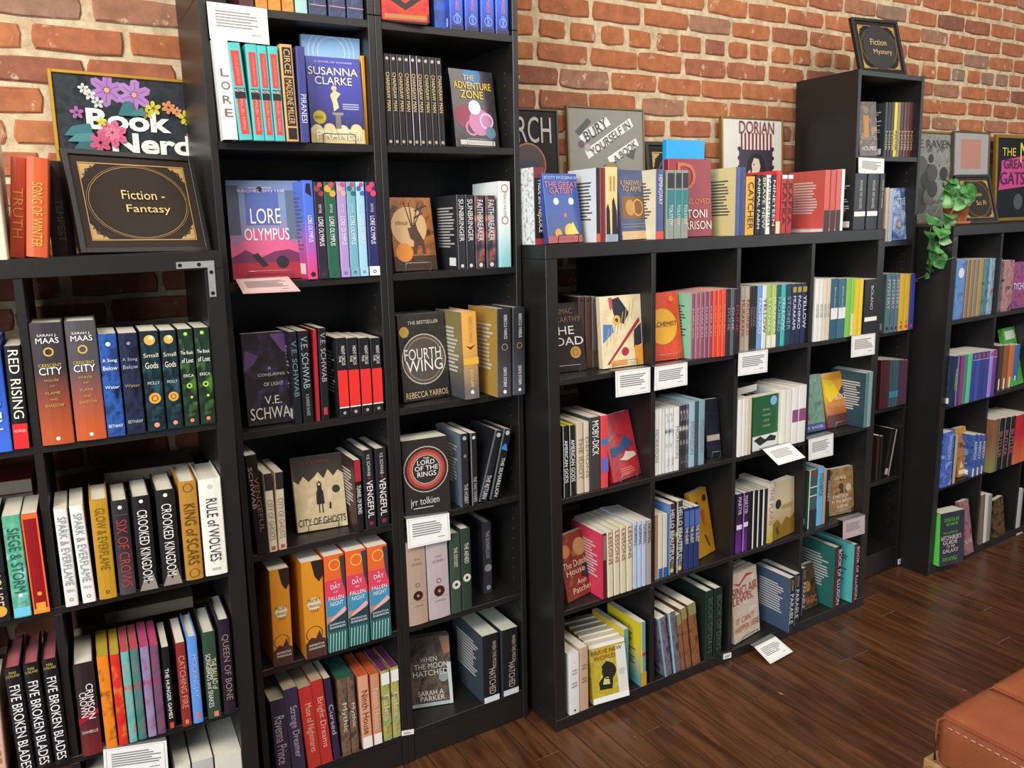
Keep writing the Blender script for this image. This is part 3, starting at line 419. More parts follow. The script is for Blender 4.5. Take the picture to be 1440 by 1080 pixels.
('S','B',(-.1172,.0,1.05),.0298,.2034,.15,.0,'second black and scarlet spine, seventh from left, fourth shelf, left tall bookcase','#1b1a1d', R11,((.14,.6,'#dc2c28'),(.12,.14,'#e8e2da')),(('d',.5,.06,.15,'#9a9a9a'),),'#e6dfce',0, None),
('S','B',(-.0854,.0,1.05),.0293,.2002,.15,.0,'third black and scarlet spine, eighth from left, fourth shelf, left tall bookcase','#1b1a1d', R11,((.14,.6,'#dc2c28'),(.12,.14,'#e8e2da')),(('d',.5,.06,.15,'#9a9a9a'),),'#e6dfce',0, None),
('S','B',(-.0541,.0,1.05),.0288,.1971,.15,.0,'last black and scarlet spine, rightmost, fourth shelf, left tall bookcase','#1b1a1d', R11,((.14,.6,'#dc2c28'),(.12,.14,'#e8e2da')),(('d',.5,.06,.15,'#9a9a9a'),),'#e6dfce',0, None),
('S','B',(-.3773,.0,.735),.028,.2574,.15,-.0417,'leaning black spine with orange marks, leftmost, fifth shelf, left tall bookcase','#1a1514',(('v','VENGEFUL','#8a6244',.05,.95,.5,.9),('v','SCHWAB','#a09080',.05,.6,.1,.45)),(),(),'#e6dfce',0, None),
('S','B',(-.3468,.0,.735),.0204,.2046,.14,-.006,'cream spine with dark top, second from left, fifth shelf, left tall bookcase','#d3c3a6',(('v','CITY OF GHOSTS','#8a8070',.33,.85,.18,.82),),((.78,1,'#2c2024'),),(('r',.25,.02,.75,.07,'#b5563a'),),'#e6dfce',0, None),
('S','B',(-.3237,.0,.735),.0207,.203,.14,.0165,'second cream spine with dark top, third from left, fifth shelf, left tall bookcase','#d3c3a6',(('v','CITY OF GHOSTS','#8a8070',.33,.85,.18,.82),),((.78,1,'#2c2024'),),(('r',.25,.02,.75,.07,'#b5563a'),),'#e6dfce',0, None),
('F','B',(-.187,.0694,.735),-.1158,.1993,.1331,.1978,.022,'cream cover with hooded child, fourth from left, fifth shelf, left tall bookcase','n:#d6c29c:#cdb88f:#e0cfac',(('p','#3c332c',((0,1),(1,1),(1,.72),(.9,.78),(.8,.7),(.7,.8),(.6,.68),(.5,.78),(.42,.72),(.3,.66),(.2,.74),(.1,.64),(0,.7))),('p','#2a2422',((.42,.34),(.58,.34),(.57,.5),(.54,.55),(.55,.62),(.5,.66),(.45,.62),(.46,.55),(.43,.5))),('d',.5,.61,.026,'#d9c8a8'),('r',.455,.22,.48,.34,'#3a322c'),('r',.52,.22,.545,.34,'#3a322c'),('d',.83,.52,.08,'#3c332c'),('p','#2a2422',((.66,.27),(.7,.25),(.71,.34),(.68,.36)))),(('V.E. SCHWAB','#8f4a38',.2,.9,.75,.94),('CITY OF GHOSTS','#3a342c',.03,.06,.97,.18)), None, 'black','#e6dfce',0),
('S','B',(-.1149,.0,.735),.0181,.197,.15,-.0073,'crimson topped black spine, fifth from left, fifth shelf, left tall bookcase','#1d191b',(('v','TUNNEL OF BONES','#e3ded8',.35,.75,.18,.82),),((.7,1,'#a3242e'),),(),'#e6dfce',0,'#3a1a20'),
('S','B',(-.0911,.0,.735),.0292,.2186,.16,-.0034,'matte black spine with red letter, sixth from left, fifth shelf, left tall bookcase','#232125', R12,(),(('d',.5,.6499999999999999,.1,'#a82a38'),('o',.5,.08,.18,.1,'#a82a48')),'#e6dfce',1, None),
('S','B',(-.0568,.0,.735),.0317,.2172,.16,.0018,'matte black spine beside panel, rightmost, fifth shelf, left tall bookcase','#211f23', R12,(),(('d',.5,.65,.1,'#a82a38'),('o',.5,.08,.18,.1,'#a82a48')),'#e6dfce',1, None),
('S','B',(-.3583,.0,.422),.0497,.2631,.16,.0195,'thick amber spine with dragon, leftmost, sixth shelf, left tall bookcase','#cf8422', R14,(), R13,'#e6dfce',0, None),
('S','B',(-.2777,-.01,.422),.0554,.2676,.16,.0123,'second thick amber spine with dragon, second from left, sixth shelf, left tall bookcase','#d98d24', R14,(), R13,'#e6dfce',0, None),
('S','B',(-.2174,-.01,.422),.054,.2701,.16,.0102,'thick orange and teal spine, third from left, sixth shelf, left tall bookcase','g:#e0642a:#3aa096', R16,(), R15,'#e6dfce',0, None),
('S','B',(-.1594,-.01,.422),.0566,.2693,.16,.0115,'middle thick orange and teal spine, fourth from left, sixth shelf, left tall bookcase','g:#e0642a:#3aa096', R16,(), R15,'#e6dfce',0, None),
('S','B',(-.0967,-.01,.422),.0572,.2666,.16,.0011,'thick teal spine beside the panel, rightmost, sixth shelf, left tall bookcase','g:#e0642a:#3aa096', R16,(), R15,'#e6dfce',0, None),
('S','B',(-.3746,.0,.098),.0397,.2323,.135,-.0136,'dark purple worn spine, leftmost, bottom shelf, left tall bookcase','#3a2c3c',(('v','Ravenna Prince','#b8a8b0',.2,.8,.18,.82),),(),(),'#b5a888',0, None),
('S','B',(-.3331,.0,.098),.0366,.2521,.135,-.0334,'purple spine with grey lettering, second from left, bottom shelf, left tall bookcase','#3a3048',(('v','Strange Dreamer','#b8a8b0',.2,.8,.18,.82),),(),(),'#b5a888',0, None),
('S','B',(-.2897,.0,.098),.0355,.2429,.135,-.0544,'bright red spine, third from left, bottom shelf, left tall bookcase','#b8332c',(('v','Muse of Nightmares','#e8a890',.2,.8,.18,.82),),(),(),'#b5a888',0, None),
('S','B',(-.2538,.0,.098),.0317,.2515,.135,-.0571,'red spine with darker lettering, fourth from left, bottom shelf, left tall bookcase','#b5302c',(('v','Bright Dreams','#e8a890',.2,.8,.18,.82),),(),(),'#b5a888',0, None),
('S','B',(-.2181,.0,.098),.0188,.2481,.135,-.0627,'violet black spine, fifth from left, bottom shelf, left tall bookcase','#30243e',(('v','Cursed','#b8a8b0',.2,.8,.18,.82),),(),(),'#cfc6b0',0, None),
('S','B',(-.1944,.0,.098),.0258,.2329,.135,-.0119,'brown patterned spine, sixth from left, bottom shelf, left tall bookcase','n:#5a4436:#7a604a:#30241e',(('v','Mythic','#cfc8b0',.2,.8,.18,.82),),(),(),'#1f5a4c',0, None),
('S','B',(-.1674,.0,.098),.0215,.2325,.135,-.0166,'dark brown patterned spine, seventh from left, bottom shelf, left tall bookcase','n:#4a382c:#7a604a:#2a201a',(('v','Mythic','#cfc8b0',.2,.8,.18,.82),),(),(),'#1f5a4c',0, None),
('S','B',(-.1355,.0,.098),.0294,.2217,.135,-.0183,'peach spine with white foot, eighth from left, bottom shelf, left tall bookcase','#d99a78',(('v','Ninth House','#6a3a28',.2,.8,.18,.82),),((0,.16,'#ece6de'),),(),'#c4562c',0, None),
('S','B',(-.1029,.0,.098),.0245,.2156,.135,.0002,'salmon spine with white foot, ninth from left, bottom shelf, left tall bookcase','#cf8a68',(('v','Ninth House','#cfc8b0',.2,.8,.18,.82),),((0,.16,'#ece6de'),),(),'#c4562c',0, None),
('S','B',(-.0726,.0,.098),.0253,.2165,.135,-.0045,'green and yellow spine, tenth from left, bottom shelf, left tall bookcase','n:#7f9c6a:#b0a24a:#3f6a64',(('v','Tales','#cfc8b0',.2,.8,.18,.82),),((.8,.97,'#e8e6e2'),),(),'#6a2c58',0, None),
('S','B',(-.0445,.0,.098),.0236,.2174,.135,.0028,'yellow green spine beside panel, rightmost, bottom shelf, left tall bookcase','n:#8fa06a:#b9a850:#3f6a64',(('v','Tales','#cfc8b0',.2,.8,.18,.82),),((.8,.97,'#e8e6e2'),),(),'#6a2c58',0, None),
('F','B',(.0771,-.0125,2.018),-.1582,.0169,.1187,.2009,.022,'red comic cover with masked face, leftmost, top shelf, second tall bookcase','n:#b01f22:#c93a24:#7c1418',(('p','#241a1a',((.1,.25),(.5,.12),(.95,.3),(.9,.36),(.5,.2),(.12,.33))),('r',.05,.02,.95,.07,'#a5743c')),(), None, None, '#e6dfce',0),
('F','B',(.197,.0315,2.018),-.0962,.0263,.0422,.2068,.022,'royal blue cover with dark figure, second from left, top shelf, second tall bookcase','n:#2f62d8:#2450b0:#3a3a5a',(),(), None, None, '#e6dfce',0),
('S','B',(.2098,.01,2.018),.038,.1871,.135,.0,'royal blue spine, third from left, top shelf, second tall bookcase','g:#3a72ee:#2a3f9a', R17,((0,.06,'#2c2c48'),),(('o',.5,.14,.3,.06,'#7aa0f6'),),'#e6dfce',1, None),
('S','B',(.2539,.01,2.018),.0388,.193,.135,.0,'royal blue spine with dark foot, fourth from left, top shelf, second tall bookcase','g:#3a72ee:#2a3f9a', R17,((0,.06,'#2c2c48'),),(('o',.5,.14,.3,.06,'#7aa0f6'),),'#e6dfce',1, None),
('S','B',(.3001,.01,2.018),.0397,.1992,.135,.0,'brighter royal blue spine, fifth from left, top shelf, second tall bookcase','g:#3a72ee:#2a3f9a', R17,((0,.06,'#2c2c48'),),(('o',.5,.14,.3,.06,'#7aa0f6'),),'#e6dfce',1, None),
('S','B',(.3452,.01,2.018),.0394,.2051,.135,.0,'royal blue spine beside panel, rightmost, top shelf, second tall bookcase','g:#3a72ee:#2a3f9a', R17,((0,.06,'#2c2c48'),),(('o',.5,.14,.3,.06,'#7aa0f6'),),'#e6dfce',1, None),
('S','B',(.0218,.005,1.728),.0161,.2171,.115,-.0056,'dark red rimmed black manga spine, leftmost, second shelf, second tall bookcase','#1d1819',(('v','CHAINSAW MAN','#d2b878',.2,.62,.2,.8),),(),(('d',.5,.95,.25,'#b9a8a8'),('d',.5,.04,.25,'#a89880')),'#e6dfce',0, None),
('S','B',(.0393,.005,1.728),.0162,.217,.115,-.008,'black manga spine with cream title, second from left, second shelf, second tall bookcase','#1d1819',(('v','CHAINSAW MAN','#d2b878',.2,.62,.2,.8),),(),(('d',.5,.95,.25,'#b9a8a8'),('d',.5,.04,.25,'#a89880')),'#e6dfce',0, None),
('S','B',(.057,.005,1.728),.0164,.217,.115,-.0104,'slim black manga spine, third from left, second shelf, second tall bookcase','#1d1819',(('v','CHAINSAW MAN','#d2b878',.2,.62,.2,.8),),(),(('d',.5,.95,.25,'#b9a8a8'),('d',.5,.04,.25,'#a89880')),'#e6dfce',0, None),
('S','B',(.0748,.005,1.728),.0165,.2169,.115,-.0128,'black manga spine with gold title, fourth from left, second shelf, second tall bookcase','#1d1819',(('v','CHAINSAW MAN','#d2b878',.2,.62,.2,.8),),(),(('d',.5,.95,.25,'#b9a8a8'),('d',.5,.04,.25,'#a89880')),'#e6dfce',0, None),
('S','B',(.0928,.005,1.728),.0167,.2169,.115,-.0153,'black manga spine with white edge, fifth from left, second shelf, second tall bookcase','#1d1819',(('v','CHAINSAW MAN','#d2b878',.2,.62,.2,.8),),(), R18,'#e6dfce',0, None),
('S','B',(.1109,.005,1.728),.0168,.2169,.115,-.0178,'black and violet manga spine, sixth from left, second shelf, second tall bookcase','#1d1819',(('v','CHAINSAW MAN','#d2b878',.2,.62,.2,.8),),(), R18,'#e6dfce',0, None),
('S','B',(.1292,.005,1.728),.017,.2168,.115,-.0203,'plain black manga spine, seventh from left, second shelf, second tall bookcase','#1d1819',(('v','CHAINSAW MAN','#d2b878',.2,.62,.2,.8),),(),(('d',.5,.95,.25,'#b9a8a8'),('d',.5,.04,.25,'#a89880')),'#e6dfce',0, None),
('S','B',(.1477,.005,1.728),.0171,.2168,.115,-.0228,'black manga spine with pale foot, eighth from left, second shelf, second tall bookcase','#1d1819',(('v','CHAINSAW MAN','#d2b878',.2,.62,.2,.8),),(),(('d',.5,.95,.25,'#b9a8a8'),('d',.5,.04,.25,'#a89880')),'#e6dfce',0, None),
('S','B',(.1664,.005,1.728),.0173,.2168,.115,-.0254,'black manga spine next to comic, ninth from left, second shelf, second tall bookcase','#1d1819',(('v','CHAINSAW MAN','#d2b878',.2,.62,.2,.8),),(),(('d',.5,.95,.25,'#b9a8a8'),('d',.5,.04,.25,'#a89880')),'#e6dfce',0, None),
('F','B',(.3003,.0412,1.728),.0798,.15,.1389,.2063,.022,'black comic cover with yellow title, rightmost, second shelf, second tall bookcase','n:#201c24:#2a2430:#181418',(('d',.5,.92,.2,'#3a78b0'),('d',.25,.4,.22,'#8a2f48'),('d',.6,.33,.26,'#b87aa0'),('d',.5,.52,.14,'#cfe0dc'),('o',.75,.35,.16,.04,'#d8b0d0'),('o',.4,.25,.15,.04,'#c07a9a'),('d',.82,.2,.12,'#5a7a8c'),('r',.1,.03,.9,.09,'#c8c0b8')),(('THE','#f0c428',.3,.86,.55,.93),('ADVENTURE','#f0c428',.06,.75,.92,.84),('ZONE','#f0c428',.2,.63,.72,.73)), None, 'chrome','#e6dfce',0),
('F','B',(.1094,.0528,1.407),.079,.1509,.1272,.1943,.022,'amber cover with deer, leftmost, third shelf, second tall bookcase','n:#7a4a22:#a8642c:#4a2c18',(('d',.42,.6,.42,'#cfa878'),('r',0,0,1,.2,'#3c2414'),('d',.25,.25,.2,'#d9852c'),('p','#4a2c1c',((.46,.22),(.5,.4),(.42,.44),(.4,.52),(.38,.58),(.5,.6),(.58,.66),(.62,.55),(.74,.4),(.76,.22),(.7,.22),(.66,.34),(.58,.34),(.54,.22))),('p','#3c2416',((.5,.6),(.53,.6),(.7,.93),(.6799999999999999,.93))),('p','#3c2416',((.52,.6),(.55,.6),(.84,.93),(.82,.93))),('p','#3c2416',((.46,.6),(.49,.6),(.36000000000000004,.93),(.34,.93))),('p','#3c2416',((.48,.6),(.51,.6),(.48,.93),(.45999999999999996,.93))),('p','#3c2416',((.55,.7),(.78,.78),(.77,.8),(.55,.73))),('p','#3c2416',((.58,.8),(.88,.88),(.87,.9),(.58,.83)))),(('GODKILLER','#8a5a34',.1,.45,.4,.85),), None, 'chrome','#e6dfce',0),
('S','B',(.21,.005,1.407),.0238,.1978,.14,.0,'charcoal spine with white capitals, second from left, third shelf, second tall bookcase','#2a2a2e',(('v','SUNBRINGER','#d9d8d6',.06,.62,.2,.8),),(),(('d',.5,.05,.2,'#c8c8c8'),),'#e6dfce',0, None),
('S','B',(.236,.005,1.407),.0255,.1976,.14,.0,'charcoal spine with paler capitals, third from left, third shelf, second tall bookcase','#26262a',(('v','SUNBRINGER','#d9d8d6',.06,.62,.2,.8),),(),(('d',.5,.05,.2,'#c8c8c8'),),'#e6dfce',0, None),
('S','B',(.2646,.005,1.407),.0289,.1954,.14,.0,'plum grey spine with orange band, fourth from left, third shelf, second tall bookcase','n:#2a2830:#5a3f4a:#c0664a',(('v','FAITHBREAKER','#d9d8d6',.06,.62,.2,.8),),(),(('d',.5,.05,.2,'#c8c8c8'),),'#e6dfce',0, None),
('S','B',(.298,.005,1.407),.0305,.1951,.14,.0,'plum grey spine beside white book, fifth from left, third shelf, second tall bookcase','n:#2a2830:#54404a:#c0664a',(('v','FAITHBREAKER','#d9d8d6',.06,.62,.2,.8),),(),(('d',.5,.05,.2,'#c8c8c8'),),'#e6dfce',0, None),
('S','B',(.3388,.005,1.407),.0381,.2326,.15,.0,'tall pale aqua spine, rightmost, third shelf, second tall bookcase','g:#e8ebe8:#8fc8cc',(('v','TREACLE WALKER','#9a8a80',.12,.4,.3,.7),),(),(('o',.5,.92,.3,.08,'#c0703c'),('o',.5,.55,.3,.08,'#c0703c')),'#e6dfce',0, None),
('F','B',(.1272,.0572,1.05),.1199,.0838,.1502,.2384,.035,'black cover with round crest, leftmost, fourth shelf, second tall bookcase','n:#2c2826:#35302c:#221f1e',(('d',.5,.47,.46,'#5a5048'),('o',.5,.47,.47,.02,'#cdbfa8'),('o',.5,.47,.4,.01,'#b8aa94'),('d',.12,.8,.1,'#c9a03c')),(('FOURTH','#f0ece6',.08,.47,.86,.6),('WING','#f0ece6',.1,.33,.88,.47),('REBECCA YARROS','#d9b890',.05,.03,.95,.1),('THE BESTSELLER','#cfc6bc',.2,.88,.85,.92)), None, None, '#e6dfce',0),
('F','B',(.1228,.094,1.05),.1199,.0838,.1502,.2384,.035,'first copy behind the black cover with round crest, fourth shelf, second tall bookcase','n:#2c2826:#35302c:#221f1e',(),(), None, None, '#e6dfce',0),
('F','B',(.1183,.1309,1.05),.1199,.0838,.1502,.2384,.035,'second copy behind the black cover with round crest, fourth shelf, second tall bookcase','n:#2c2826:#35302c:#221f1e',(),(), None, None, '#e6dfce',0),
('S','B',(.2102,-.01,1.05),.047,.2424,.16,-.0215,'broad gold to grey spine, second from left, fourth shelf, second tall bookcase','g:#d9a04a:#6a6864',(('v','REBECCA YARROS','#c08a4a',.05,.35,.35,.75),('v','IRON FLAME','#e8c878',.66,.86,.2,.8)),(),(('p','#3a2a1c',((.2,.62),(.5,.57),(.85,.63),(.5,.6))),('r',0,.4,1,.48,'#e0a838'),('d',.5,.08,.12,'#e8e4da')),'#e6dfce',1,'g:#8a7a4c:#4a4c50'),
('S','B',(.2945,-.045,1.05),.0449,.2471,.17,.015,'black spine with crest, third from left, fourth shelf, second tall bookcase','g:#2a2a2e:#48484e', R19,(),(('o',.5,.57,.22,.05,'#a87a62'),('d',.5,.06,.12,'#efefef')),'#e6dfce',1,'#a8843c'),
('S','B',(.3453,-.045,1.05),.04,.247,.17,.0108,'black spine overhanging the panel, rightmost, fourth shelf, second tall bookcase','g:#2a2a2e:#48484e', R19,(),(('o',.5,.57,.22,.05,'#a87a62'),('d',.5,.06,.12,'#efefef')),'#e6dfce',1, None),
('H','B',(.24,.02,1.056),.02,.17,.2,0,'tall yellow backed book, spine inward, second tall bookcase fourth shelf','#c9a23a','#ddd6c6'),
('F','B',(.0918,.002,.735),-.0744,.0482,.1333,.2166,.09,'black cover with red ring, leftmost, fifth shelf, second tall bookcase','#2b2725',(('d',.5,.6,.49,'#2b2725'),('o',.5,.6,.49,.02,'#b8ad98'),('o',.5,.6,.42,.09,'#9a3c30'),('o',.5,.6,.36,.04,'#c4584a'),('o',.5,.6,.31,.025,'#b8ad98'),('d',.5,.6,.295,'#2b2725'),('r',.18,.1,.62,.11,'#c9c5c0')),(('THE','#ece8e0',.44,.735,.57,.76),('LORD','#ece8e0',.31,.665,.69,.725),('OF THE','#ece8e0',.25,.59,.76,.65),('RINGS','#ece8e0',.3,.51,.71,.575),('jrr tolkien','#c9c5c0',.12,.12,.75,.24)), None, None, '#e6dfce',0),
('S','B',(.1972,.0,.735),.0241,.2164,.16,.0,'slate and black spine, second from left, fifth shelf, second tall bookcase','#232428',(('v','THE HOBBIT','#b8b8b4',.68,.95,.18,.82),),(),(('d',.5,.94,.25,'#a8a8a8'),('d',.5,.7,.2,'#7a7a4a')),'#e6dfce',0,'#5c6a78'),
('S','B',(.2282,.0,.735),.0209,.2134,.16,.0,'black spine with pale edge, third from left, fifth shelf, second tall bookcase','#1f1f22',(('v','THE TWO TOWERS','#b8b8b4',.6,.95,.18,.82),),(),(('d',.5,.94,.25,'#c8c8c8'),('r',0,0,.12,1,'#8a8a90')),'#e6dfce',0, None),
('S','B',(.2479,.0,.735),.027,.2132,.15,.2877,'leaning black spine with slate edge, fourth from left, fifth shelf, second tall bookcase','#1e1e21',(('v','THE RETURN','#d8d8d4',.62,.95,.18,.82),),(),(('d',.5,.94,.25,'#b8b8b8'),('r',0,0,.15,1,'#5a6068')),'#e6dfce',0, None),
('S','B',(.2843,.0,.735),.0286,.2107,.15,.2516,'leaning black spine with blue flame, rightmost, fifth shelf, second tall bookcase','#1c1c20',(('v','THE SILMARILLION','#e2e2de',.4,.95,.4,.8),),(),(('d',.5,.95,.25,'#b8b8b8'),('p','#3a8ad0',((.1,.72),(.9,.7),(.6,.8),(.4,.79))),('r',0,0,.12,1,'#6a7078')),'#e6dfce',0, None),
('S','B',(.02,.0,.422),.058,.248,.16,-.0059,'pale tan spine with dark disc, leftmost, sixth shelf, second tall bookcase','#b09684', R21,(), R20,'#e6dfce',1, None),
('S','B',(.0819,.0,.422),.0667,.2394,.16,-.014,'pale lilac spine with dark disc, second from left, sixth shelf, second tall bookcase','#b8a8a8', R21,(), R20,'#e6dfce',1, None),
('S','B',(.1521,.0,.422),.0336,.2432,.15,.0,'dark green spine with pale disc, third from left, sixth shelf, second tall bookcase','#37483a',(('v','THE ODYSSEY','#d6d2c2',.17,.42,.18,.82),),(),(('d',.5,.36,.4,'#cfc8b8'),('d',.5,.36,.15,'#2c2c28')),'#e6dfce',1, None),
('S','B',(.188,.0,.422),.0317,.2498,.15,.0,'deeper green spine with pale disc, fourth from left, sixth shelf, second tall bookcase','#2f3c30',(('v','THE AENEID','#d6d2c2',.17,.42,.18,.82),),(),(('d',.5,.4,.4,'#cfc8b8'),('d',.5,.4,.15,'#2c2c28')),'#e6dfce',1, None),
('S','B',(.2912,.06,.422),.0309,.2267,.14,.0,'charcoal spine set far back, rightmost, sixth shelf, second tall bookcase','#34333a',(('v','THE SILMARILLION','#a8a8ac',.12,.5,.18,.82),),(),(('d',.5,.36,.4,'#8a8a8c'),('d',.5,.08,.25,'#9a9a9c')),'#e6dfce',1, None),
('F','B',(.1151,.0751,.098),-.2926,.2625,.1241,.2063,.05,'brown cover with silver title, leftmost, bottom shelf, second tall bookcase','n:#4a3e36:#6a5a4c:#2c2622',(('p','#a87a5a',((.75,.98),(1,.98),(1,.75),(.85,.72))),('r',0,0,1,.05,'#a8b0b0'),('d',.8,.4,.12,'#8a9a94'),('p','#c0c4c0',((.9,.6),(1,.6),(1,0),(.93,0)))),(('WHEN','#e0dcd4',.25,.64,.66,.71),('THE MOON','#e0dcd4',.1,.54,.92,.62),('HATCHED','#e0dcd4',.06,.44,.92,.52),('SARAH A.','#e0d8cc',.15,.16,.8,.23),('PARKER','#e0d8cc',.2,.08,.8,.15)), None, None, '#e6dfce',0),
('S','B',(.249,.0,.098),.0561,.2217,.2,.0,'thick black spine with white foot, second from left, bottom shelf, second tall bookcase','#1d1c1e', R22,((0,.09,'#d9e0e0'),),(),'#d9dcc8',0,'#3c464e'),
('S','B',(.3164,.0,.098),.0577,.2194,.2,.0,'thick black spine by side panel, rightmost, bottom shelf, second tall bookcase','#1d1c1e', R22,((0,.09,'#d9e0e0'),),(),'#d9dcc8',0,'#3c464e'),
('S','C',(.0046,.058,1.466),.0339,.2069,.13,.0,'black spine with red ends, pale side, leftmost, top of central cubes','#25211f',(('v','PRIDE and PREJUDICE','#efe9dc',.17,.84,.25,.8),),((0,.08,'#a83a44'),(.86,1,'#7a2a30')),(),'#e6dfce',0,'n:#e8eae8:#e2e4e2:#a0a4a6:90'),
('F','C',(.0904,.0312,1.466),.1257,.1302,.1247,.1886,.022,'blue cover with eyes, second from left, top of central cubes','g:#24489a:#32427a',(('d',.32,.6,.08,'#c8d4e0'),('d',.76,.6,.08,'#c8d4e0'),('d',.55,.4,.05,'#c8645a'),('d',.65,.17,.16,'#e8b83c'),('d',.3,.14,.1,'#d9963c'),('r',0,0,1,.1,'#b05a58'),('p','#e8c860',((.5,.12),(.9,.12),(.75,.3)))),(('SCOTT FITZGERALD','#c8d0e8',.02,.92,.97,.96),('THE GREAT','#dd7a6a',.02,.8,.98,.88),('GATSBY','#dd7a6a',.15,.71,.85,.79)), None, 'black','#e6dfce',0),
('S','C',(.1787,.01,1.466),.0124,.2029,.135,.0,'thin black spine with orange foot, third from left, top of central cubes','#201c1c',(),((0,.12,'#d0642c'),),(),'#e6dfce',0,'#dcdfe2'),
('S','C',(.1924,.01,1.466),.0188,.203,.135,.0,'slim dark red spine, fourth from left, top of central cubes','#7c1f26',(),(),(),'#e6dfce',0, None),
('S','C',(.2124,.01,1.466),.0419,.2051,.135,.0,'cream spine with black towers, fifth from left, top of central cubes','#e8c88a',(),(),(('p','#26242a',((0,.1),(0,.45),(.15,.52),(.3,.42),(.35,.1))),('p','#26242a',((.5,.1),(.5,.55),(.65,.6),(.9,.4),(.95,.1))),('r',0,0,1,.1,'#8fa0b0'),('r',.3,.68,.45,.88,'#b08a50'),('r',.6,.68,.75,.88,'#b08a50')),'#e6dfce',0, None),
('F','C',(.3405,.0363,1.466),.2703,.1094,.1276,.1994,.022,'slate blue cover with tan panel, sixth from left, top of central cubes','#4a587e',(('r',.08,.3,.92,.62,'#8a6238'),('d',.4,.46,.18,'#c9924c'),('o',.7,.46,.2,.04,'#d9a860'),('r',0,0,1,.12,'#d9b88a'),('r',.05,.22,.95,.225,'#b8a890'),('r',.05,.18,.95,.185,'#b8a890')),(('A FAREWELL','#dcb48a',.06,.78,.94,.85),('TO ARMS','#dcb48a',.14,.69,.86,.77)), None, None, '#e6dfce',0),
('S','C',(.3944,.01,1.466),.0301,.2006,.14,.0,'slate blue spine with white capitals, seventh from left, top of central cubes','#4c5a86',(('v','HEMINGWAY','#dfe0e8',.08,.5,.3,.8),),((0,.12,'#d8503a'),),(),'#e6dfce',0,'#e2d8b8'),
('S','C',(.4356,.01,1.466),.0307,.1979,.135,.0,'grey green spine with teal title, eighth from left, top of central cubes','#8c9486',(('v','TOLSTOY','#dfe6e0',.5,.8,.3,.75),),((.3,.72,'#2c7a7e'),),(('r',.1,.74,.9,.96,'#2c2c30'),),'#e6dfce',0, None),
('S','C',(.4682,.01,1.466),.0257,.1981,.135,.0,'second grey green slim spine, ninth from left, top of central cubes','#8c9486',(('v','TOLSTOY','#dfe6e0',.5,.8,.3,.75),),((.3,.72,'#2c7a7e'),),(('r',.1,.74,.9,.96,'#2c2c30'),),'#e6dfce',0, None),
('S','C',(.4953,.01,1.466),.0263,.1982,.135,.0,'grey green spine beside red cover, tenth from left, top of central cubes','#8c9486',(('v','TOLSTOY','#dfe6e0',.5,.8,.3,.75),),((.3,.72,'#2c7a7e'),),(('r',.1,.74,.9,.96,'#2c2c30'),),'#e6dfce',0, None),
('F','C',(.5756,.0537,1.466),-.0302,.0455,.169,.2335,.022,'tall crimson cover with script initial, eleventh from left, top of central cubes','#8f1d22',(),(('D','#c0694a',.2,.6,.62,.95),('BELOVED','#d98a70',.38,.42,.95,.49),('TONI','#f0e6da',.4,.24,.88,.35),('MORRISON','#f0e6da',.05,.09,.98,.2)), None, None, '#e6dfce',1),
('S','C',(.7174,.01,1.466),.0219,.2092,.15,.0,'slim steel blue spine, twelfth from left, top of central cubes','#4a5c8c',(),(),(),'#e6dfce',0,'#e0c98c'),
('S','C',(.7408,.01,1.466),.0205,.2094,.15,.0,'slim navy spine, thirteenth from left, top of central cubes','#3a4878',(),(),(),'#e6dfce',0, None),
('S','C',(.7645,.01,1.466),.0383,.1816,.135,.0,'yellow spine with black lettering, fourteenth from left, top of central cubes','#dca22c',(('v','CATCHER','#3a2c14',.1,.9,.18,.82),),(),(),'#e6dfce',0, None),
('S','C',(.8092,.01,1.466),.0194,.1861,.135,.0,'thin black spine, white lettering, fifteenth from left, top of central cubes','#17171a',(('v','ANIMAL FARM','#e8e8e0',.05,.9,.18,.82),),(),(),'#e6dfce',0, None),
('S','C',(.8319,.01,1.466),.0212,.1862,.135,.0,'thin black and cream spine, sixteenth from left, top of central cubes','#17171a',(('v','BRAVE NEW','#e8dcc0',.05,.9,.18,.82),),(),(),'#e6dfce',0, None),
('S','C',(.858,.01,1.466),.0181,.1863,.135,.0,'thin white spine, seventeenth from left, top of central cubes','#e8e6e0',(('v','FAHRENHEIT','#333336',.05,.9,.18,.82),),(),(),'#e6dfce',0, None),
('S','C',(.8795,.01,1.466),.0183,.1863,.135,.0,'thin black spine, wide lettering, eighteenth from left, top of central cubes','#17171a',(('v','NINETEEN','#e8e8e0',.05,.9,.18,.82),),(),(),'#e6dfce',0, None),
('S','C',(.9011,.01,1.466),.0201,.1997,.135,.0,'bright red spine with cream foot, nineteenth from left, top of central cubes','#d0322a',(),((0,.2,'#e8d8a8'),),(),'#e6dfce',0, None),
('S','C',(.9246,.01,1.466),.0254,.1865,.135,.0,'wine red spine with black lettering, twentieth from left, top of central cubes','#b02a2a',(('v','KAFKA','#2a1212',.1,.9,.18,.82),),((.93,1,'#efe9e4'),),(),'#e6dfce',0, None),
('S','C',(.9527,.01,1.466),.0253,.1866,.135,.0,'second wine red spine, twenty-first from left, top of central cubes','#a82828',(('v','KAFKA','#2a1212',.1,.9,.18,.82),),((.93,1,'#efe9e4'),),(),'#e6dfce',0, None),
('S','C',(1.1223,.0,1.466),.0292,.2026,.15,.0,'salmon spine with black foot, twenty-second from left, top of central cubes','#cf5a50',(),((0,.35,'#3a2c2c'),),(),'#e6dfce',0,'#c8584e'),
('S','C',(1.1552,.0,1.466),.0258,.2028,.15,.0,'salmon spine with dark middle, twenty-third from left, top of central cubes','#c9584e',(),((0,.35,'#3a2c2c'),),(),'#e6dfce',0, None),
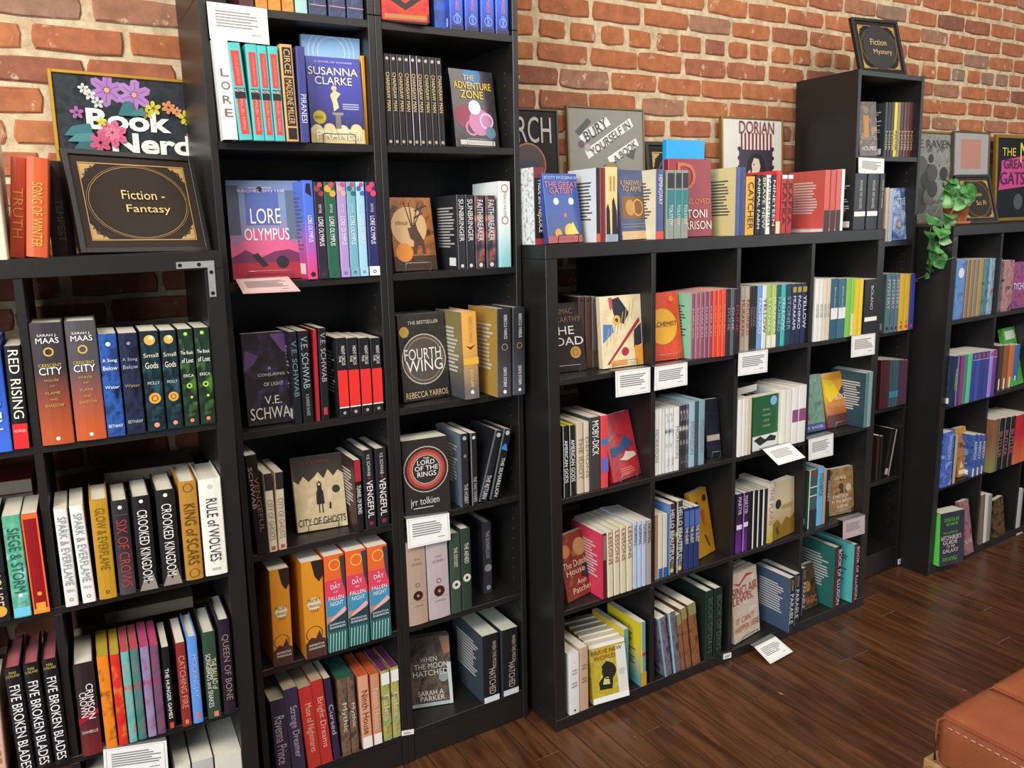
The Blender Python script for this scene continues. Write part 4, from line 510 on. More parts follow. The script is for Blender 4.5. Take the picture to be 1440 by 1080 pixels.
('S','C',(1.1847,.0,1.466),.0242,.203,.15,.0,'narrow salmon spine, twenty-fourth from left, top of central cubes','#cf6058',(),((0,.35,'#3a2c2c'),),(),'#e6dfce',0, None),
('S','C',(1.2109,.0,1.466),.015,.2055,.135,.0,'thin white spine, twenty-fifth from left, top of central cubes','#e9e6e0',(),(),(),'#e6dfce',0, None),
('S','C',(1.2792,.0,1.466),.0641,.1918,.15,.0,'black spine with white belly band, twenty-sixth from left, top of central cubes','#1f1e20',(('v','HOUSE OF LEAVES','#c9c6c0',.12,.62,.35,.65),),((.24,.33,'#ece9e2'),),(),'#e6dfce',0, None),
('S','C',(1.3492,.0,1.466),.0617,.1921,.15,.0,'broad black spine with white band, twenty-seventh from left, top of central cubes','#1f1e20',(('v','HOUSE OF LEAVES','#c9c6c0',.12,.62,.35,.65),),((.24,.33,'#ece9e2'),),(),'#e6dfce',0, None),
('S','C',(1.4169,.0,1.466),.0284,.1924,.15,.0,'narrow black spine at unit end, rightmost, top of central cubes','#1f1e20',(('v','HOUSE OF LEAVES','#c9c6c0',.12,.62,.35,.65),),(),(),'#e6dfce',0, None),
('H','C',(1.06,-.0,1.466),.14,.1,.012,0,'thin pink booklet lying flat, front edge of central unit top','#d27a94','#ddd6c6'),
('H','C',(.55,.14,1.467),.16,.02,.3,0,'bright cyan board standing upright, behind books on central unit','#18a0e0','#ddd6c6'),
('F','C',(.1219,.0797,1.091),-.1407,.1926,.125,.2015,.022,'dark brown cover with white capitals, leftmost, row one column one, central cubes','#2c2320',(('d',.75,.27,.14,'#c08a3c'),('o',.75,.27,.08,.02,'#7a5420')),(('CORMAC','#8a6a44',.1,.84,.75,.92),('MCCARTHY','#8a6a44',.05,.72,.95,.8),('THE','#e8e2d8',.1,.54,.75,.66),('ROAD','#e8e2d8',.02,.38,.97,.5)), None, 'chrome','#e6dfce',0),
('S','C',(.1777,.1,1.091),.021,.216,.135,.0,'brown spine with dark top, second from left, row one column one, central cubes','#4a3a32',(),((0,.25,'#5c4834'),),(('d',.5,.95,.2,'#1c1c1c'),),'#e6dfce',0, None),
('S','C',(.2026,.1,1.091),.0212,.2142,.135,.0,'rusty brown spine, third from left, row one column one, central cubes','#5a3c34',(),((0,.25,'#5c4834'),),(('d',.5,.95,.2,'#1c1c1c'),),'#e6dfce',0, None),
('S','C',(.2265,.1,1.091),.0187,.2125,.135,.0,'grey brown spine, fourth from left, row one column one, central cubes','#6a5c58',(),((0,.25,'#5c4834'),),(('d',.5,.95,.2,'#1c1c1c'),),'#e6dfce',0, None),
('S','C',(.2465,.1,1.091),.0148,.211,.135,.0,'bluish grey spine, fifth from left, row one column one, central cubes','#5a6478',(),((0,.25,'#5c4834'),),(('d',.5,.95,.2,'#1c1c1c'),),'#e6dfce',0, None),
('F','C',(.2976,.0409,1.091),-.0568,.0777,.1465,.2127,.022,'cream cover with cat eyes, rightmost, row one column one, central cubes','n:#e8d8b4:#e0cfa4:#d8c498',(('p','#2c2e38',((.25,.95),(.45,.98),(.7,.75),(.55,.6),(.35,.65))),('p','#4a7ab0',((.03,.35),(.3,.5),(.28,.6),(.05,.62))),('d',.38,.66,.1,'#e0a858'),('d',.38,.66,.04,'#2a2420'),('d',.86,.42,.09,'#e0a858'),('d',.86,.42,.035,'#2a2420'),('p','#a02c3c',((.1,.05),(.16,.05),(.95,.62),(.93,.68))),('d',.56,.21,.09,'#a82c34'),('p','#30323c',((.8,.5),(.98,.6),(.98,.3),(.78,.25))),('r',.8,.02,1,.28,'#e89a3c'),('r',.2,.02,.6,.1,'#e8a04a'),('p','#c04a60',((.2,.98),(.28,.98),(.3,.85),(.24,.8))),('p','#c4ab74',((.1,.3),(.115,.3),(.19,.55),(.175,.55))),('p','#c4ab74',((.19,.355),(.20500000000000002,.355),(.28,.6050000000000001),(.265,.6050000000000001))),('p','#c4ab74',((.28,.41),(.295,.41),(.37,.66),(.355,.66))),('p','#c4ab74',((.37,.46499999999999997),(.385,.46499999999999997),(.46,.7150000000000001),(.445,.7150000000000001))),('p','#c4ab74',((.45999999999999996,.52),(.475,.52),(.55,.77),(.5349999999999999,.77))),('p','#c4ab74',((.5499999999999999,.575),(.565,.575),(.6399999999999999,.8250000000000001),(.625,.8250000000000001))),('p','#c4ab74',((.64,.63),(.655,.63),(.73,.8800000000000001),(.7150000000000001,.8800000000000001))),('p','#c4ab74',((.73,.685),(.745,.685),(.8200000000000001,.935),(.8049999999999999,.935)))),(), None, 'chrome','#e6dfce',0),
('F','C',(.4684,.0409,1.091),-.0678,.1567,.128,.2103,.022,'orange cover with yellow disc, leftmost, row one column two, central cubes','n:#d0401c:#d84c22:#b8341a',(('d',.46,.5,.45,'#e3a52a'),('o',.46,.5,.45,.015,'#a86a1c'),('d',.78,.9,.07,'#e07a3a'),('r',.2,.49,.72,.493,'#7a3a10')),(('ALCHEMIST','#5a2410',.12,.5,.88,.57),), None, 'chrome','#e6dfce',0),
('S','C',(.5458,.0181,1.091),.0169,.2037,.135,.0,'mauve spine nearest green cover, second from left, row one column two, central cubes','#8f5468',(('v','KLARA SUN','#d8b8c0',.1,.8,.3,.7),),(),(('r',0,0,.12,1,'#c8a0ac'),),'#e6dfce',0,'#8cc8a4'),
('S','C',(.5606,.0141,1.091),.017,.2049,.135,.0,'pale mauve spine, third from left, row one column two, central cubes','#9a6072',(('v','KLARA SUN','#d8b8c0',.1,.8,.3,.7),),(),(('r',0,0,.12,1,'#c8a0ac'),),'#e6dfce',0, None),
('S','C',(.5754,.0101,1.091),.0171,.206,.135,.0,'third mauve spine, fourth from left, row one column two, central cubes','#94566a',(('v','KLARA SUN','#d8b8c0',.1,.8,.3,.7),),(),(('r',0,0,.12,1,'#c8a0ac'),),'#e6dfce',0, None),
('S','C',(.5904,.0061,1.091),.0172,.2072,.135,.0,'greyed mauve spine, fifth from left, row one column two, central cubes','#8a5060',(('v','KLARA SUN','#d8b8c0',.1,.8,.3,.7),),(),(('r',0,0,.12,1,'#c8a0ac'),),'#e6dfce',0, None),
('S','C',(.6053,.0021,1.091),.0173,.2084,.135,.0,'deep mauve spine, sixth from left, row one column two, central cubes','#8c4a5c',(('v','KLARA SUN','#d8b8c0',.1,.8,.3,.7),),(),(('r',0,0,.12,1,'#c8a0ac'),),'#e6dfce',0, None),
('S','C',(.6204,-.0019,1.091),.0174,.2096,.135,.0,'vermilion spine, seventh from left, row one column two, central cubes','#d8452c',(('v','KLARA SUN','#e89a80',.1,.8,.3,.7),),(),(('r',0,0,.12,1,'#ef8a6c'),),'#e6dfce',0, None),
('S','C',(.6355,-.0059,1.091),.0175,.2107,.135,.0,'second vermilion spine, eighth from left, row one column two, central cubes','#dc4c30',(('v','KLARA SUN','#e89a80',.1,.8,.3,.7),),(),(('r',0,0,.12,1,'#ef8a6c'),),'#e6dfce',0, None),
('S','C',(.6507,-.0099,1.091),.0176,.2119,.135,.0,'third vermilion spine, ninth from left, row one column two, central cubes','#d64830',(('v','KLARA SUN','#e89a80',.1,.8,.3,.7),),(),(('r',0,0,.12,1,'#ef8a6c'),),'#e6dfce',0, None),
('S','C',(.6692,-.0119,1.091),.0158,.2123,.135,.0,'black spine with grey title, tenth from left, row one column two, central cubes','#2a262a',(('v','DUNE','#8a8a8a',.1,.8,.18,.82),),(),(),'#e6dfce',0, None),
('S','C',(.6864,-.0119,1.091),.0159,.2111,.135,.0,'grey steel spine, eleventh from left, row one column two, central cubes','#5c5e66',(('v','DUNE','#aaaaaa',.1,.8,.18,.82),),(),(),'#e6dfce',0, None),
('S','C',(.7038,-.0119,1.091),.0192,.21,.135,.0,'black spine with red title, rightmost, row one column two, central cubes','#241c20',(('v','DUNE','#b02a34',.1,.8,.18,.82),),(),(),'#e6dfce',0, None),
('S','C',(.7556,.0131,1.091),.0197,.2114,.135,.0,'tan spine with red letters, leftmost, row one column three, central cubes','#b0a08c',(('v','MURAKAMI','#9a2c2c',.2,.75,.18,.82),),(),(),'#e6dfce',0, None),
('S','C',(.7771,.0131,1.091),.0205,.2108,.135,.0,'second tan spine, red letters, second from left, row one column three, central cubes','#b3a48e',(('v','PACHINKO','#9a2c2c',.2,.75,.18,.82),),(),(),'#e6dfce',0, None),
('S','C',(.7994,.0131,1.091),.0107,.2102,.135,.0,'thin black spine, third from left, row one column three, central cubes','#26221f',(('v','YELLOW','#9a8a78',.2,.75,.18,.82),),(),(),'#e6dfce',0, None),
('S','C',(.8113,.0131,1.091),.0107,.2102,.135,.0,'thin brown black spine, fourth from left, row one column three, central cubes','#2c2622',(('v','STONER','#9a8a78',.2,.75,.18,.82),),(),(),'#e6dfce',0, None),
('S','C',(.8232,.0131,1.091),.0081,.2102,.135,.0,'thin navy spine, fifth from left, row one column three, central cubes','#20242e',(('v','MURAKAMI','#888888',.2,.75,.18,.82),),(),(),'#e6dfce',0, None),
('S','C',(.8329,.0131,1.091),.022,.2104,.135,.0,'light blue spine, sixth from left, row one column three, central cubes','#6f9cc8',(('v','PACHINKO','#e8eef4',.2,.75,.18,.82),),(),(),'#e6dfce',0, None),
('S','C',(.8567,.0131,1.091),.0205,.2096,.135,.0,'white and navy spine, seventh from left, row one column three, central cubes','#d8dce4',(('v','YELLOW','#2c3a5a',.2,.75,.18,.82),),(),(),'#e6dfce',0, None),
('S','C',(.879,.0131,1.091),.0207,.209,.135,.0,'yellow green spine, eighth from left, row one column three, central cubes','#a2b85a',(('v','STONER','#e8eec0',.2,.75,.18,.82),),(),(('r',0,0,1,.2,'#e8e4d0'),),'#e6dfce',0, None),
('S','C',(.9016,.0131,1.091),.0215,.2083,.135,.0,'pale green spine, ninth from left, row one column three, central cubes','#b4c46e',(('v','MURAKAMI','#eef0d0',.2,.75,.18,.82),),(),(('r',0,0,1,.2,'#e8e4d0'),),'#e6dfce',0, None),
('S','C',(.925,.0131,1.091),.0203,.2076,.135,.0,'deep teal spine, tenth from left, row one column three, central cubes','#2c5a64',(('v','PACHINKO','#a8c8cc',.2,.75,.18,.82),),(),(),'#e6dfce',0, None),
('S','C',(.9472,.0131,1.091),.0205,.207,.135,.0,'bright turquoise spine, eleventh from left, row one column three, central cubes','#3cb4ac',(('v','YELLOW','#d0f0ec',.2,.75,.18,.82),),(),(),'#e6dfce',0, None),
('S','C',(.9692,.0131,1.091),.0267,.2064,.135,.0,'dark petrol spine, twelfth from left, row one column three, central cubes','#24404e',(('v','STONER','#8aa0aa',.2,.75,.18,.82),),(),(),'#e6dfce',0, None),
('S','C',(.9982,.0131,1.091),.0227,.2054,.135,.0,'navy spine with white title, thirteenth from left, row one column three, central cubes','#22284a',(('v','MURAKAMI','#e8e8ee',.2,.75,.18,.82),),(),(('r',.1,.86,.9,.95,'#b09a3c'),),'#e6dfce',0, None),
('S','C',(1.0228,.0131,1.091),.0225,.2047,.135,.0,'second navy spine, white title, fourteenth from left, row one column three, central cubes','#22284a',(('v','PACHINKO','#e8e8ee',.2,.75,.18,.82),),(),(('r',.1,.86,.9,.95,'#b09a3c'),),'#e6dfce',0, None),
('S','C',(1.048,.0131,1.091),.026,.2039,.135,.0,'navy spine touching divider, rightmost, row one column three, central cubes','#252b50',(('v','YELLOW','#e8e8ee',.2,.75,.18,.82),),(),(('r',.1,.86,.9,.95,'#b09a3c'),),'#e6dfce',0, None),
('S','C',(1.1002,-.0009,1.091),.0207,.2168,.14,.0,'white spine nearest divider, leftmost, row one column four, central cubes','#e8e5de',(('v','AUSTER','#9a948a',.4,.62,.18,.82),),(),(),'#e6dfce',0, None),
('S','C',(1.122,-.0009,1.091),.0197,.2155,.14,.0,'white spine with faint lines, second from left, row one column four, central cubes','#e4e0d8',(('v','AUSTER','#9a948a',.4,.62,.18,.82),),(),(),'#e6dfce',0, None),
('S','C',(1.1429,-.0009,1.091),.0175,.2142,.14,.0,'cream slim spine, third from left, row one column four, central cubes','#dccfb8',(('v','AUSTER','#9a948a',.4,.62,.18,.82),),(),(),'#e6dfce',0, None),
('S','C',(1.1616,-.0009,1.091),.0177,.213,.14,.0,'pale beige slim spine, fourth from left, row one column four, central cubes','#d8c8b0',(('v','AUSTER','#9a948a',.4,.62,.18,.82),),(),(),'#e6dfce',0, None),
('S','C',(1.1805,-.0009,1.091),.038,.2119,.14,.0,'petrol spine with white band, fifth from left, row one column four, central cubes','#2f5a6e',(('v','BOLANO','#c9c6c0',.12,.55,.4,.6),),((.33,.52,'#ece9e4'),),(),'#e6dfce',0, None),
('S','C',(1.2209,-.0009,1.091),.0401,.2094,.14,.0,'teal spine with white band, sixth from left, row one column four, central cubes','#3a6a7c',(('v','BOLANO','#c9c6c0',.12,.55,.4,.6),),((.33,.52,'#ece9e4'),),(),'#e6dfce',0, None),
('S','C',(1.2635,-.0009,1.091),.0255,.2068,.14,.0,'lime green spine, seventh from left, row one column four, central cubes','#7cc04c',(),(),(),'#e6dfce',0, None),
('S','C',(1.2909,-.0009,1.091),.0257,.2051,.14,.0,'lime and cream spine, eighth from left, row one column four, central cubes','#8cc45c',(),((0,.4,'#ddd8b8'),),(),'#e6dfce',0, None),
('S','C',(1.305,-.0109,1.091),.0178,.2046,.14,.0,'slim yellow spine, ninth from left, row one column four, central cubes','#e0c02e',(),(),(),'#e6dfce',0, None),
('S','C',(1.3241,-.0109,1.091),.0187,.2034,.14,.0,'bright yellow spine, tenth from left, row one column four, central cubes','#e8c83a',(),(),(),'#e6dfce',0, None),
('S','C',(1.3525,-.0109,1.091),.0745,.1991,.14,.0,'thick black spine, white band, rightmost, row one column four, central cubes','#201f21',(('v','BOLANO','#c9c6c0',.12,.55,.4,.6),),((.24,.32,'#f0ede6'),),(),'#e6dfce',0, None),
('S','C',(.0514,.01,.74),.0189,.2126,.16,.0,'black spine with yellow pages, leftmost, row two column one, central cubes','#1b1b1d',(('v','AMERICAN GODS','#e8e8e4',.2,.8,.2,.85),),(),(('r',0,0,.1,1,'#c8c8c8'),),'#cfd03a',0, None),
('S','C',(.074,.01,.74),.0203,.2111,.16,.0,'second black spine, yellow pages, second from left, row two column one, central cubes','#1b1b1d',(('v','AMERICAN GODS','#e8e8e4',.2,.8,.2,.85),),(),(('r',0,0,.1,1,'#c8c8c8'),),'#cfd03a',0, None),
('S','C',(.1007,.01,.74),.0231,.2132,.16,.0,'beige spine, third from left, row two column one, central cubes','#c8b69c',(('v','THE IDIOT','#8a7a66',.2,.8,.2,.85),),(),(),'#ded6c4',0, None),
('S','C',(.1264,.01,.74),.0182,.2135,.16,.0,'light beige spine, fourth from left, row two column one, central cubes','#d0c0a8',(('v','DEMONS','#8a7a66',.2,.8,.2,.85),),(),(),'#ded6c4',0, None),
('S','C',(.1472,.01,.74),.0368,.223,.16,.0,'broad charcoal spine, fifth from left, row two column one, central cubes','#3a3a3a',(('v','MOBY-DICK','#f0eee8',.05,.52,.2,.85),),(),(),'#ded6c4',0, None),
('S','C',(.188,.01,.74),.0256,.2222,.16,.0,'coral red spine, blue patches, sixth from left, row two column one, central cubes','#d8444c',(),(),(('r',0,.6,1,.68,'#2c7ab0'),('r',0,.22,1,.42,'#5a6ab8')),'#e6dfce',0, None),
('F','C',(.3072,.0336,.74),.2086,.2551,.1325,.2053,.022,'red painted cover, white hands, rightmost, row two column one, central cubes','n:#a8202c:#b82a30:#8c1c2c',(('p','#2f4f7a',((.1,.35),(.5,.4),(.9,.5),(.7,.65),(.4,.5),(.1,.5))),('p','#d8c8b8',((.35,.3),(.6,.26),(.95,.3),(.9,.36),(.6,.4),(.5,.33))),('p','#b8a088',((.02,.6),(.3,.7),(.4,.75),(.15,.62))),('l',.3,.08,.8,.18,3,'#d86a60')),(), None, 'chrome','#e6dfce',0),
('S','C',(.3927,.01,.74),.0188,.2102,.15,.0,'white spine by divider, leftmost, row two column two, central cubes','#e6e3dc',(('v','MORRISON','#8a8a88',.3,.8,.18,.82),),(),(),'#cfd0cc',0, None),
('S','C',(.413,.01,.74),.0122,.2095,.15,.0,'thin white spine, second from left, row two column two, central cubes','#dedbd4',(),(),(),'#cfd0cc',0, None),
('S','C',(.4264,.01,.74),.0111,.2075,.15,.0,'thin cream white spine, third from left, row two column two, central cubes','#d8d4c8',(),(),(),'#cfd0cc',0, None),
('S','C',(.4393,.01,.74),.0153,.2078,.15,.0,'white spine with black flecks, fourth from left, row two column two, central cubes','n:#e2e4e0:#d6d8d4:#33363a',(),(),(),'#cfd0cc',0, None),
('S','C',(.4559,.01,.74),.0166,.2077,.15,.0,'second flecked white spine, fifth from left, row two column two, central cubes','n:#e2e4e0:#d6d8d4:#33363a',(),(),(),'#cfd0cc',0, None),
('S','C',(.4743,.01,.74),.0216,.2073,.15,.0,'plain white spine, sixth from left, row two column two, central cubes','#e2e0da',(('v','MORRISON','#8a8a88',.3,.8,.18,.82),),(),(),'#cfd0cc',0, None),
('S','C',(.4988,.01,.74),.0115,.2083,.15,.0,'black and white thin spine, seventh from left, row two column two, central cubes','n:#2a2a2e:#3a383c:#c8c8c8',(),(),(),'#cfd0cc',0, None),
('S','C',(.5115,.01,.74),.0115,.2087,.15,.0,'second black white thin spine, eighth from left, row two column two, central cubes','n:#2a2a2e:#3a383c:#c8c8c8',(),(),(),'#cfd0cc',0, None),
('S','C',(.5242,.01,.74),.011,.2092,.15,.0,'grey mauve thin spine, ninth from left, row two column two, central cubes','n:#4a4448:#6a5c62:#c8c8c8',(),(),(),'#cfd0cc',0, None),
('S','C',(.5367,.01,.74),.0249,.2143,.15,.0,'pale blue spine, tenth from left, row two column two, central cubes','#9cb8c4',(('v','MORRISON','#8a8a88',.3,.8,.18,.82),),(),(),'#a8c0c4',0, None),
('S','C',(.5634,.01,.74),.0136,.2128,.15,.0,'dark slate spine, eleventh from left, row two column two, central cubes','#3a4a58',(),(),(),'#a8c0c4',0, None),
('S','C',(.5789,.01,.74),.0256,.213,.15,.0,'aqua grey spine, twelfth from left, row two column two, central cubes','#7fa0a8',(('v','MORRISON','#8a8a88',.3,.8,.18,.82),),(),(),'#a8c0c4',0, None),
('F','C',(.6809,.041,.74),-.1171,.1381,.0576,.1941,.022,'black leaning cover, pale label, rightmost, row two column two, central cubes','n:#15171f:#1c2030:#101218',(('r',.05,.28,.95,.38,'#b8a898'),),(), None, 'chrome','#e6dfce',0),
('S','C',(.7416,-.0023,.74),.0181,.1945,.135,.0,'white spine, red top, leftmost, row two column three, central cubes','#e8e5dc',(),(),(),'#e6dfce',0, None),
('S','C',(.7614,-.0023,.74),.0155,.1942,.135,.0,'second white spine, second from left, row two column three, central cubes','#e4e1d8',(),(),(),'#e6dfce',0, None),
('S','C',(.7781,-.0023,.74),.0136,.1943,.135,.0,'thin cream spine, third from left, row two column three, central cubes','#dcd4c4',(),(),(),'#e6dfce',0, None),
('S','C',(.7928,-.0023,.74),.0123,.1946,.135,.0,'peach thin spine, fourth from left, row two column three, central cubes','#d8b8a0',(),(),(),'#e6dfce',0, None),
('F','C',(.8814,.0067,.74),.0241,.0034,.1256,.1877,.035,'green cover, snowy foot, fifth from left, row two column three, central cubes','#1f5c34',(('r',0,0,1,.27,'#d8dcd8'),('p','#20241f',((.05,.2),(.3,.26),(.5,.18),(.7,.25),(.95,.2),(.9,.12),(.6,.14),(.3,.08))),('d',.8,.88,.13,'#7ab0d8')),(('SMALL','#a8b88a',.36,.72,.66,.76),('THINGS','#a8b88a',.34,.62,.68,.66),('LIKE','#a8b88a',.4,.52,.62,.56),('THESE','#a8b88a',.36,.42,.66,.46)), None, None, '#e6dfce',0),
('S','C',(.947,-.0023,.74),.0253,.2007,.16,.0,'ivory spine by green cover, sixth from left, row two column three, central cubes','#e6e2d6',(),(),(),'#e6dfce',0, None),
('S','C',(.9741,-.0023,.74),.0256,.1996,.16,.0,'ivory slim spine, seventh from left, row two column three, central cubes','#e2ddd0',(),(),(),'#e6dfce',0, None),
('S','C',(1.0015,-.0023,.74),.0317,.2035,.16,.0,'white spine, purple band, eighth from left, row two column three, central cubes','#e8e5de',(),((.38,.6,'#8c4a7a'),),(),'#e6dfce',0, None),
('S','C',(1.0351,-.0023,.74),.0389,.2041,.16,.0,'wide white spine, purple band, rightmost, row two column three, central cubes','#e8e5de',(),((.38,.6,'#8c4a7a'),),(),'#e6dfce',0, None),
('H','C',(.78,.06,.93),.14,.2,.026,.15,'white edged dark green book, lying in row two, central cubes','#1c2e22','#e9e6dc'),
('F','C',(1.191,.0553,.74),-.0456,.1801,.13,.2074,.022,'sage green cover, blue foot, leftmost, row two column four, central cubes','n:#5f8a72:#6c987e:#4a6a5c',(('r',0,0,1,.14,'#3a4a8a'),('p','#8a3a30',((.2,.25),(.4,.2),(.35,.5)))),(('RIVER','#a8d0bc',.1,.85,.8,.92),('THE BAKER','#c8d0e0',.1,.05,.9,.1)), None, None, '#e6dfce',0),
('F','C',(1.344,.0533,.74),-.0203,.2349,.1368,.2033,.022,'yellow orange cover, purple edge, second from left, row two column four, central cubes','g:#e8a818:#8a2c34',(('p','#4a3a6a',((.98,.98),(.98,.4),(.6,.62),(.8,.75))),('p','#f0d020',((.02,.9),(.4,.85),(.6,.6),(.2,.45),(.05,.6))),('r',0,0,1,.22,'#5a3430')),(('CORMAC','#e89a4a',.3,.88,.85,.95),('MCCARTHY','#f0c070',.3,.77,.98,.84),('BLOOD','#f0e8e0',.4,.49,.92,.58),('MERIDIAN','#e8a890',.1,.36,.95,.44)), None, 'chrome','#e6dfce',0),
('S','C',(1.3852,-.0111,.74),.0192,.2062,.15,.0,'grey green slim spine, third from left, row two column four, central cubes','#5a7a78',(),(),(),'#e6dfce',0,'#2c4854'),
('S','C',(1.4059,-.0111,.74),.0211,.209,.15,.0,'pale teal slim spine, rightmost, row two column four, central cubes','#7a9c9a',(),(),(),'#e6dfce',0, None),
('F','C',(.1372,.0461,.389),.2156,.2318,.1258,.201,.022,'red brown portrait cover, leftmost, row three column one, central cubes','n:#8a3a24:#7a2c20:#a8643a',(('d',.2,.75,.16,'#c98a4c'),('d',.7,.75,.22,'#b8925c'),('p','#2c2430',((.6,.3),(.95,.2),(.95,.45),(.7,.5)))),(('The Dutch','#e8d0b8',.02,.48,.85,.58),('House','#e8d0b8',.1,.37,.75,.46),('Ann','#e8d0b8',.4,.2,.72,.28),('Patchett','#e8d0b8',.22,.08,.95,.17)), None, None, '#e6dfce',0),
('S','C',(.1772,-.0027,.389),.0192,.2111,.16,.0,'maroon spine on pink book, second from left, row three column one, central cubes','#5a1c22',(),(),(('r',0,0,.15,1,'#d83a54'),('r',.2,.6,.9,.97,'#8a6a6a')),'#e6dfce',0,'#d83c58'),
('S','C',(.199,-.0027,.389),.0221,.2136,.17,-.016,'cream spine with red title, third from left, row three column one, central cubes','#d8cda8',(('v','LESSONS','#9a4030',.02,.5,.2,.8),),(),(('r',0,0,.15,1,'#f0ecdc'),),'#e6dfce',0, None),
('S','C',(.2238,-.0027,.389),.0224,.2145,.17,-.0118,'second cream spine, red title, fourth from left, row three column one, central cubes','#d8cda8',(('v','LESSONS','#9a4030',.02,.5,.2,.8),),(),(('r',0,0,.15,1,'#f0ecdc'),),'#e6dfce',0, None),
('S','C',(.2488,-.0027,.389),.0212,.2155,.17,-.0074,'third cream spine, red title, fifth from left, row three column one, central cubes','#d8cda8',(('v','LESSONS','#9a4030',.02,.5,.2,.8),),(),(('r',0,0,.15,1,'#f0ecdc'),),'#e6dfce',0, None),
('S','C',(.2727,-.0027,.389),.0228,.2167,.17,-.0029,'cream spine by blue spines, sixth from left, row three column one, central cubes','#d8cda8',(('v','LESSONS','#9a4030',.02,.5,.2,.8),),(),(('r',0,0,.15,1,'#f0ecdc'),),'#e6dfce',0, None),
('S','C',(.2982,-.0027,.389),.0158,.22,.17,.0,'pale blue spine, seventh from left, row three column one, central cubes','#b8c4d8',(('v','NORMAL','#33333a',.05,.35,.18,.82),),(),(),'#e6dfce',0, None),
('S','C',(.3159,-.0027,.389),.0165,.2184,.17,.0,'second pale blue spine, eighth from left, row three column one, central cubes','#b8c4d8',(('v','NORMAL','#33333a',.05,.35,.18,.82),),(),(),'#e6dfce',0, None),
('S','C',(.334,-.0027,.389),.0163,.2166,.17,.0,'whitish blue spine, ninth from left, row three column one, central cubes','#b8c4d8',(('v','NORMAL','#33333a',.05,.35,.18,.82),),(),(),'#e6dfce',0, None),
('S','C',(.3523,-.0027,.389),.0197,.2148,.17,.0,'blue grey spine by divider, rightmost, row three column one, central cubes','#a89a94',(('v','NORMAL','#33333a',.05,.35,.18,.82),),(),(),'#e6dfce',0, None),
('S','C',(.3946,.01,.389),.0149,.2173,.135,.0,'tan spine, leftmost, row three column two, central cubes','#a8876c',(),(),(),'#e6dfce',0, None),
('S','C',(.4112,.01,.389),.018,.216,.135,.0,'ivory blue spine, second from left, row three column two, central cubes','#d8ccb4',(),((0,.16,'#3a5a98'),),(),'#e6dfce',0, None),
('S','C',(.431,.01,.389),.0187,.214,.135,.0,'ivory spine, blue foot, third from left, row three column two, central cubes','#d0cab8',(),((0,.16,'#3a5a98'),),(),'#e6dfce',0, None),
('S','C',(.4561,.01,.389),.0241,.2419,.16,.0,'colourful tall spine, fourth from left, row three column two, central cubes','n:#3a2c30:#5a3a40:#a8a05a',(('v','HELLO BEAUTIFUL','#e8e0c8',.08,.8,.15,.85),),(),(('r',0,0,.15,1,'#7fa8e0'),('d',.5,.06,.3,'#d8c050')),'#e6dfce',0,'#5a8ac8'),
('S','C',(.4882,.01,.389),.0269,.2447,.16,.0,'second colourful tall spine, fifth from left, row three column two, central cubes','n:#3a3038:#5a3a40:#a8c0a0',(('v','HELLO BEAUTIFUL','#e8e0c8',.08,.8,.15,.85),),(),(('r',0,0,.15,1,'#a0e0d8'),('d',.5,.06,.3,'#d8c050')),'#e6dfce',0, None),
('S','C',(.5211,.01,.389),.02,.2135,.135,.0,'navy sky spine, sixth from left, row three column two, central cubes','#28386a',(('v','THE GUEST','#efece4',.3,.58,.18,.82),),((.7,.96,'#4a6aa8'),),(),'#e6dfce',0, None),
('S','C',(.5436,.01,.389),.0208,.2123,.135,.0,'second navy sky spine, seventh from left, row three column two, central cubes','#28386a',(('v','THE GUEST','#efece4',.3,.58,.18,.82),),((.7,.96,'#4a6aa8'),),(),'#e6dfce',0, None),
('S','C',(.5669,.01,.389),.0216,.2109,.135,.0,'navy spine by yellow cover, eighth from left, row three column two, central cubes','#28386a',(('v','THE GUEST','#efece4',.3,.58,.18,.82),),((.7,.96,'#4a6aa8'),),(),'#e6dfce',0, None),
('F','C',(.6715,.0562,.389),.2491,.1897,.1025,.2259,.022,'mustard cover, dark ovals, rightmost, row three column two, central cubes','#c08a1c',(('d',.78,.85,.12,'#3a2a14'),('d',.3,.8,.1,'#3a2a14'),('p','#c0541c',((.4,.7),(.7,.68),(.6,.4))),('p','#3a2a14',((.5,.3),(.58,.3),(.75,.12),(.7,.1)))),(), None, None, '#e6dfce',0),
('S','C',(.7584,.01,.389),.0256,.2129,.135,.0,'purple spine, white label, leftmost, row three column three, central cubes','g:#2c1c3a:#6a2c84',(('v','MARTYR','#d8c8e0',.05,.35,.18,.82),),(),(('r',0,.4,1,.48,'#ddd6e0'),),'#e6dfce',0, None),
('S','C',(.7892,.01,.389),.0245,.2116,.135,.0,'second purple spine, label, second from left, row three column three, central cubes','g:#2c1c3a:#6a2c84',(('v','MARTYR','#d8c8e0',.05,.35,.18,.82),),(),(('r',0,.42,1,.5,'#ddd6e0'),('r',0,0,.15,1,'#b88ad0')),'#e6dfce',0, None),
('S','C',(.8165,.01,.389),.0153,.2111,.135,.0,'slim black spine, third from left, row three column three, central cubes','#1a181a',(),(),(),'#e6dfce',0, None),
('S','C',(.8346,.01,.389),.0211,.2099,.135,.0,'black spine, white edge, fourth from left, row three column three, central cubes','#1a181a',(),(),(('r',0,0,.3,1,'#e8e6e2'),),'#e6dfce',0, None),
('S','C',(.8592,.01,.389),.0205,.2075,.135,.0,'second black spine, white edge, fifth from left, row three column three, central cubes','#1a181a',(),(),(('r',0,0,.3,1,'#e8e6e2'),),'#e6dfce',0, None),
('S','C',(.8833,.01,.389),.0257,.2052,.135,.0,'black spine by cream spine, sixth from left, row three column three, central cubes','#1a181a',(),(),(('r',0,0,.3,1,'#e8e6e2'),),'#e6dfce',0, None),
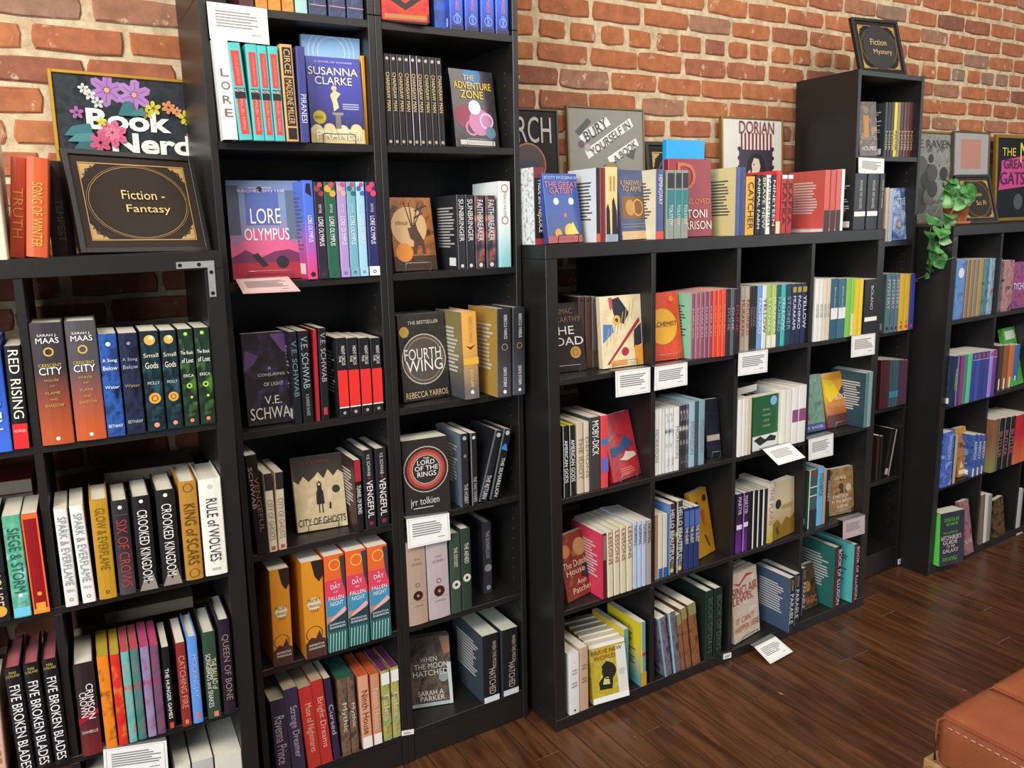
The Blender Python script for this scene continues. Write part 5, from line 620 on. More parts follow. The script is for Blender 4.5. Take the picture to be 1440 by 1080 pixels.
('S','C',(.9127,.01,.389),.0289,.22,.14,.0,'cream spine, yellow foot, seventh from left, row three column three, central cubes','g:#d8cabc:#c0ac4a',(('v','THE PLAINS','#a87a6a',.08,.7,.18,.82),),(),(),'#e6dfce',0, None),
('F','C',(1.0064,.0173,.389),.1526,.0392,.1368,.2083,.03,'golden landscape cover, rightmost, row three column three, central cubes','g:#d0bf9a:#a8842a',(('d',.25,.62,.13,'#26221e'),('p','#8a6a1c',((0,.3),(.2,.36),(.4,.22),(.6,.34),(.8,.28),(1,.36),(1,0),(0,0))),('p','#5c4414',((.1,.2),(.2,.24),(.3,.1),(.2,.05)))),(('PRAIRIE','#b08a2c',.4,.5,.9,.58),), None, None, '#e6dfce',0),
('S','C',(1.1353,.02,.389),.0455,.2216,.135,.0,'dark green striped spine, leftmost, row three column four, central cubes','#3a5a4c',(),(),(('r',0,0,.1,1,'#f0f0ee'),('r',.1,0,1,.32,'#26262a'),('r',.1,.55,1,.57,'#cfd8d0'),('r',.1,.7,1,.72,'#cfd8d0'),('r',.1,.9,1,.96,'#8a3a3c')),'#e6dfce',0, None),
('S','C',(1.1847,.02,.389),.0318,.2258,.135,.0,'sky blue spine, second from left, row three column four, central cubes','#6cb0d8',(('v','STEINBECK','#3a5a70',.1,.5,.18,.82),),(),(),'#e6dfce',0, None),
('S','C',(1.2181,.02,.389),.016,.2141,.135,.0,'tan slim spine, third from left, row three column four, central cubes','#b09478',(),(),(),'#e6dfce',0, None),
('S','C',(1.2366,.02,.389),.0161,.2079,.135,.0,'black slim spine, fourth from left, row three column four, central cubes','#1f1c1c',(('v','CANNERY','#c8c4bc',.2,.6,.18,.82),),(),(),'#e6dfce',0, None),
('F','C',(1.3621,.0431,.389),-.1227,.1006,.1253,.1802,.022,'sepia group photograph cover, rightmost, row three column four, central cubes','n:#8f6c44:#a88458:#5a4028',(('d',.5,.6,.1,'#4a3420'),('d',.8,.55,.12,'#c8b898'),('p','#4a3420',((.4,.45),(.6,.45),(.56,.6)))),(('GEORGE','#e8dcc4',.2,.76,.7,.82),('LINCOLN','#e8dcc4',.15,.36,.75,.43),('IN THE BARDO','#e8dcc4',.1,.25,.9,.32),('A NOVEL','#e8dcc4',.3,.14,.75,.2)), None, 'chrome','#e6dfce',0),
('S','C',(.0514,.0,.038),.0378,.2027,.16,.0,'white spine with small letters, leftmost, row four column one, central cubes','#e4dfd8', R23,(),(('d',.5,.06,.1,'#3a3438'),),'#e6dfce',0, None),
('S','C',(.0915,.0,.038),.0313,.211,.16,.0,'beige spine with small letters, second from left, row four column one, central cubes','#c4a488', R23,(),(),'#e6dfce',0, None),
('F','C',(.2054,-.01,.038),-.1378,.176,.1286,.189,.03,'yellow cover with armoured figure, third from left, row four column one, central cubes','n:#c0a82c:#b09a2c:#d0c060',(('r',0,.93,1,1,'#e8e2d4'),('r',.72,.1,1,.9,'#d9d6cc'),('r',0,0,1,.1,'#ecebe4'),('p','#26241c',((.2,.22),(.55,.2),(.6,.4),(.7,.5),(.62,.62),(.45,.68),(.3,.6),(.35,.45),(.2,.35))),('p','#c8c07a',((.3,.3),(.5,.28),(.48,.4),(.36,.42))),('o',.5,.5,.2,.03,'#26241c'),('l',.76,.4,.95,.5,4,'#aaa69a')),(('BRAVE NEW','#8a3a20',.05,.82,.9,.89),('WORLD','#8a3a20',.1,.72,.7,.79)), None, None, '#e6dfce',0),
('F','C',(.2099,.0222,.038),-.1378,.176,.1286,.189,.03,'first copy behind the yellow cover with armoured figure, row four column one, central cubes','n:#c0a82c:#b09a2c:#d0c060',(('r',0,.93,1,1,'#e8e2d4'),),(), None, None, '#e6dfce',0),
('F','C',(.2143,.0544,.038),-.1378,.176,.1286,.189,.03,'second copy behind the yellow cover with armoured figure, row four column one, central cubes','n:#c0a82c:#b09a2c:#d0c060',(('r',0,.93,1,1,'#e8e2d4'),),(), None, None, '#e6dfce',0),
('F','C',(.2188,.0866,.038),-.1378,.176,.1286,.189,.03,'third copy behind the yellow cover with armoured figure, row four column one, central cubes','n:#c0a82c:#b09a2c:#d0c060',(('r',0,.93,1,1,'#e8e2d4'),),(), None, None, '#e6dfce',0),
('F','C',(.2233,.1188,.038),-.1378,.176,.1286,.189,.03,'fourth copy behind the yellow cover with armoured figure, row four column one, central cubes','n:#c0a82c:#b09a2c:#d0c060',(('r',0,.93,1,1,'#e8e2d4'),),(), None, None, '#e6dfce',0),
('F','C',(.2277,.151,.038),-.1378,.176,.1286,.189,.03,'fifth copy behind the yellow cover with armoured figure, row four column one, central cubes','n:#c0a82c:#b09a2c:#d0c060',(('r',0,.93,1,1,'#e8e2d4'),),(), None, None, '#e6dfce',0),
('S','C',(.2794,.02,.038),.019,.2081,.17,.0,'slim yellow teal spine, fourth from left, row four column one, central cubes','#5f9a98',(),(),(),'#e6dfce',0,'#d8bc30'),
('S','C',(.3308,.0,.038),.0239,.2246,.17,-.0139,'blue grey spine, yellow side, rightmost, row four column one, central cubes','#6a9aac',(),(),(('r',0,0,.3,1,'#e8cc2c'),('d',.6,.5,.3,'#b8383c'),('r',0,0,1,.22,'#c89a2c')),'#e6dfce',0,'g:#e8cc2c:#5aa0a4'),
('S','C',(.4337,.0,.038),.0329,.2172,.15,-.1482,'grey patterned leaning spine, leftmost, row four column two, central cubes','n:#5a5660:#787480:#3a3640',(),(),(('r',0,0,.2,1,'#8ab0c0'),),'#e6dfce',0, None),
('S','C',(.4726,.0,.038),.0331,.2241,.15,-.1282,'second grey patterned spine, second from left, row four column two, central cubes','n:#5a5660:#787480:#3a3640',(),(),(('r',0,0,.2,1,'#a0ccd8'),),'#e6dfce',0, None),
('S','C',(.5076,.0,.038),.0185,.208,.17,-.1283,'rust brown slim spine, third from left, row four column two, central cubes','n:#7a4a2c:#94603c:#5a3420',(),((.82,1,'#8a8a5a'),),(),'#e6dfce',0, None),
('S','C',(.5299,.0,.038),.0238,.2233,.17,-.137,'brown spine, green top, fourth from left, row four column two, central cubes','n:#7a4a2c:#94603c:#5a3420',(),((.82,1,'#8a8a5a'),),(),'#e6dfce',0, None),
('S','C',(.5601,.0,.038),.0339,.2294,.17,-.129,'broad brown spine, fifth from left, row four column two, central cubes','n:#7a4a2c:#94603c:#5a3420',(),((.82,1,'#8a8a5a'),),(),'#e6dfce',0, None),
('S','C',(.6141,.0,.038),.0349,.2526,.19,.0,'dark green tall spine, sixth from left, row four column two, central cubes','#1c2c24',(('v','BOOK OF DAYS','#4a5a50',.1,.9,.18,.82),),(),(),'#e6dfce',1, None),
('S','C',(.654,.0,.038),.0364,.2519,.19,.0,'second dark green tall spine, rightmost, row four column two, central cubes','#1a2620',(('v','BOOK OF DAYS','#4a5a50',.1,.9,.18,.82),),(),(),'#e6dfce',1, None),
('F','C',(.8474,.0268,.038),.1536,.1008,.1551,.2498,.022,'cream cover, red handwriting, leftmost, row four column three, central cubes','n:#cfc0aa:#c8b8a0:#d8ccb8',(('p','#b04038',((.05,.88),(.3,.84),(.6,.95),(.9,.9),(.6,.9),(.3,.8))),),(('SINCLAIR','#a8302c',.02,.66,.97,.8),('LEWIS,','#a8302c',.02,.54,.8,.66),("IT CAN'T", '#b8564a',.1,.26,.8,.35),('HAPPEN HERE','#b8564a',.05,.14,.97,.23)), None, 'black','#e6dfce',0),
('F','C',(.8437,.0507,.038),.1536,.1008,.1551,.2498,.022,'first copy behind the cream cover, red handwriting, row four column three, central cubes','n:#cfc0aa:#c8b8a0:#d8ccb8',(),(), None, None, '#e6dfce',0),
('F','C',(.8401,.0745,.038),.1536,.1008,.1551,.2498,.022,'second copy behind the cream cover, red handwriting, row four column three, central cubes','n:#cfc0aa:#c8b8a0:#d8ccb8',(),(), None, None, '#e6dfce',0),
('S','C',(.9926,-.028,.038),.0285,.2108,.16,.0,'black spine, orange title, second from left, row four column three, central cubes','#22242a', R24,(),(('r',0,0,.2,1,'#5a6c84'),),'#e6dfce',0,'#44566e'),
('S','C',(1.0466,-.008,.038),.0274,.2038,.16,.0,'second black spine, orange title, third from left, row four column three, central cubes','#22242a', R24,(),(('r',0,0,.2,1,'#5a6c84'),),'#e6dfce',0,'#44566e'),
('S','C',(1.1335,.03,.038),.0199,.1907,.16,.0,'blue black spine at back, rightmost, row four column three, central cubes','#22242a', R24,(),(('r',0,0,.2,1,'#5a6c84'),),'#e6dfce',0,'#44566e'),
('F','C',(1.2159,.0486,.038),.0223,.2107,.0826,.1689,.022,'dark cover, gold burst, leftmost, row four column four, central cubes','n:#3a2818:#5a3c1c:#241a12',(('d',.4,.5,.25,'#a8742c'),),(('MAGIC','#c8783a',.05,.12,.9,.26),), None, None, '#e6dfce',0),
('S','C',(1.2786,.0,.038),.0355,.2477,.2,.0,'maroon and black spine, white title, second from left, row four column four, central cubes','#241c20',(('v','BOOK OF ILLUSION','#e8d8d8',.04,.95,.4,.9),),(),(('r',0,0,.35,1,'#6a1c2c'),),'#e6dfce',1,'#2a6a60'),
('S','C',(1.3771,-.01,.038),.0301,.2387,.2,.0,'second maroon black spine, rightmost, row four column four, central cubes','#241c20',(('v','BOOK OF ILLUSION','#e8c8c8',.04,.95,.4,.9),),(),(('r',0,0,.45,1,'#6a1c2c'),),'#e6dfce',1,'#5cc0bc'),
('F','M',(.121,.0324,1.728),-.0951,.0879,.0932,.1993,.022,'brown cover, orange figure, leftmost, upper shelf, narrow tower','n:#5a4636:#3a3230:#a8702c',(('r',.25,.35,.55,.75,'#b8823c'),('d',.4,.85,.14,'#8a7a68')),(('SHERLOCK','#b8b0a0',.05,.3,.9,.36),('HOLMES','#e8e2d4',.1,.1,.9,.18)), None, None, '#e6dfce',0),
('S','M',(.2056,.0286,1.728),.018,.2002,.135,.0,'slate black spine, second from left, upper shelf, narrow tower','#2c3134',(('v','NOIR','#c8b890',.5,.9,.18,.82),),(),(),'#e6dfce',0, None),
('S','M',(.2249,.0286,1.728),.0181,.2011,.135,.0,'black slim spine, third from left, upper shelf, narrow tower','#232224',(('v','NOIR','#c8b890',.5,.9,.18,.82),),(),(),'#e6dfce',0, None),
('S','M',(.2442,.0286,1.728),.0182,.202,.135,.0,'brown black slim spine, fourth from left, upper shelf, narrow tower','#3a342c',(('v','NOIR','#c8b890',.5,.9,.18,.82),),(),(),'#e6dfce',0, None),
('S','M',(.2637,.0286,1.728),.0183,.2029,.135,.0,'bright yellow spine, fifth from left, upper shelf, narrow tower','#d8c834',(('v','NOIR','#3a3410',.5,.9,.18,.82),),(),(),'#e6dfce',0, None),
('S','M',(.2834,.0286,1.728),.0184,.2038,.135,.0,'tan slim spine, sixth from left, upper shelf, narrow tower','#8a7c5c',(('v','NOIR','#c8b890',.5,.9,.18,.82),),(),(),'#e6dfce',0, None),
('S','M',(.3031,.0286,1.728),.0185,.2048,.135,.0,'dark brown slim spine, seventh from left, upper shelf, narrow tower','#3a2c28',(('v','NOIR','#c8b890',.5,.9,.18,.82),),(),(),'#e6dfce',0, None),
('S','M',(.323,.0286,1.728),.0186,.2057,.135,.0,'maroon slim spine, eighth from left, upper shelf, narrow tower','#5c2c2c',(('v','NOIR','#c8b890',.5,.9,.18,.82),),(),(),'#e6dfce',0, None),
('S','M',(.343,.0286,1.728),.0188,.2066,.135,.0,'second maroon slim spine, ninth from left, upper shelf, narrow tower','#5a282a',(('v','NOIR','#c8b890',.5,.9,.18,.82),),(),(),'#e6dfce',0, None),
('S','M',(.3631,.0286,1.728),.0189,.2076,.135,.0,'maroon spine, white edge, rightmost, upper shelf, narrow tower','#54262a',(('v','NOIR','#c8b890',.5,.9,.18,.82),),(),(),'#e6dfce',0, None),
('S','M',(.2057,.01,1.407),.0205,.2056,.135,.0,'cream slim spine, leftmost, second shelf, narrow tower','#d8b894',(),(),(),'#e6dfce',0, None),
('S','M',(.2279,.01,1.407),.0269,.2028,.135,.0,'pale blue spine, second from left, second shelf, narrow tower','#a8b8cc',(),(),(),'#e6dfce',0, None),
('F','M',(.3377,.03,1.407),-.0017,.1014,.0885,.204,.022,'blue cover, white capitals, rightmost, second shelf, narrow tower','n:#3a5a94:#7a94c0:#c8cad8',(('d',.5,.3,.14,'#b8a870'),),(('THE','#dfe4f0',.1,.84,.6,.94),('BATTLE','#dfe4f0',.05,.68,.95,.8),('HIDDEN','#c8d0e4',.1,.5,.85,.57)), None, None, '#e6dfce',0),
('S','M',(.1938,-.0183,1.05),.03,.2331,.135,.0,'grey green spine, leftmost, third shelf, narrow tower','#5a7a78',(('v','MYSTERY','#c8ccc8',.1,.6,.18,.82),),(),(('d',.5,.07,.25,'#1c1c1c'),('d',.5,.15,.2,'#5a7a78')),'#e6dfce',0, None),
('S','M',(.2259,-.0183,1.05),.0251,.2312,.135,.0,'slate teal spine, second from left, third shelf, narrow tower','#54727c',(('v','MYSTERY','#c8ccc8',.1,.6,.18,.82),),(),(('d',.5,.07,.25,'#1c1c1c'),('d',.5,.15,.2,'#54727c')),'#e6dfce',0, None),
('S','M',(.2533,-.0183,1.05),.0253,.2296,.135,.0,'steel blue spine, third from left, third shelf, narrow tower','#5a7088',(('v','MYSTERY','#c8ccc8',.1,.6,.18,.82),),(),(('d',.5,.07,.25,'#1c1c1c'),('d',.5,.15,.2,'#5a7088')),'#e6dfce',0, None),
('S','M',(.2818,-.0183,1.05),.0322,.228,.135,.0,'yellow spine, fourth from left, third shelf, narrow tower','#d8b02c',(),(),(('d',.5,.07,.25,'#c83a4a'),('d',.5,.15,.2,'#b8702c')),'#e6dfce',0, None),
('S','M',(.3162,-.0183,1.05),.0316,.2259,.135,.0,'second yellow spine, fifth from left, third shelf, narrow tower','#dcae30',(),(),(('d',.5,.07,.25,'#c83a4a'),('d',.5,.15,.2,'#b8702c')),'#e6dfce',0, None),
('S','M',(.351,-.0183,1.05),.031,.2239,.135,.0,'cobalt spine, rightmost, third shelf, narrow tower','#3a40a0',(),(),(('d',.5,.07,.25,'#c83a4a'),('d',.5,.15,.2,'#3a40a0')),'#e6dfce',0, None),
('S','M',(.203,-.0066,.735),.0182,.2043,.135,.0,'maroon thin spine, leftmost, fourth shelf, narrow tower','#4a1f22',(),(),(),'#e6dfce',0, None),
('S','M',(.2226,-.0066,.735),.0183,.2021,.135,.0,'second maroon thin spine, second from left, fourth shelf, narrow tower','#4a2024',(),(),(),'#e6dfce',0, None),
('S','M',(.2422,-.0066,.735),.0184,.1998,.135,.0,'third maroon thin spine, third from left, fourth shelf, narrow tower','#521f24',(),(),(),'#e6dfce',0, None),
('S','M',(.2621,-.0066,.735),.0185,.1975,.135,.0,'teal thin spine, fourth from left, fourth shelf, narrow tower','#38525c',(),((.2,.34,'#3a8ca4'),),(),'#e6dfce',0, None),
('S','M',(.282,-.0066,.735),.0186,.1953,.135,.0,'second teal thin spine, fifth from left, fourth shelf, narrow tower','#3a5660',(),((.2,.34,'#3a8ca4'),),(),'#e6dfce',0, None),
('S','M',(.302,-.0066,.735),.0188,.193,.135,.0,'third teal thin spine, sixth from left, fourth shelf, narrow tower','#3c5a64',(),((.2,.34,'#3a8ca4'),),(),'#e6dfce',0, None),
('S','M',(.3222,-.0066,.735),.0189,.1906,.135,.0,'dusky plum spine, seventh from left, fourth shelf, narrow tower','#4c3442',(),(),(),'#e6dfce',0, None),
('S','M',(.3425,-.0066,.735),.019,.1883,.135,.0,'second dusky plum spine, eighth from left, fourth shelf, narrow tower','#503848',(),(),(),'#e6dfce',0, None),
('S','M',(.3629,-.0066,.735),.0191,.186,.135,.0,'plum spine at end, rightmost, fourth shelf, narrow tower','#54384a',(),(),(),'#e6dfce',0, None),
('S','M',(.2394,.02,.422),.019,.1912,.135,.0,'thin brown spine, leftmost, fifth shelf, narrow tower','#3a2420',(),(),(),'#e6dfce',0, None),
('S','M',(.2631,.02,.422),.0191,.1842,.135,.0,'thin dark spine, second from left, fifth shelf, narrow tower','#241c1c',(),(),(),'#e6dfce',0, None),
('S','M',(.2918,.02,.422),.0362,.2018,.135,.2097,'leaning black book, pale edge, rightmost, fifth shelf, narrow tower','#1c1a1a',(),(),(('r',.75,0,1,1,'#b0a490'),('r',.1,.03,.6,.16,'#c8c0b0')),'#e6dfce',0, None),
('S','R',(.0732,.0159,1.091),.0695,.2387,.135,.0,'light blue spine, moon, leftmost, row one column one, right cubes','n:#5a82c0:#6c94cc:#4a6aa8',(),(),(('d',.5,.78,.3,'#d8e0ec'),),'#e6dfce',0, None),
('S','R',(.1479,.0159,1.091),.0272,.2361,.135,.0,'tan brown spine, second from left, row one column one, right cubes','#8a7458',(),(),(('r',0,0,.15,1,'#c8a874'),),'#e6dfce',0, None),
('S','R',(.1783,.0159,1.091),.0297,.2357,.135,.0,'second tan brown spine, third from left, row one column one, right cubes','#947c5c',(),(),(('r',0,0,.15,1,'#c8a874'),),'#e6dfce',0, None),
('S','R',(.2113,.0159,1.091),.03,.2352,.135,.0,'taupe spine, fourth from left, row one column one, right cubes','#8a7c70',(),(),(('r',0,0,.15,1,'#c8a874'),),'#e6dfce',0, None),
('S','R',(.2445,.0159,1.091),.036,.2348,.135,.0,'yellow brown spine, fifth from left, row one column one, right cubes','#a88c50',(),(),(('r',0,0,.15,1,'#c8a874'),),'#e6dfce',0, None),
('S','R',(.286,.0159,1.091),.0399,.2339,.135,.0,'teal patterned spine, sixth from left, row one column one, right cubes','n:#3a6a7a:#5a8a94:#2a4a5a',(),(),(),'#e6dfce',0, None),
('S','R',(.3293,.0159,1.091),.0427,.2329,.135,.0,'pale teal spine, seventh from left, row one column one, right cubes','n:#6a8a98:#9ab4bc:#8a4a5a',(),(),(),'#e6dfce',0, None),
('S','R',(.39,.02,1.091),.0434,.2318,.135,.0,'turquoise spine, rightmost, row one column one, right cubes','#3a8a9c',(),(),(),'#e6dfce',0, None),
('S','R',(.4597,.02,1.091),.0815,.2168,.135,.0,'rosy patterned spine, leftmost, row one column two, right cubes','n:#9a6a6c:#b88a84:#5a4048',(),(),(),'#e6dfce',0, None),
('F','R',(.6197,.0211,1.091),.0044,.0969,.132,.2016,.022,'purple fantasy cover, rightmost, row one column two, right cubes','n:#5a3a74:#a84a74:#3a2a54',(),(('TYCHO','#f0e0f0',.1,.4,.9,.55),), None, None, '#e6dfce',0),
('S','R',(.039,-.0241,.74),.0372,.2105,.135,.0,'periwinkle spine, leftmost, row two column one, right cubes','#6a86c4',(),(),(),'#e6dfce',0, None),
('S','R',(.039,-.0241,.74),.0323,.2085,.135,.0,'black spine, green letters, second from left, row two column one, right cubes','#20242a',(('v','MURDERBOT','#9ad08a',.25,.7,.18,.82),),(),(),'#e6dfce',0, None),
('S','R',(.0646,-.0241,.74),.025,.2072,.135,.0,'plum spine, third from left, row two column one, right cubes','#5a3058',(),(),(),'#e6dfce',0, None),
('S','R',(.0914,-.0241,.74),.023,.2067,.135,.0,'magenta spine, fourth from left, row two column one, right cubes','#94387c',(),(),(),'#e6dfce',0, None),
('S','R',(.1174,-.0241,.74),.0232,.2064,.135,.0,'green spine, fifth from left, row two column one, right cubes','#3f8a62',(),(),(),'#e6dfce',0, None),
('S','R',(.1424,-.0241,.74),.0312,.2062,.135,.0,'mint spine, sixth from left, row two column one, right cubes','#5cc09c',(),(),(),'#e6dfce',0, None),
('S','R',(.1765,-.0241,.74),.0304,.205,.135,.0,'purple blue spine, seventh from left, row two column one, right cubes','#3c3f8a',(),(),(('d',.5,.93,.3,'#b8484a'),('r',0,.85,1,.86,'#d8d0e0')),'#e6dfce',0, None),
('S','R',(.2088,-.0241,.74),.0319,.2041,.135,.0,'cobalt blue spine, eighth from left, row two column one, right cubes','#3a52a0',(),(),(('d',.5,.93,.3,'#b8484a'),('r',0,.85,1,.86,'#d8d0e0')),'#e6dfce',0, None),
('S','R',(.2436,-.0241,.74),.0311,.2028,.135,.0,'indigo spine, ninth from left, row two column one, right cubes','#3c3c84',(),(),(('d',.5,.93,.3,'#b8484a'),('r',0,.85,1,.86,'#d8d0e0')),'#e6dfce',0, None),
('S','R',(.2777,-.0241,.74),.0326,.2017,.135,.0,'deep blue spine, tenth from left, row two column one, right cubes','#34488c',(),(),(('d',.5,.93,.3,'#b8484a'),('r',0,.85,1,.86,'#d8d0e0')),'#e6dfce',0, None),
('S','R',(.3133,-.0241,.74),.0282,.2005,.135,.0,'bright lilac spine, eleventh from left, row two column one, right cubes','#a884d0',(),(),(('d',.5,.93,.3,'#b8484a'),('r',0,.85,1,.86,'#d8d0e0')),'#e6dfce',0, None),
('S','R',(.3435,-.0241,.74),.0285,.1999,.135,.0,'violet spine, rightmost, row two column one, right cubes','#6a3f94',(),(),(('d',.5,.93,.3,'#b8484a'),('r',0,.85,1,.86,'#d8d0e0')),'#e6dfce',0, None),
('H','R',(.05,.17,.741),.07,.02,.27,0,'white book standing behind blue and violet spines, right cubes','#dcdad6','#ddd6c6'),
('S','R',(.4814,.02,.74),.0366,.1976,.135,.0,'brown black spine, leftmost, row two column two, right cubes','#4a3c34',(),(),(('r',.2,0,.5,.25,'#e8e4dc'),),'#e6dfce',0, None),
('S','R',(.5217,.02,.74),.0457,.1948,.135,.0,'rust spine, second from left, row two column two, right cubes','#94562c',(),(),(('r',.2,0,.5,.25,'#e8e4dc'),),'#e6dfce',0, None),
('S','R',(.5711,.02,.74),.0439,.191,.135,.0,'orange spine, third from left, row two column two, right cubes','#c8743a',(),(),(('r',.2,0,.5,.25,'#e8e4dc'),),'#e6dfce',0, None),
('S','R',(.6188,.02,.74),.0432,.1875,.135,.0,'blue spine by green cover, fourth from left, row two column two, right cubes','#3a6aa8',(),(),(('r',.2,0,.5,.25,'#e8e4dc'),),'#e6dfce',0, None),
('F','R',(.6602,.0154,.74),.0857,.231,.1261,.2623,.022,'bright green leaning cover, rightmost, row two column two, right cubes','n:#4aa83a:#3c9430:#6ac050',(('r',.1,.8,.9,.95,'#c8d0c0'),('l',.1,.4,.9,.5,3,'#b8b8d0')),(), None, None, '#e6dfce',0),
('S','R',(.039,-.0082,.389),.076,.2362,.135,.0,'blue space spine, leftmost, row three column one, right cubes','n:#5a7cd0:#3a54a0:#8aa8e8',(('v','HYPERION','#c8d4f0',.1,.5,.18,.82),),(),(),'#e6dfce',1, None),
('S','R',(.1099,-.0082,.389),.0132,.2125,.135,.0,'black slim spine, second from left, row three column one, right cubes','#1c1c20',(),(),(),'#e6dfce',0, None),
('S','R',(.1253,-.0082,.389),.02,.2098,.135,.0,'ivory slim spine, third from left, row three column one, right cubes','#b0a890',(),(),(),'#e6dfce',0, None),
('F','R',(.2558,.0166,.389),-.0418,.141,.0801,.2143,.022,'ochre leaning cover, fourth from left, row three column one, right cubes','n:#b8782c:#c48838:#8a5420',(('r',.1,.05,.8,.14,'#e8d8b0'),('p','#e8c890',((.2,.18),(.6,.18),(.4,.32)))),(('DUNE','#6a4420',.2,.6,.8,.7),), None, None, '#e6dfce',0),
('S','R',(.2695,-.0082,.389),.0349,.188,.135,.0,'blue striped spine, fifth from left, row three column one, right cubes','n:#33508f:#4a68b0:#24386a',(('v','ASIMOV','#dfe6f0',.15,.6,.18,.82),),(),(('r',.2,0,.6,.2,'#e0dcd0'),),'#e6dfce',0, None),
('S','R',(.3077,-.0082,.389),.0318,.1814,.135,.0,'second blue striped spine, sixth from left, row three column one, right cubes','n:#33508f:#4a68b0:#24386a',(('v','ASIMOV','#dfe6f0',.15,.6,.18,.82),),(),(('r',.2,0,.6,.2,'#e0dcd0'),),'#e6dfce',0, None),
('S','R',(.3429,-.0082,.389),.0291,.1754,.135,.0,'blue spine by divider, rightmost, row three column one, right cubes','n:#33508f:#4a68b0:#24386a',(('v','ASIMOV','#dfe6f0',.15,.6,.18,.82),),(),(('r',.2,0,.6,.2,'#e0dcd0'),),'#e6dfce',0, None),
('S','R',(.39,-.0279,.389),.0423,.2397,.16,.0,'tan and green spine, leftmost, row three column two, right cubes','g:#8a5a3c:#8a8450',(),(),(),'#e6dfce',0, None),
('S','R',(.4319,-.0279,.389),.0429,.2368,.16,.0,'black spine, pink letters, second from left, row three column two, right cubes','#1f1e20',(('v','BUTLER','#b86a78',.25,.75,.18,.82),),(),(('r',0,0,.15,1,'#7a8a80'),),'#e6dfce',0, None),
('S','R',(.4807,-.0279,.389),.0435,.2338,.16,.0,'second black spine, pink letters, third from left, row three column two, right cubes','#1f1e20',(('v','BUTLER','#b86a78',.25,.75,.18,.82),),(),(('r',0,0,.15,1,'#7a8a80'),),'#e6dfce',0, None),
('S','R',(.5302,-.0279,.389),.0442,.2307,.16,.0,'third black spine, fourth from left, row three column two, right cubes','#1f1e20',(('v','BUTLER','#b86a78',.25,.75,.18,.82),),(),(('r',0,0,.15,1,'#7a8a80'),),'#e6dfce',0, None),
('S','R',(.5868,-.0279,.389),.0643,.2266,.16,.0,'broad red orange spine, fifth from left, row three column two, right cubes','g:#c02834:#d86a3c',(),(),(),'#e6dfce',0, None),
('S','R',(.6573,-.0279,.389),.0657,.2204,.16,.0,'second red orange spine, rightmost, row three column two, right cubes','g:#c02834:#d86a3c',(),(),(),'#e6dfce',0, None),
('F','R',(.1112,-.0386,.038),-.2008,.0546,.139,.2332,.06,'black cover, green and white words, leftmost, row four column one, right cubes','#232436',(),(('DOUGLAS','#5ac83a',.15,.83,.75,.9),('ADAMS','#5ac83a',.2,.75,.7,.81),('THE ULTIMATE','#5ac83a',.1,.6,.7,.64),("HITCHHIKER'S", '#e8dccc',.02,.48,.85,.57),('GUIDE','#e8dccc',.1,.4,.7,.47),('TO THE','#e8dccc',.25,.33,.6,.38),('GALAXY','#e8dccc',.1,.24,.75,.31),('FIVE NOVELS','#5ac83a',.1,.08,.7,.16)),'#6ce05a', None, '#e6dfce',0),
('F','R',(.2787,-.0267,.038),.0092,.1782,.071,.2376,.022,'dusky pink cover behind, rightmost, row four column one, right cubes','n:#8a5a64:#a8747c:#6a3c48',(),(('NOVEL','#e0d0d4',.1,.2,.9,.28),), None, None, '#e6dfce',0),
('S','R',(.4124,.0,.038),.0305,.2382,.135,-.0592,'brown slim spine, leftmost, row four column two, right cubes','#7a6a54',(),(),(),'#e6dfce',0, None),
('S','R',(.4466,.0,.038),.0271,.2306,.135,-.0575,'white slim spine, second from left, row four column two, right cubes','#d8d6d0',(),(),(),'#e6dfce',0, None),
('S','R',(.4775,.0,.038),.0274,.2237,.135,-.0556,'grey slim spine, third from left, row four column two, right cubes','#8c8a84',(),(),(),'#e6dfce',0, None),
('F','R',(.5946,-.0023,.038),.0997,.1409,.1075,.1763,.022,'small gold and black cover, fourth from left, row four column two, right cubes','n:#2c241c:#6a5028:#1c1814',(),(), None, None, '#e6dfce',0),
('S','R',(.741,.0,.038),.0333,.1931,.17,.0,'pale grey spine, white side, fifth from left, row four column two, right cubes','#b8bcbc',(),(),(),'#e6dfce',0,'#d0d4d6'),
('S','R',(.7573,.0,.038),.0236,.1881,.17,.0,'thin pale spine, rightmost, row four column two, right cubes','#a8acac',(),(),(),'#e6dfce',0, None),
('K',((-.7917,-.285,2.0177),(-.6633,-.285,2.0155),(-.6639,-.285,1.9389),(-.792,-.285,1.9418)),'white printed review card hanging from top shelf edge, left tall bookcase','card','#f2f0ea'),
('K',((-.4026,-.285,.7453),(-.2739,-.285,.7355),(-.2732,-.285,.6547),(-.4029,-.285,.6587)),'white printed review card under black ring cover, second tall bookcase','card','#f2f0ea'),
('K',((-.7871,-.278,1.4178),(-.6655,-.278,1.4171),(-.6566,-.343,1.386),(-.7871,-.343,1.3893)),'pink tinted review card jutting below pink illustrated cover','card','#d8b0a8'),
('K',((-1.1904,-.3846,.4155),(-1.0637,-.3899,.3918),(-1.0673,-.3897,.3159),(-1.1959,-.3843,.3447)),'white printed review card hanging below row three, left cube unit','card','#f2f0ea'),
('K',((.2258,-.402,1.0957),(.3567,-.402,1.0928),(.357,-.402,1.0156),(.2271,-.402,1.0172)),'white printed review card below the cat eye cover, leftmost under row one','card','#f2f0ea'),
('K',((.3747,-.402,1.0907),(.5049,-.402,1.0909),(.5061,-.402,1.0191),(.3732,-.402,1.0178)),'white printed review card below the orange disc cover, central cubes','card','#f2f0ea'),
('K',((.726,-.402,1.0945),(.8605,-.402,1.0929),(.8606,-.402,1.0163),(.7254,-.402,1.0187)),'white printed review card under tan spines, row one column three','card','#f2f0ea'),
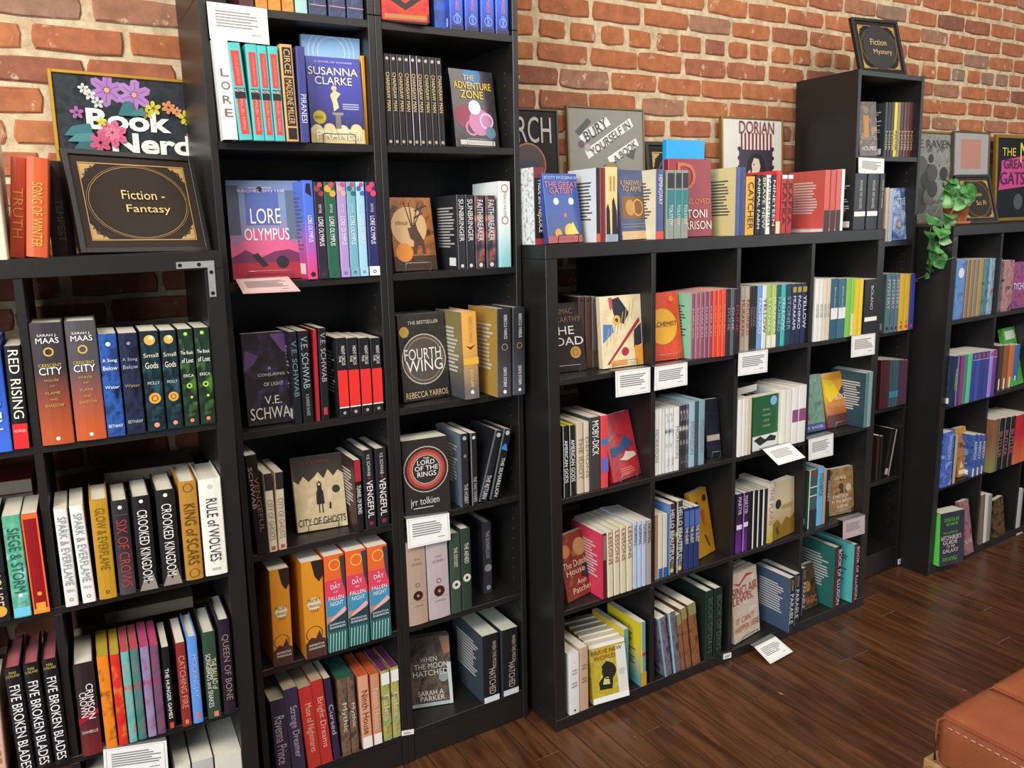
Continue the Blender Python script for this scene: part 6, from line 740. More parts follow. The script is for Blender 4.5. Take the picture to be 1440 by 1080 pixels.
('K',((1.2896,-.402,1.0946),(1.4226,-.402,1.0934),(1.4258,-.402,1.0141),(1.2921,-.402,1.0158)),'white printed review card under black banded spine, row one column four','card','#f2f0ea'),
('K',((.8544,-.4,.7496),(.9845,-.4,.7513),(.9904,-.465,.7133),(.8583,-.465,.71)),'white review card tilting outward below green snowy cover','card','#f2f0ea'),
('K',((1.0831,-.402,.7467),(1.2147,-.402,.7485),(1.2193,-.402,.665),(1.0881,-.402,.6674)),'white printed review card below sage green cover, central cubes','card','#f2f0ea'),
('K',((1.2977,-.402,.3931),(1.4256,-.402,.3903),(1.4302,-.402,.314),(1.3015,-.402,.3185)),'pinkish review card under the sepia cover, central cubes','card','#cfb4b8'),
('K',((.8321,-.41,.0292),(.9392,-.41,.0371),(.937,-.49,.0173),(.8242,-.49,.0063)),'white review card sloping down from lowest central shelf','card','#f2f0ea'),
('K',((1.4637,-.264,1.7254),(1.6134,-.264,1.7224),(1.6186,-.264,1.647),(1.4684,-.264,1.6698)),'white printed review card on the upper shelf edge, narrow tower','card','#f2f0ea'),
('K',((1.5763,-.264,1.6418),(1.6062,-.264,1.6418),(1.6089,-.264,1.6144),(1.5789,-.264,1.6145)),'tiny white tag below the card on narrow tower','card','#f2f0ea'),
('K',((.6993,-.392,.0347),(.7372,-.392,.0306),(.7378,-.392,.0113),(.6999,-.392,.0155)),'small white price tag, base of central cubes','price_tag','#f2f0ea'),
('K',((1.8896,-.254,.0355),(1.9328,-.254,.0346),(1.9354,-.254,.0105),(1.8921,-.254,.0116)),'small white price tag, base of narrow tower','price_tag','#f2f0ea'),
('K',((-.4522,-.275,.1114),(-.415,-.275,.104),(-.4159,-.275,.0894),(-.4531,-.275,.0969)),'small white price tag between tall bookcases','price_tag','#f2f0ea'),
('K',((2.6636,-.3509,.0048),(2.7181,-.349,.0022),(2.7217,-.3488,-.0167),(2.6671,-.3508,-.014)),'small white price tag, base of right cubes','price_tag','#f2f0ea'),
('P','L',(-.1325,.385,1.466),.0422,.03,.33,.4193,'gold framed dark floral print on top of left cube unit',(('p','#a070ac',((.37,.9263),(.395,.9626),(.444,.9763),(.48,.9621),(.468,.9318),(.421,.9147))),('p','#7a4a88',((.37,.9296),(.449,.9544),(.451,.9494),(.373,.9241))),('p','#a070ac',((.361,.9307),(.333,.9659),(.342,1.0055),(.376,1.0226),(.404,.9994),(.4,.9593))),('p','#7a4a88',((.358,.9335),(.369,.9978),(.376,.9972),(.365,.9324))),('p','#a070ac',((.352,.928),(.298,.9263),(.258,.9522),(.256,.9835),(.296,.9907),(.339,.9681))),('p','#7a4a88',((.347,.9268),(.281,.9664),(.285,.9708),(.352,.9313))),('p','#a070ac',((.35,.9197),(.325,.8834),(.276,.8697),(.24,.884),(.252,.9142),(.299,.9313))),('p','#7a4a88',((.35,.9164),(.271,.8917),(.269,.8966),(.347,.9219))),('p','#a070ac',((.359,.9153),(.387,.8801),(.378,.8405),(.344,.8235),(.316,.8465),(.32,.8867))),('p','#7a4a88',((.362,.9125),(.351,.8482),(.344,.8488),(.355,.9136))),('p','#a070ac',((.368,.9181),(.422,.9197),(.462,.8939),(.464,.8625),(.424,.8553),(.381,.8779))),('p','#7a4a88',((.373,.9192),(.439,.8796),(.435,.8751),(.368,.9147))),('p','#a878b2',((.56,.9098),(.585,.9461),(.634,.9598),(.67,.9456),(.658,.9153),(.611,.8982))),('p','#80508e',((.56,.9131),(.639,.9378),(.641,.9329),(.563,.9076))),('p','#a878b2',((.551,.9142),(.523,.9494),(.532,.989),(.566,1.006),(.594,.9829),(.59,.9428))),('p','#80508e',((.548,.9169),(.559,.9813),(.566,.9808),(.555,.9158))),('p','#a878b2',((.542,.9114),(.488,.9098),(.448,.9356),(.446,.967),(.486,.9741),(.529,.9516))),('p','#80508e',((.537,.9103),(.471,.9499),(.475,.9544),(.542,.9147))),('p','#a878b2',((.54,.9032),(.515,.8669),(.466,.8531),(.43,.8675),(.442,.8977),(.489,.9147))),('p','#80508e',((.54,.8999),(.461,.8751),(.459,.8801),(.537,.9054))),('p','#a878b2',((.549,.8988),(.577,.8636),(.568,.824),(.534,.807),(.506,.83),(.51,.8702))),('p','#80508e',((.552,.8961),(.541,.8317),(.534,.8322),(.545,.8972))),('p','#a878b2',((.558,.9015),(.612,.9032),(.652,.8773),(.654,.846),(.614,.8388),(.571,.8614))),('p','#80508e',((.563,.9026),(.629,.863),(.625,.8587),(.558,.8982))),('d',.36,.923,.018,'#e0a06a'),('d',.55,.9065,.018,'#e0a06a'),('p','#cfcfc8',((.243,.8911),(.252,.9037),(.269,.9087),(.281,.9037),(.277,.8933),(.261,.8872))),('p','#9a9a98',((.244,.8922),(.271,.901),(.272,.8993),(.245,.8906))),('p','#cfcfc8',((.24,.8928),(.227,.9032),(.226,.9169),(.236,.9246),(.248,.9186),(.25,.9048))),('p','#9a9a98',((.238,.8933),(.236,.9158),(.238,.9158),(.241,.8933))),('p','#cfcfc8',((.236,.8906),(.22,.8845),(.202,.8883),(.196,.8977),(.207,.9043),(.225,.9021))),('p','#9a9a98',((.235,.89),(.207,.895),(.207,.8972),(.236,.8917))),('p','#cfcfc8',((.238,.8878),(.241,.8735),(.231,.8619),(.217,.8603),(.212,.8708),(.221,.8829))),('p','#9a9a98',((.239,.8867),(.223,.8675),(.221,.8685),(.237,.8878))),('p','#cfcfc8',((.242,.8878),(.261,.8856),(.272,.8746),(.269,.8636),(.255,.8636),(.243,.8735))),('p','#9a9a98',((.244,.8878),(.263,.8708),(.261,.8697),(.242,.8867))),('p','#c8c8c4',((.293,.8471),(.302,.8598),(.319,.8647),(.331,.8598),(.327,.8493),(.311,.8432))),('p','#9a9a98',((.294,.8482),(.321,.857),(.322,.8553),(.295,.8465))),('p','#c8c8c4',((.29,.8488),(.277,.8592),(.276,.873),(.286,.8807),(.298,.8746),(.3,.8609))),('p','#9a9a98',((.288,.8493),(.286,.8719),(.288,.8719),(.291,.8493))),('p','#c8c8c4',((.286,.8465),(.27,.8405),(.252,.8443),(.246,.8537),(.257,.8603),(.275,.8581))),('p','#9a9a98',((.285,.846),(.257,.8509),(.257,.8531),(.286,.8477))),('p','#c8c8c4',((.288,.8438),(.291,.8295),(.281,.8179),(.267,.8163),(.262,.8267),(.271,.8388))),('p','#9a9a98',((.289,.8427),(.273,.8235),(.271,.8246),(.287,.8438))),('p','#c8c8c4',((.292,.8438),(.311,.8416),(.322,.8306),(.319,.8196),(.305,.8196),(.293,.8295))),('p','#9a9a98',((.294,.8438),(.313,.8267),(.311,.8256),(.292,.8427))),('p','#cfcfc8',((.203,.9241),(.211,.9351),(.226,.9395),(.237,.9351),(.233,.9257),(.219,.9203))),('p','#9a9a98',((.203,.9252),(.227,.9324),(.228,.9313),(.204,.9235))),('p','#cfcfc8',((.2,.9252),(.188,.9345),(.188,.9466),(.197,.9538),(.207,.9483),(.209,.9362))),('p','#9a9a98',((.198,.9257),(.197,.9461),(.199,.9461),(.201,.9263))),('p','#cfcfc8',((.197,.9235),(.182,.9181),(.167,.9214),(.161,.9302),(.171,.9356),(.187,.9335))),('p','#9a9a98',((.196,.923),(.171,.9274),(.171,.929),(.196,.9246))),('p','#cfcfc8',((.198,.9208),(.201,.9082),(.192,.8982),(.179,.8966),(.175,.9059),(.183,.9164))),('p','#9a9a98',((.199,.9197),(.185,.9026),(.183,.9037),(.197,.9208))),('p','#cfcfc8',((.202,.9214),(.218,.9192),(.228,.9093),(.226,.8999),(.214,.8993),(.203,.9087))),('p','#9a9a98',((.204,.9214),(.22,.9059),(.219,.9048),(.202,.9203))),('p','#d2c23c',((.684,.8367),(.696,.8531),(.719,.8598),(.735,.8531),(.73,.8394),(.708,.8311))),('p','#a8961c',((.685,.8383),(.721,.8493),(.722,.8471),(.686,.8356))),('p','#d2c23c',((.68,.8388),(.662,.8526),(.662,.8708),(.675,.8812),(.69,.873),(.693,.8542))),('p','#a8961c',((.678,.8394),(.675,.8697),(.678,.8697),(.681,.8399))),('p','#d2c23c',((.675,.8361),(.653,.8273),(.63,.8328),(.622,.8455),(.637,.8542),(.66,.8509))),('p','#a8961c',((.674,.8344),(.636,.8421),(.637,.8443),(.675,.8372))),('p','#d2c23c',((.678,.8317),(.681,.813),(.668,.7976),(.649,.7954),(.643,.8092),(.654,.8251))),('p','#a8961c',((.678,.8306),(.658,.8047),(.655,.8058),(.675,.8317))),('p','#d2c23c',((.683,.8322),(.708,.8289),(.722,.8141),(.719,.8004),(.701,.7998),(.684,.813))),('p','#a8961c',((.685,.8322),(.71,.8092),(.708,.808),(.683,.8306))),('p','#c8b83a',((.633,.8031),(.642,.8157),(.659,.8207),(.671,.8157),(.667,.8053),(.651,.7993))),('p','#a8961c',((.634,.8042),(.661,.813),(.662,.8114),(.635,.8025))),('p','#c8b83a',((.63,.8047),(.617,.8152),(.616,.8289),(.626,.8367),(.638,.8306),(.64,.8168))),('p','#a8961c',((.628,.8053),(.626,.8278),(.628,.8278),(.631,.8053))),('p','#c8b83a',((.626,.8025),(.61,.7965),(.592,.8004),(.586,.8097),(.597,.8163),(.615,.8141))),('p','#a8961c',((.625,.802),(.597,.807),(.597,.8092),(.626,.8036))),('p','#c8b83a',((.628,.7998),(.631,.7855),(.621,.7739),(.607,.7723),(.602,.7827),(.611,.7948))),('p','#a8961c',((.629,.7987),(.613,.7794),(.611,.7805),(.627,.7998))),('p','#c8b83a',((.632,.7998),(.651,.7976),(.662,.7866),(.659,.7756),(.645,.7756),(.633,.7855))),('p','#a8961c',((.634,.7998),(.653,.7827),(.651,.7816),(.632,.7987))),('p','#d88a54',((.794,.8471),(.805,.8625),(.825,.8685),(.841,.8625),(.836,.8498),(.816,.8427))),('p','#a85a30',((.794,.8488),(.828,.8592),(.829,.857),(.796,.8465))),('p','#d88a54',((.791,.8493),(.779,.8641),(.782,.8807),(.797,.8878),(.809,.8784),(.807,.8614))),('p','#a85a30',((.789,.8504),(.794,.8773),(.797,.8773),(.792,.8498))),('p','#d88a54',((.786,.8482),(.764,.8477),(.747,.8581),(.746,.8713),(.763,.8746),(.781,.8652))),('p','#a85a30',((.785,.8477),(.756,.8647),(.758,.8663),(.787,.8493))),('p','#d88a54',((.786,.8449),(.775,.8295),(.755,.8235),(.739,.8295),(.744,.8421),(.764,.8493))),('p','#a85a30',((.786,.8432),(.752,.8328),(.751,.835),(.784,.8455))),('p','#d88a54',((.789,.8427),(.801,.8278),(.798,.8114),(.783,.8042),(.771,.8135),(.773,.8306))),('p','#a85a30',((.791,.8416),(.786,.8146),(.783,.8146),(.788,.8421))),('p','#d88a54',((.794,.8438),(.816,.8443),(.833,.8339),(.834,.8207),(.817,.8174),(.799,.8267))),('p','#a85a30',((.795,.8443),(.824,.8273),(.822,.8256),(.793,.8427))),('p','#d89a64',((.853,.8251),(.861,.8361),(.876,.8405),(.887,.8361),(.883,.8267),(.869,.8213))),('p','#a85a30',((.853,.8262),(.877,.8333),(.878,.8322),(.854,.8246))),('p','#d89a64',((.85,.8262),(.842,.8372),(.844,.8493),(.855,.8548),(.863,.8477),(.862,.835))),('p','#a85a30',((.849,.8273),(.853,.8471),(.855,.8465),(.852,.8267))),('p','#d89a64',((.847,.8256),(.831,.8251),(.819,.8328),(.818,.8427),(.83,.8449),(.844,.8377))),('p','#a85a30',((.846,.8251),(.826,.8372),(.827,.8388),(.848,.8267))),('p','#d89a64',((.847,.8229),(.839,.8119),(.824,.8075),(.813,.8119),(.817,.8213),(.831,.8267))),('p','#a85a30',((.847,.8218),(.823,.8146),(.822,.8157),(.846,.8235))),('p','#d89a64',((.85,.8218),(.858,.8108),(.856,.7987),(.845,.7932),(.837,.8004),(.838,.813))),('p','#a85a30',((.851,.8207),(.847,.8009),(.845,.8014),(.848,.8213))),('p','#d89a64',((.853,.8224),(.869,.8229),(.881,.8152),(.882,.8053),(.87,.8031),(.856,.8103))),('p','#a85a30',((.854,.8229),(.874,.8108),(.873,.8092),(.852,.8213))),('p','#d2c23c',((.914,.7926),(.926,.8092),(.949,.8157),(.965,.8092),(.96,.7954),(.938,.7872))),('p','#a8961c',((.915,.7943),(.951,.8053),(.952,.8031),(.916,.7915))),('p','#d2c23c',((.91,.7948),(.892,.8086),(.892,.8267),(.905,.8372),(.92,.8289),(.923,.8103))),('p','#a8961c',((.908,.7954),(.905,.8256),(.908,.8256),(.911,.7959))),('p','#d2c23c',((.905,.7921),(.883,.7833),(.86,.7888),(.852,.8014),(.867,.8103),(.89,.807))),('p','#a8961c',((.904,.7904),(.866,.7982),(.867,.8004),(.905,.7932))),('p','#d2c23c',((.908,.7877),(.911,.769),(.898,.7536),(.879,.7514),(.873,.7651),(.884,.7811))),('p','#a8961c',((.908,.7866),(.888,.7607),(.885,.7618),(.905,.7877))),('p','#d2c23c',((.913,.7883),(.938,.785),(.952,.7701),(.949,.7563),(.931,.7558),(.914,.769))),('p','#a8961c',((.915,.7883),(.94,.7651),(.938,.764),(.913,.7866))),('p','#c8b83a',((.943,.7481),(.951,.7591),(.966,.7635),(.977,.7591),(.973,.7498),(.959,.7443))),('p','#a8961c',((.943,.7492),(.967,.7563),(.968,.7552),(.944,.7475))),('p','#c8b83a',((.94,.7492),(.928,.7586),(.928,.7706),(.937,.7778),(.947,.7723),(.949,.7602))),('p','#a8961c',((.938,.7498),(.937,.7701),(.939,.7701),(.941,.7503))),('p','#c8b83a',((.937,.7475),(.922,.742),(.907,.7453),(.901,.7541),(.911,.7596),(.927,.7574))),('p','#a8961c',((.936,.747),(.911,.7514),(.911,.753),(.936,.7487))),('p','#c8b83a',((.938,.7448),(.941,.7321),(.932,.7222),(.919,.7206),(.915,.7299),(.923,.7404))),('p','#a8961c',((.939,.7437),(.925,.7267),(.923,.7278),(.937,.7448))),('p','#c8b83a',((.942,.7453),(.958,.7431),(.968,.7332),(.966,.7239),(.954,.7233),(.943,.7327))),('p','#a8961c',((.944,.7453),(.96,.7299),(.959,.7288),(.942,.7443))),('p','#2f6a70',((.42,.78),(.47,.8625),(.52,.868),(.56,.78))),('p','#3a7a7a',((.5,.791),(.6,.835),(.62,.78))),('p','#2f6a70',((.04,.648),(.1,.703),(.22,.725),(.24,.648))),('p','#3f8080',((.06,.615),(.12,.659),(.24,.67),(.26,.615))),('p','#2a5c62',((.08,.56),(.14,.615),(.26,.626),(.28,.571))),('p','#c85a7a',((.378,.6727),(.399,.7036),(.441,.7151),(.471,.703),(.461,.6777),(.422,.6628))),('p','#96304e',((.379,.6755),(.445,.6964),(.447,.6925),(.381,.6711))),('p','#c85a7a',((.372,.6766),(.354,.7085),(.368,.7409),(.4,.7514),(.419,.7299),(.409,.6969))),('p','#96304e',((.37,.6788),(.39,.7316),(.395,.7305),(.376,.6777))),('p','#c85a7a',((.365,.6755),(.321,.6848),(.297,.7129),(.306,.7388),(.34,.7371),(.367,.7101))),('p','#96304e',((.361,.6755),(.32,.7206),(.324,.7228),(.366,.6783))),('p','#c85a7a',((.361,.6705),(.325,.6496),(.281,.6529),(.26,.6744),(.283,.6936),(.327,.6936))),('p','#96304e',((.359,.6678),(.287,.6716),(.288,.6755),(.359,.6727))),('p','#c85a7a',((.364,.665),(.362,.6299),(.332,.6056),(.297,.6062),(.292,.6326),(.319,.659))),('p','#96304e',((.365,.6618),(.317,.621),(.313,.6238),(.36,.665))),('p','#c85a7a',((.372,.6634),(.406,.6403),(.411,.6067),(.389,.5864),(.359,.5996),(.35,.6326))),('p','#96304e',((.375,.6623),(.387,.6079),(.381,.6067),(.369,.6612))),('p','#c85a7a',((.378,.6667),(.422,.6733),(.46,.6557),(.467,.6293),(.435,.62),(.395,.6342))),('p','#96304e',((.381,.6683),(.444,.6414),(.441,.6375),(.378,.664))),('p','#d87890',((.374,.6771),(.386,.6936),(.409,.7003),(.425,.6936),(.42,.6799),(.398,.6716))),('p','#a83a5c',((.375,.6788),(.411,.6898),(.412,.6876),(.376,.6761))),('p','#d87890',((.371,.6794),(.357,.6953),(.362,.7134),(.377,.7211),(.39,.7107),(.388,.6925))),('p','#a83a5c',((.369,.6804),(.374,.7101),(.377,.7096),(.373,.6799))),('p','#d87890',((.366,.6777),(.341,.6771),(.323,.6887),(.322,.7036),(.34,.7068),(.36,.6964))),('p','#a83a5c',((.364,.6771),(.333,.6959),(.335,.6975),(.366,.6794))),('p','#d87890',((.366,.6739),(.354,.6573),(.331,.6507),(.315,.6573),(.32,.6711),(.342,.6794))),('p','#a83a5c',((.365,.6722),(.329,.6612),(.328,.6634),(.364,.6749))),('p','#d87890',((.369,.6716),(.383,.6557),(.378,.6375),(.363,.6299),(.35,.6403),(.352,.6584))),('p','#a83a5c',((.371,.6705),(.366,.6408),(.363,.6414),(.367,.6711))),('p','#d87890',((.374,.6733),(.399,.6739),(.417,.6623),(.418,.6474),(.4,.6442),(.38,.6546))),('p','#a83a5c',((.376,.6739),(.407,.6551),(.405,.6535),(.374,.6716))),('p','#c05070',((.286,.6166),(.301,.6392),(.331,.648),(.354,.6392),(.346,.6205),(.318,.61))),('p','#96304e',((.286,.6188),(.335,.6342),(.336,.6315),(.288,.6155))),('p','#c05070',((.281,.62),(.263,.6414),(.269,.6656),(.29,.6761),(.307,.6623),(.305,.6375))),('p','#96304e',((.279,.6216),(.286,.6612),(.29,.6606),(.283,.621))),('p','#c05070',((.275,.6177),(.242,.6172),(.217,.6331),(.216,.6524),(.241,.6562),(.267,.6425))),('p','#96304e',((.272,.6172),(.231,.642),(.234,.6442),(.275,.62))),('p','#c05070',((.274,.6133),(.259,.5908),(.229,.582),(.206,.5908),(.214,.6095),(.242,.62))),('p','#96304e',((.274,.6111),(.225,.5958),(.224,.5985),(.272,.6144))),('p','#c05070',((.279,.61),(.297,.5886),(.291,.5644),(.27,.5539),(.253,.5677),(.255,.5924))),('p','#96304e',((.281,.6084),(.274,.5688),(.27,.5694),(.277,.6089))),('p','#c05070',((.285,.6122),(.318,.6128),(.343,.5968),(.344,.5776),(.319,.5737),(.293,.5875))),('p','#96304e',((.288,.6128),(.329,.588),(.326,.5858),(.285,.61))),('p','#a05a98',((.144,.7811),(.153,.7954),(.172,.8004),(.186,.7948),(.182,.7833),(.163,.7767))),('p','#7a3a74',((.144,.7827),(.174,.7921),(.175,.7904),(.145,.7805))),('p','#a05a98',((.14,.7833),(.125,.7943),(.125,.8097),(.136,.8185),(.149,.8114),(.151,.7959))),('p','#7a3a74',((.138,.7838),(.136,.8086),(.138,.8086),(.141,.7838))),('p','#a05a98',((.136,.7805),(.118,.7739),(.098,.7778),(.091,.7888),(.104,.7959),(.123,.7932))),('p','#7a3a74',((.135,.78),(.103,.786),(.104,.7877),(.135,.7822))),('p','#a05a98',((.138,.7772),(.141,.7618),(.13,.7487),(.114,.747),(.109,.7586),(.119,.7717))),('p','#7a3a74',((.139,.7762),(.121,.7547),(.119,.7558),(.136,.7772))),('p','#a05a98',((.143,.7778),(.163,.7751),(.175,.763),(.173,.7509),(.157,.7509),(.143,.7618))),('p','#7a3a74',((.144,.7778),(.165,.7586),(.163,.7574),(.142,.7762))),('p','#d2c23c',((.303,.7371),(.311,.7481),(.326,.7525),(.337,.7481),(.333,.7388),(.319,.7332))),('p','#a8961c',((.303,.7382),(.327,.7453),(.328,.7443),(.304,.7366))),('p','#d2c23c',((.3,.7382),(.288,.7475),(.288,.7596),(.297,.7668),(.307,.7613),(.309,.7492))),('p','#a8961c',((.298,.7388),(.297,.7591),(.299,.7591),(.301,.7393))),('p','#d2c23c',((.297,.7366),(.282,.731),(.267,.7344),(.261,.7431),(.271,.7487),(.287,.7465))),('p','#a8961c',((.296,.736),(.271,.7404),(.271,.742),(.296,.7376))),('p','#d2c23c',((.298,.7338),(.301,.7211),(.292,.7112),(.279,.7096),(.275,.7189),(.283,.7294))),('p','#a8961c',((.299,.7327),(.285,.7156),(.283,.7167),(.297,.7338))),('p','#d2c23c',((.302,.7344),(.318,.7321),(.328,.7222),(.326,.7129),(.314,.7124),(.303,.7217))),('p','#a8961c',((.304,.7344),(.32,.7189),(.319,.7178),(.302,.7332))),('p','#c8705a',((.954,.6821),(.963,.6964),(.982,.7014),(.996,.6959),(.992,.6843),(.973,.6777))),('p','#96402c',((.954,.6838),(.984,.6931),(.985,.6915),(.955,.6815))),('p','#c8705a',((.95,.6843),(.935,.6953),(.935,.7107),(.946,.7195),(.959,.7124),(.961,.6969))),('p','#96402c',((.948,.6848),(.946,.7096),(.948,.7096),(.951,.6848))),('p','#c8705a',((.946,.6815),(.928,.6749),(.908,.6788),(.901,.6898),(.914,.6969),(.933,.6942))),('p','#96402c',((.945,.681),(.913,.687),(.914,.6887),(.945,.6832))),('p','#c8705a',((.948,.6783),(.951,.6628),(.94,.6496),(.924,.648),(.919,.6595),(.929,.6727))),('p','#96402c',((.949,.6771),(.931,.6557),(.929,.6568),(.946,.6783))),('p','#c8705a',((.953,.6788),(.973,.6761),(.985,.664),(.983,.6519),(.967,.6519),(.953,.6628))),('p','#96402c',((.954,.6788),(.975,.6595),(.973,.6584),(.952,.6771)))),(('Book','#f0ece2',.2,.692,.8,.813),('Nerd','#f0ece2',.36,.56,.94,.681)),'#b38a30',.008,'n:#2c3034:#363a3e:#25282c','framed_print',.016),
('P','L',(-.1335,.1111,1.466),.3186,.2615,.2826,.2245,'black framed fantasy section sign on top of left cube unit',(('p','#b08a4a',((.07,.09),(.2,.09),(.17,.125),(.11000000000000001,.15),(.1,.22),(.07,.26))),('d',.12000000000000001,.16,.014,'#3a3028'),('d',.16,.12,.01,'#3a3028'),('d',.092,.21,.01,'#3a3028'),('p','#b08a4a',((.07,.91),(.2,.91),(.17,.875),(.11000000000000001,.8500000000000001),(.1,.78),(.07,.74))),('d',.12000000000000001,.8400000000000001,.014,'#3a3028'),('d',.16,.88,.01,'#3a3028'),('d',.092,.79,.01,'#3a3028'),('p','#b08a4a',((.93,.09),(.8,.09),(.8300000000000001,.125),(.89,.15),(.9,.22),(.93,.26))),('d',.88,.16,.014,'#3a3028'),('d',.8400000000000001,.12,.01,'#3a3028'),('d',.908,.21,.01,'#3a3028'),('p','#b08a4a',((.93,.91),(.8,.91),(.8300000000000001,.875),(.89,.8500000000000001),(.9,.78),(.93,.74))),('d',.88,.8400000000000001,.014,'#3a3028'),('d',.8400000000000001,.88,.01,'#3a3028'),('d',.908,.79,.01,'#3a3028'),('r',.06,.075,.94,.085,'#b08a4a'),('r',.06,.915,.94,.925,'#b08a4a'),('r',.06,.075,.067,.925,'#b08a4a'),('r',.933,.075,.94,.925,'#b08a4a'),('e',.5,.5,.41,.4,.004,'#b08a4a'),('e',.5,.5,.425,.415,.002,'#b08a4a')),(('Fiction -','#d8b878',.36,.53,.72,.63),('Fantasy','#d8b878',.38,.36,.75,.47)),'#181513',.012,'#332a24','section_sign',.016),
('P','C',(.2077,.39,1.466),.0044,.0375,.2335,.4129,'dark print with outlined gothic letters beside second tall bookcase',(('o',.5,.5875,.3,.02,'#b0704a'),('d',.5,.5875,.28,'#4a3a3a'),('d',.5,.52,.2,'#2f3444')),(('ARCH','#b8b4ac',.1,.745,.9,.9625),),'#4a4038',.006,'#2e2a2a','framed_print',.016),
('P','C',(.5227,.39,1.466),.0016,.0399,.3245,.4298,'grey print with slanted white ribbons behind blue covers',(('p','#e4e0d8',((.12,.7984),(.5,.9424),(.56,.8848),(.18,.7336))),('p','#e4e0d8',((.2,.676),(.82,.9424),(.87,.8776),(.25,.6112))),('p','#e4e0d8',((.5,.6256),(.9,.784),(.94,.7264),(.54,.568))),('p','#4c4e4a',((.08,.82),(.25,.928),(.3,.8992),(.14,.784))),('p','#4c4e4a',((.76,.64),(.9,.712),(.86,.6112))),('p','#5c5848',((.35,.352),(.45,.568),(.6,.5968),(.7,.496),(.75,.352))),('d',.55,.5176,.1,'#8a7c50'),('d',.5,.5248,.03,'#35332a'),('d',.6,.5248,.03,'#35332a'),('d',.16,.7264,.04,'#6a5058'),('d',.24,.6976,.04,'#a8a49c')),(('BURY','#3a3a38',.2,.7696,.5,.9064,30),('YOURSELF IN','#3a3a38',.27,.64,.82,.9136,31),('A BOOK','#3a3a38',.58,.6112,.9,.7408,31)),'#7a6440',.006,'#8f8c84','framed_print',.016),
('P','C',(.8224,.36,1.466),.0011,.12,.2771,.3251,'black sign with gold corners behind red cover', R25,(),'#141210',.012,'#26221f','section_sign',.016),
('P','C',(1.2161,.39,1.466),.0013,.0401,.3305,.4234,'white print with maroon stripes and dark haired woman',(('r',.3,.715,.33,.88,'#7c2434'),('r',.362,.715,.392,.88,'#7c2434'),('r',.424,.715,.454,.88,'#7c2434'),('r',.486,.715,.516,.88,'#7c2434'),('r',.548,.715,.5780000000000001,.88,'#7c2434'),('r',.61,.715,.64,.88,'#7c2434'),('r',.6719999999999999,.715,.702,.88,'#7c2434'),('r',.734,.715,.764,.88,'#7c2434'),('r',.796,.715,.8260000000000001,.88,'#7c2434'),('r',.27,.2875,.84,.73,'#37303a'),('p','#1c1a1e',((.4,.475),(.4,.625),(.5,.7),(.62,.7),(.7,.625),(.72,.46))),('p','#d8c4b4',((.5,.505),(.48,.595),(.52,.655),(.6,.6475),(.63,.58),(.6,.505))),('d',.52,.595,.012,'#3a2a2a'),('p','#c8a898',((.38,.4),(.42,.535),(.46,.55),(.46,.415))),('p','#d8ccc0',((.35,.4),(.5,.55),(.7,.475),(.75,.325),(.4,.2875))),('p','#6a8a8a',((.35,.25),(.5,.37),(.8,.34),(.85,.25))),('d',.27,.325,.025,'#2c2a32'),('d',.27,.4075,.025,'#2c2a32'),('d',.27,.49,.025,'#2c2a32'),('d',.27,.5725,.025,'#2c2a32'),('d',.27,.655,.025,'#2c2a32'),('d',.27,.7375,.025,'#2c2a32'),('d',.84,.325,.025,'#2c2a32'),('d',.84,.4075,.025,'#2c2a32'),('d',.84,.49,.025,'#2c2a32'),('d',.84,.5725,.025,'#2c2a32'),('d',.84,.655,.025,'#2c2a32'),('d',.84,.7375,.025,'#2c2a32')),(('DORIAN','#7c2434',.27,.8725,.86,.985),),'#8a6a34',.007,'#d8d4cc','framed_print',.016),
('P','M',(.235,.058,2.03),-.0562,.2616,.2579,.2214,'black framed mystery section sign on top of narrow tower',(('p','#b08a4a',((.07,.09),(.2,.09),(.17,.125),(.11000000000000001,.15),(.1,.22),(.07,.26))),('d',.12000000000000001,.16,.014,'#241f1a'),('d',.16,.12,.01,'#241f1a'),('d',.092,.21,.01,'#241f1a'),('p','#b08a4a',((.07,.91),(.2,.91),(.17,.875),(.11000000000000001,.8500000000000001),(.1,.78),(.07,.74))),('d',.12000000000000001,.8400000000000001,.014,'#241f1a'),('d',.16,.88,.01,'#241f1a'),('d',.092,.79,.01,'#241f1a'),('p','#b08a4a',((.93,.09),(.8,.09),(.8300000000000001,.125),(.89,.15),(.9,.22),(.93,.26))),('d',.88,.16,.014,'#241f1a'),('d',.8400000000000001,.12,.01,'#241f1a'),('d',.908,.21,.01,'#241f1a'),('p','#b08a4a',((.93,.91),(.8,.91),(.8300000000000001,.875),(.89,.8500000000000001),(.9,.78),(.93,.74))),('d',.88,.8400000000000001,.014,'#241f1a'),('d',.8400000000000001,.88,.01,'#241f1a'),('d',.908,.79,.01,'#241f1a'),('r',.06,.075,.94,.085,'#b08a4a'),('r',.06,.915,.94,.925,'#b08a4a'),('r',.06,.075,.067,.925,'#b08a4a'),('r',.933,.075,.94,.925,'#b08a4a'),('e',.5,.5,.41,.4,.004,'#b08a4a'),('e',.5,.5,.425,.415,.002,'#b08a4a'),('d',.5,.5,.38,'#26221f')),(('Fiction','#c8ac74',.3,.54,.68,.66),('Mystery','#c8ac74',.34,.34,.78,.46)),'#141210',.012,'#26221f','section_sign',.016),
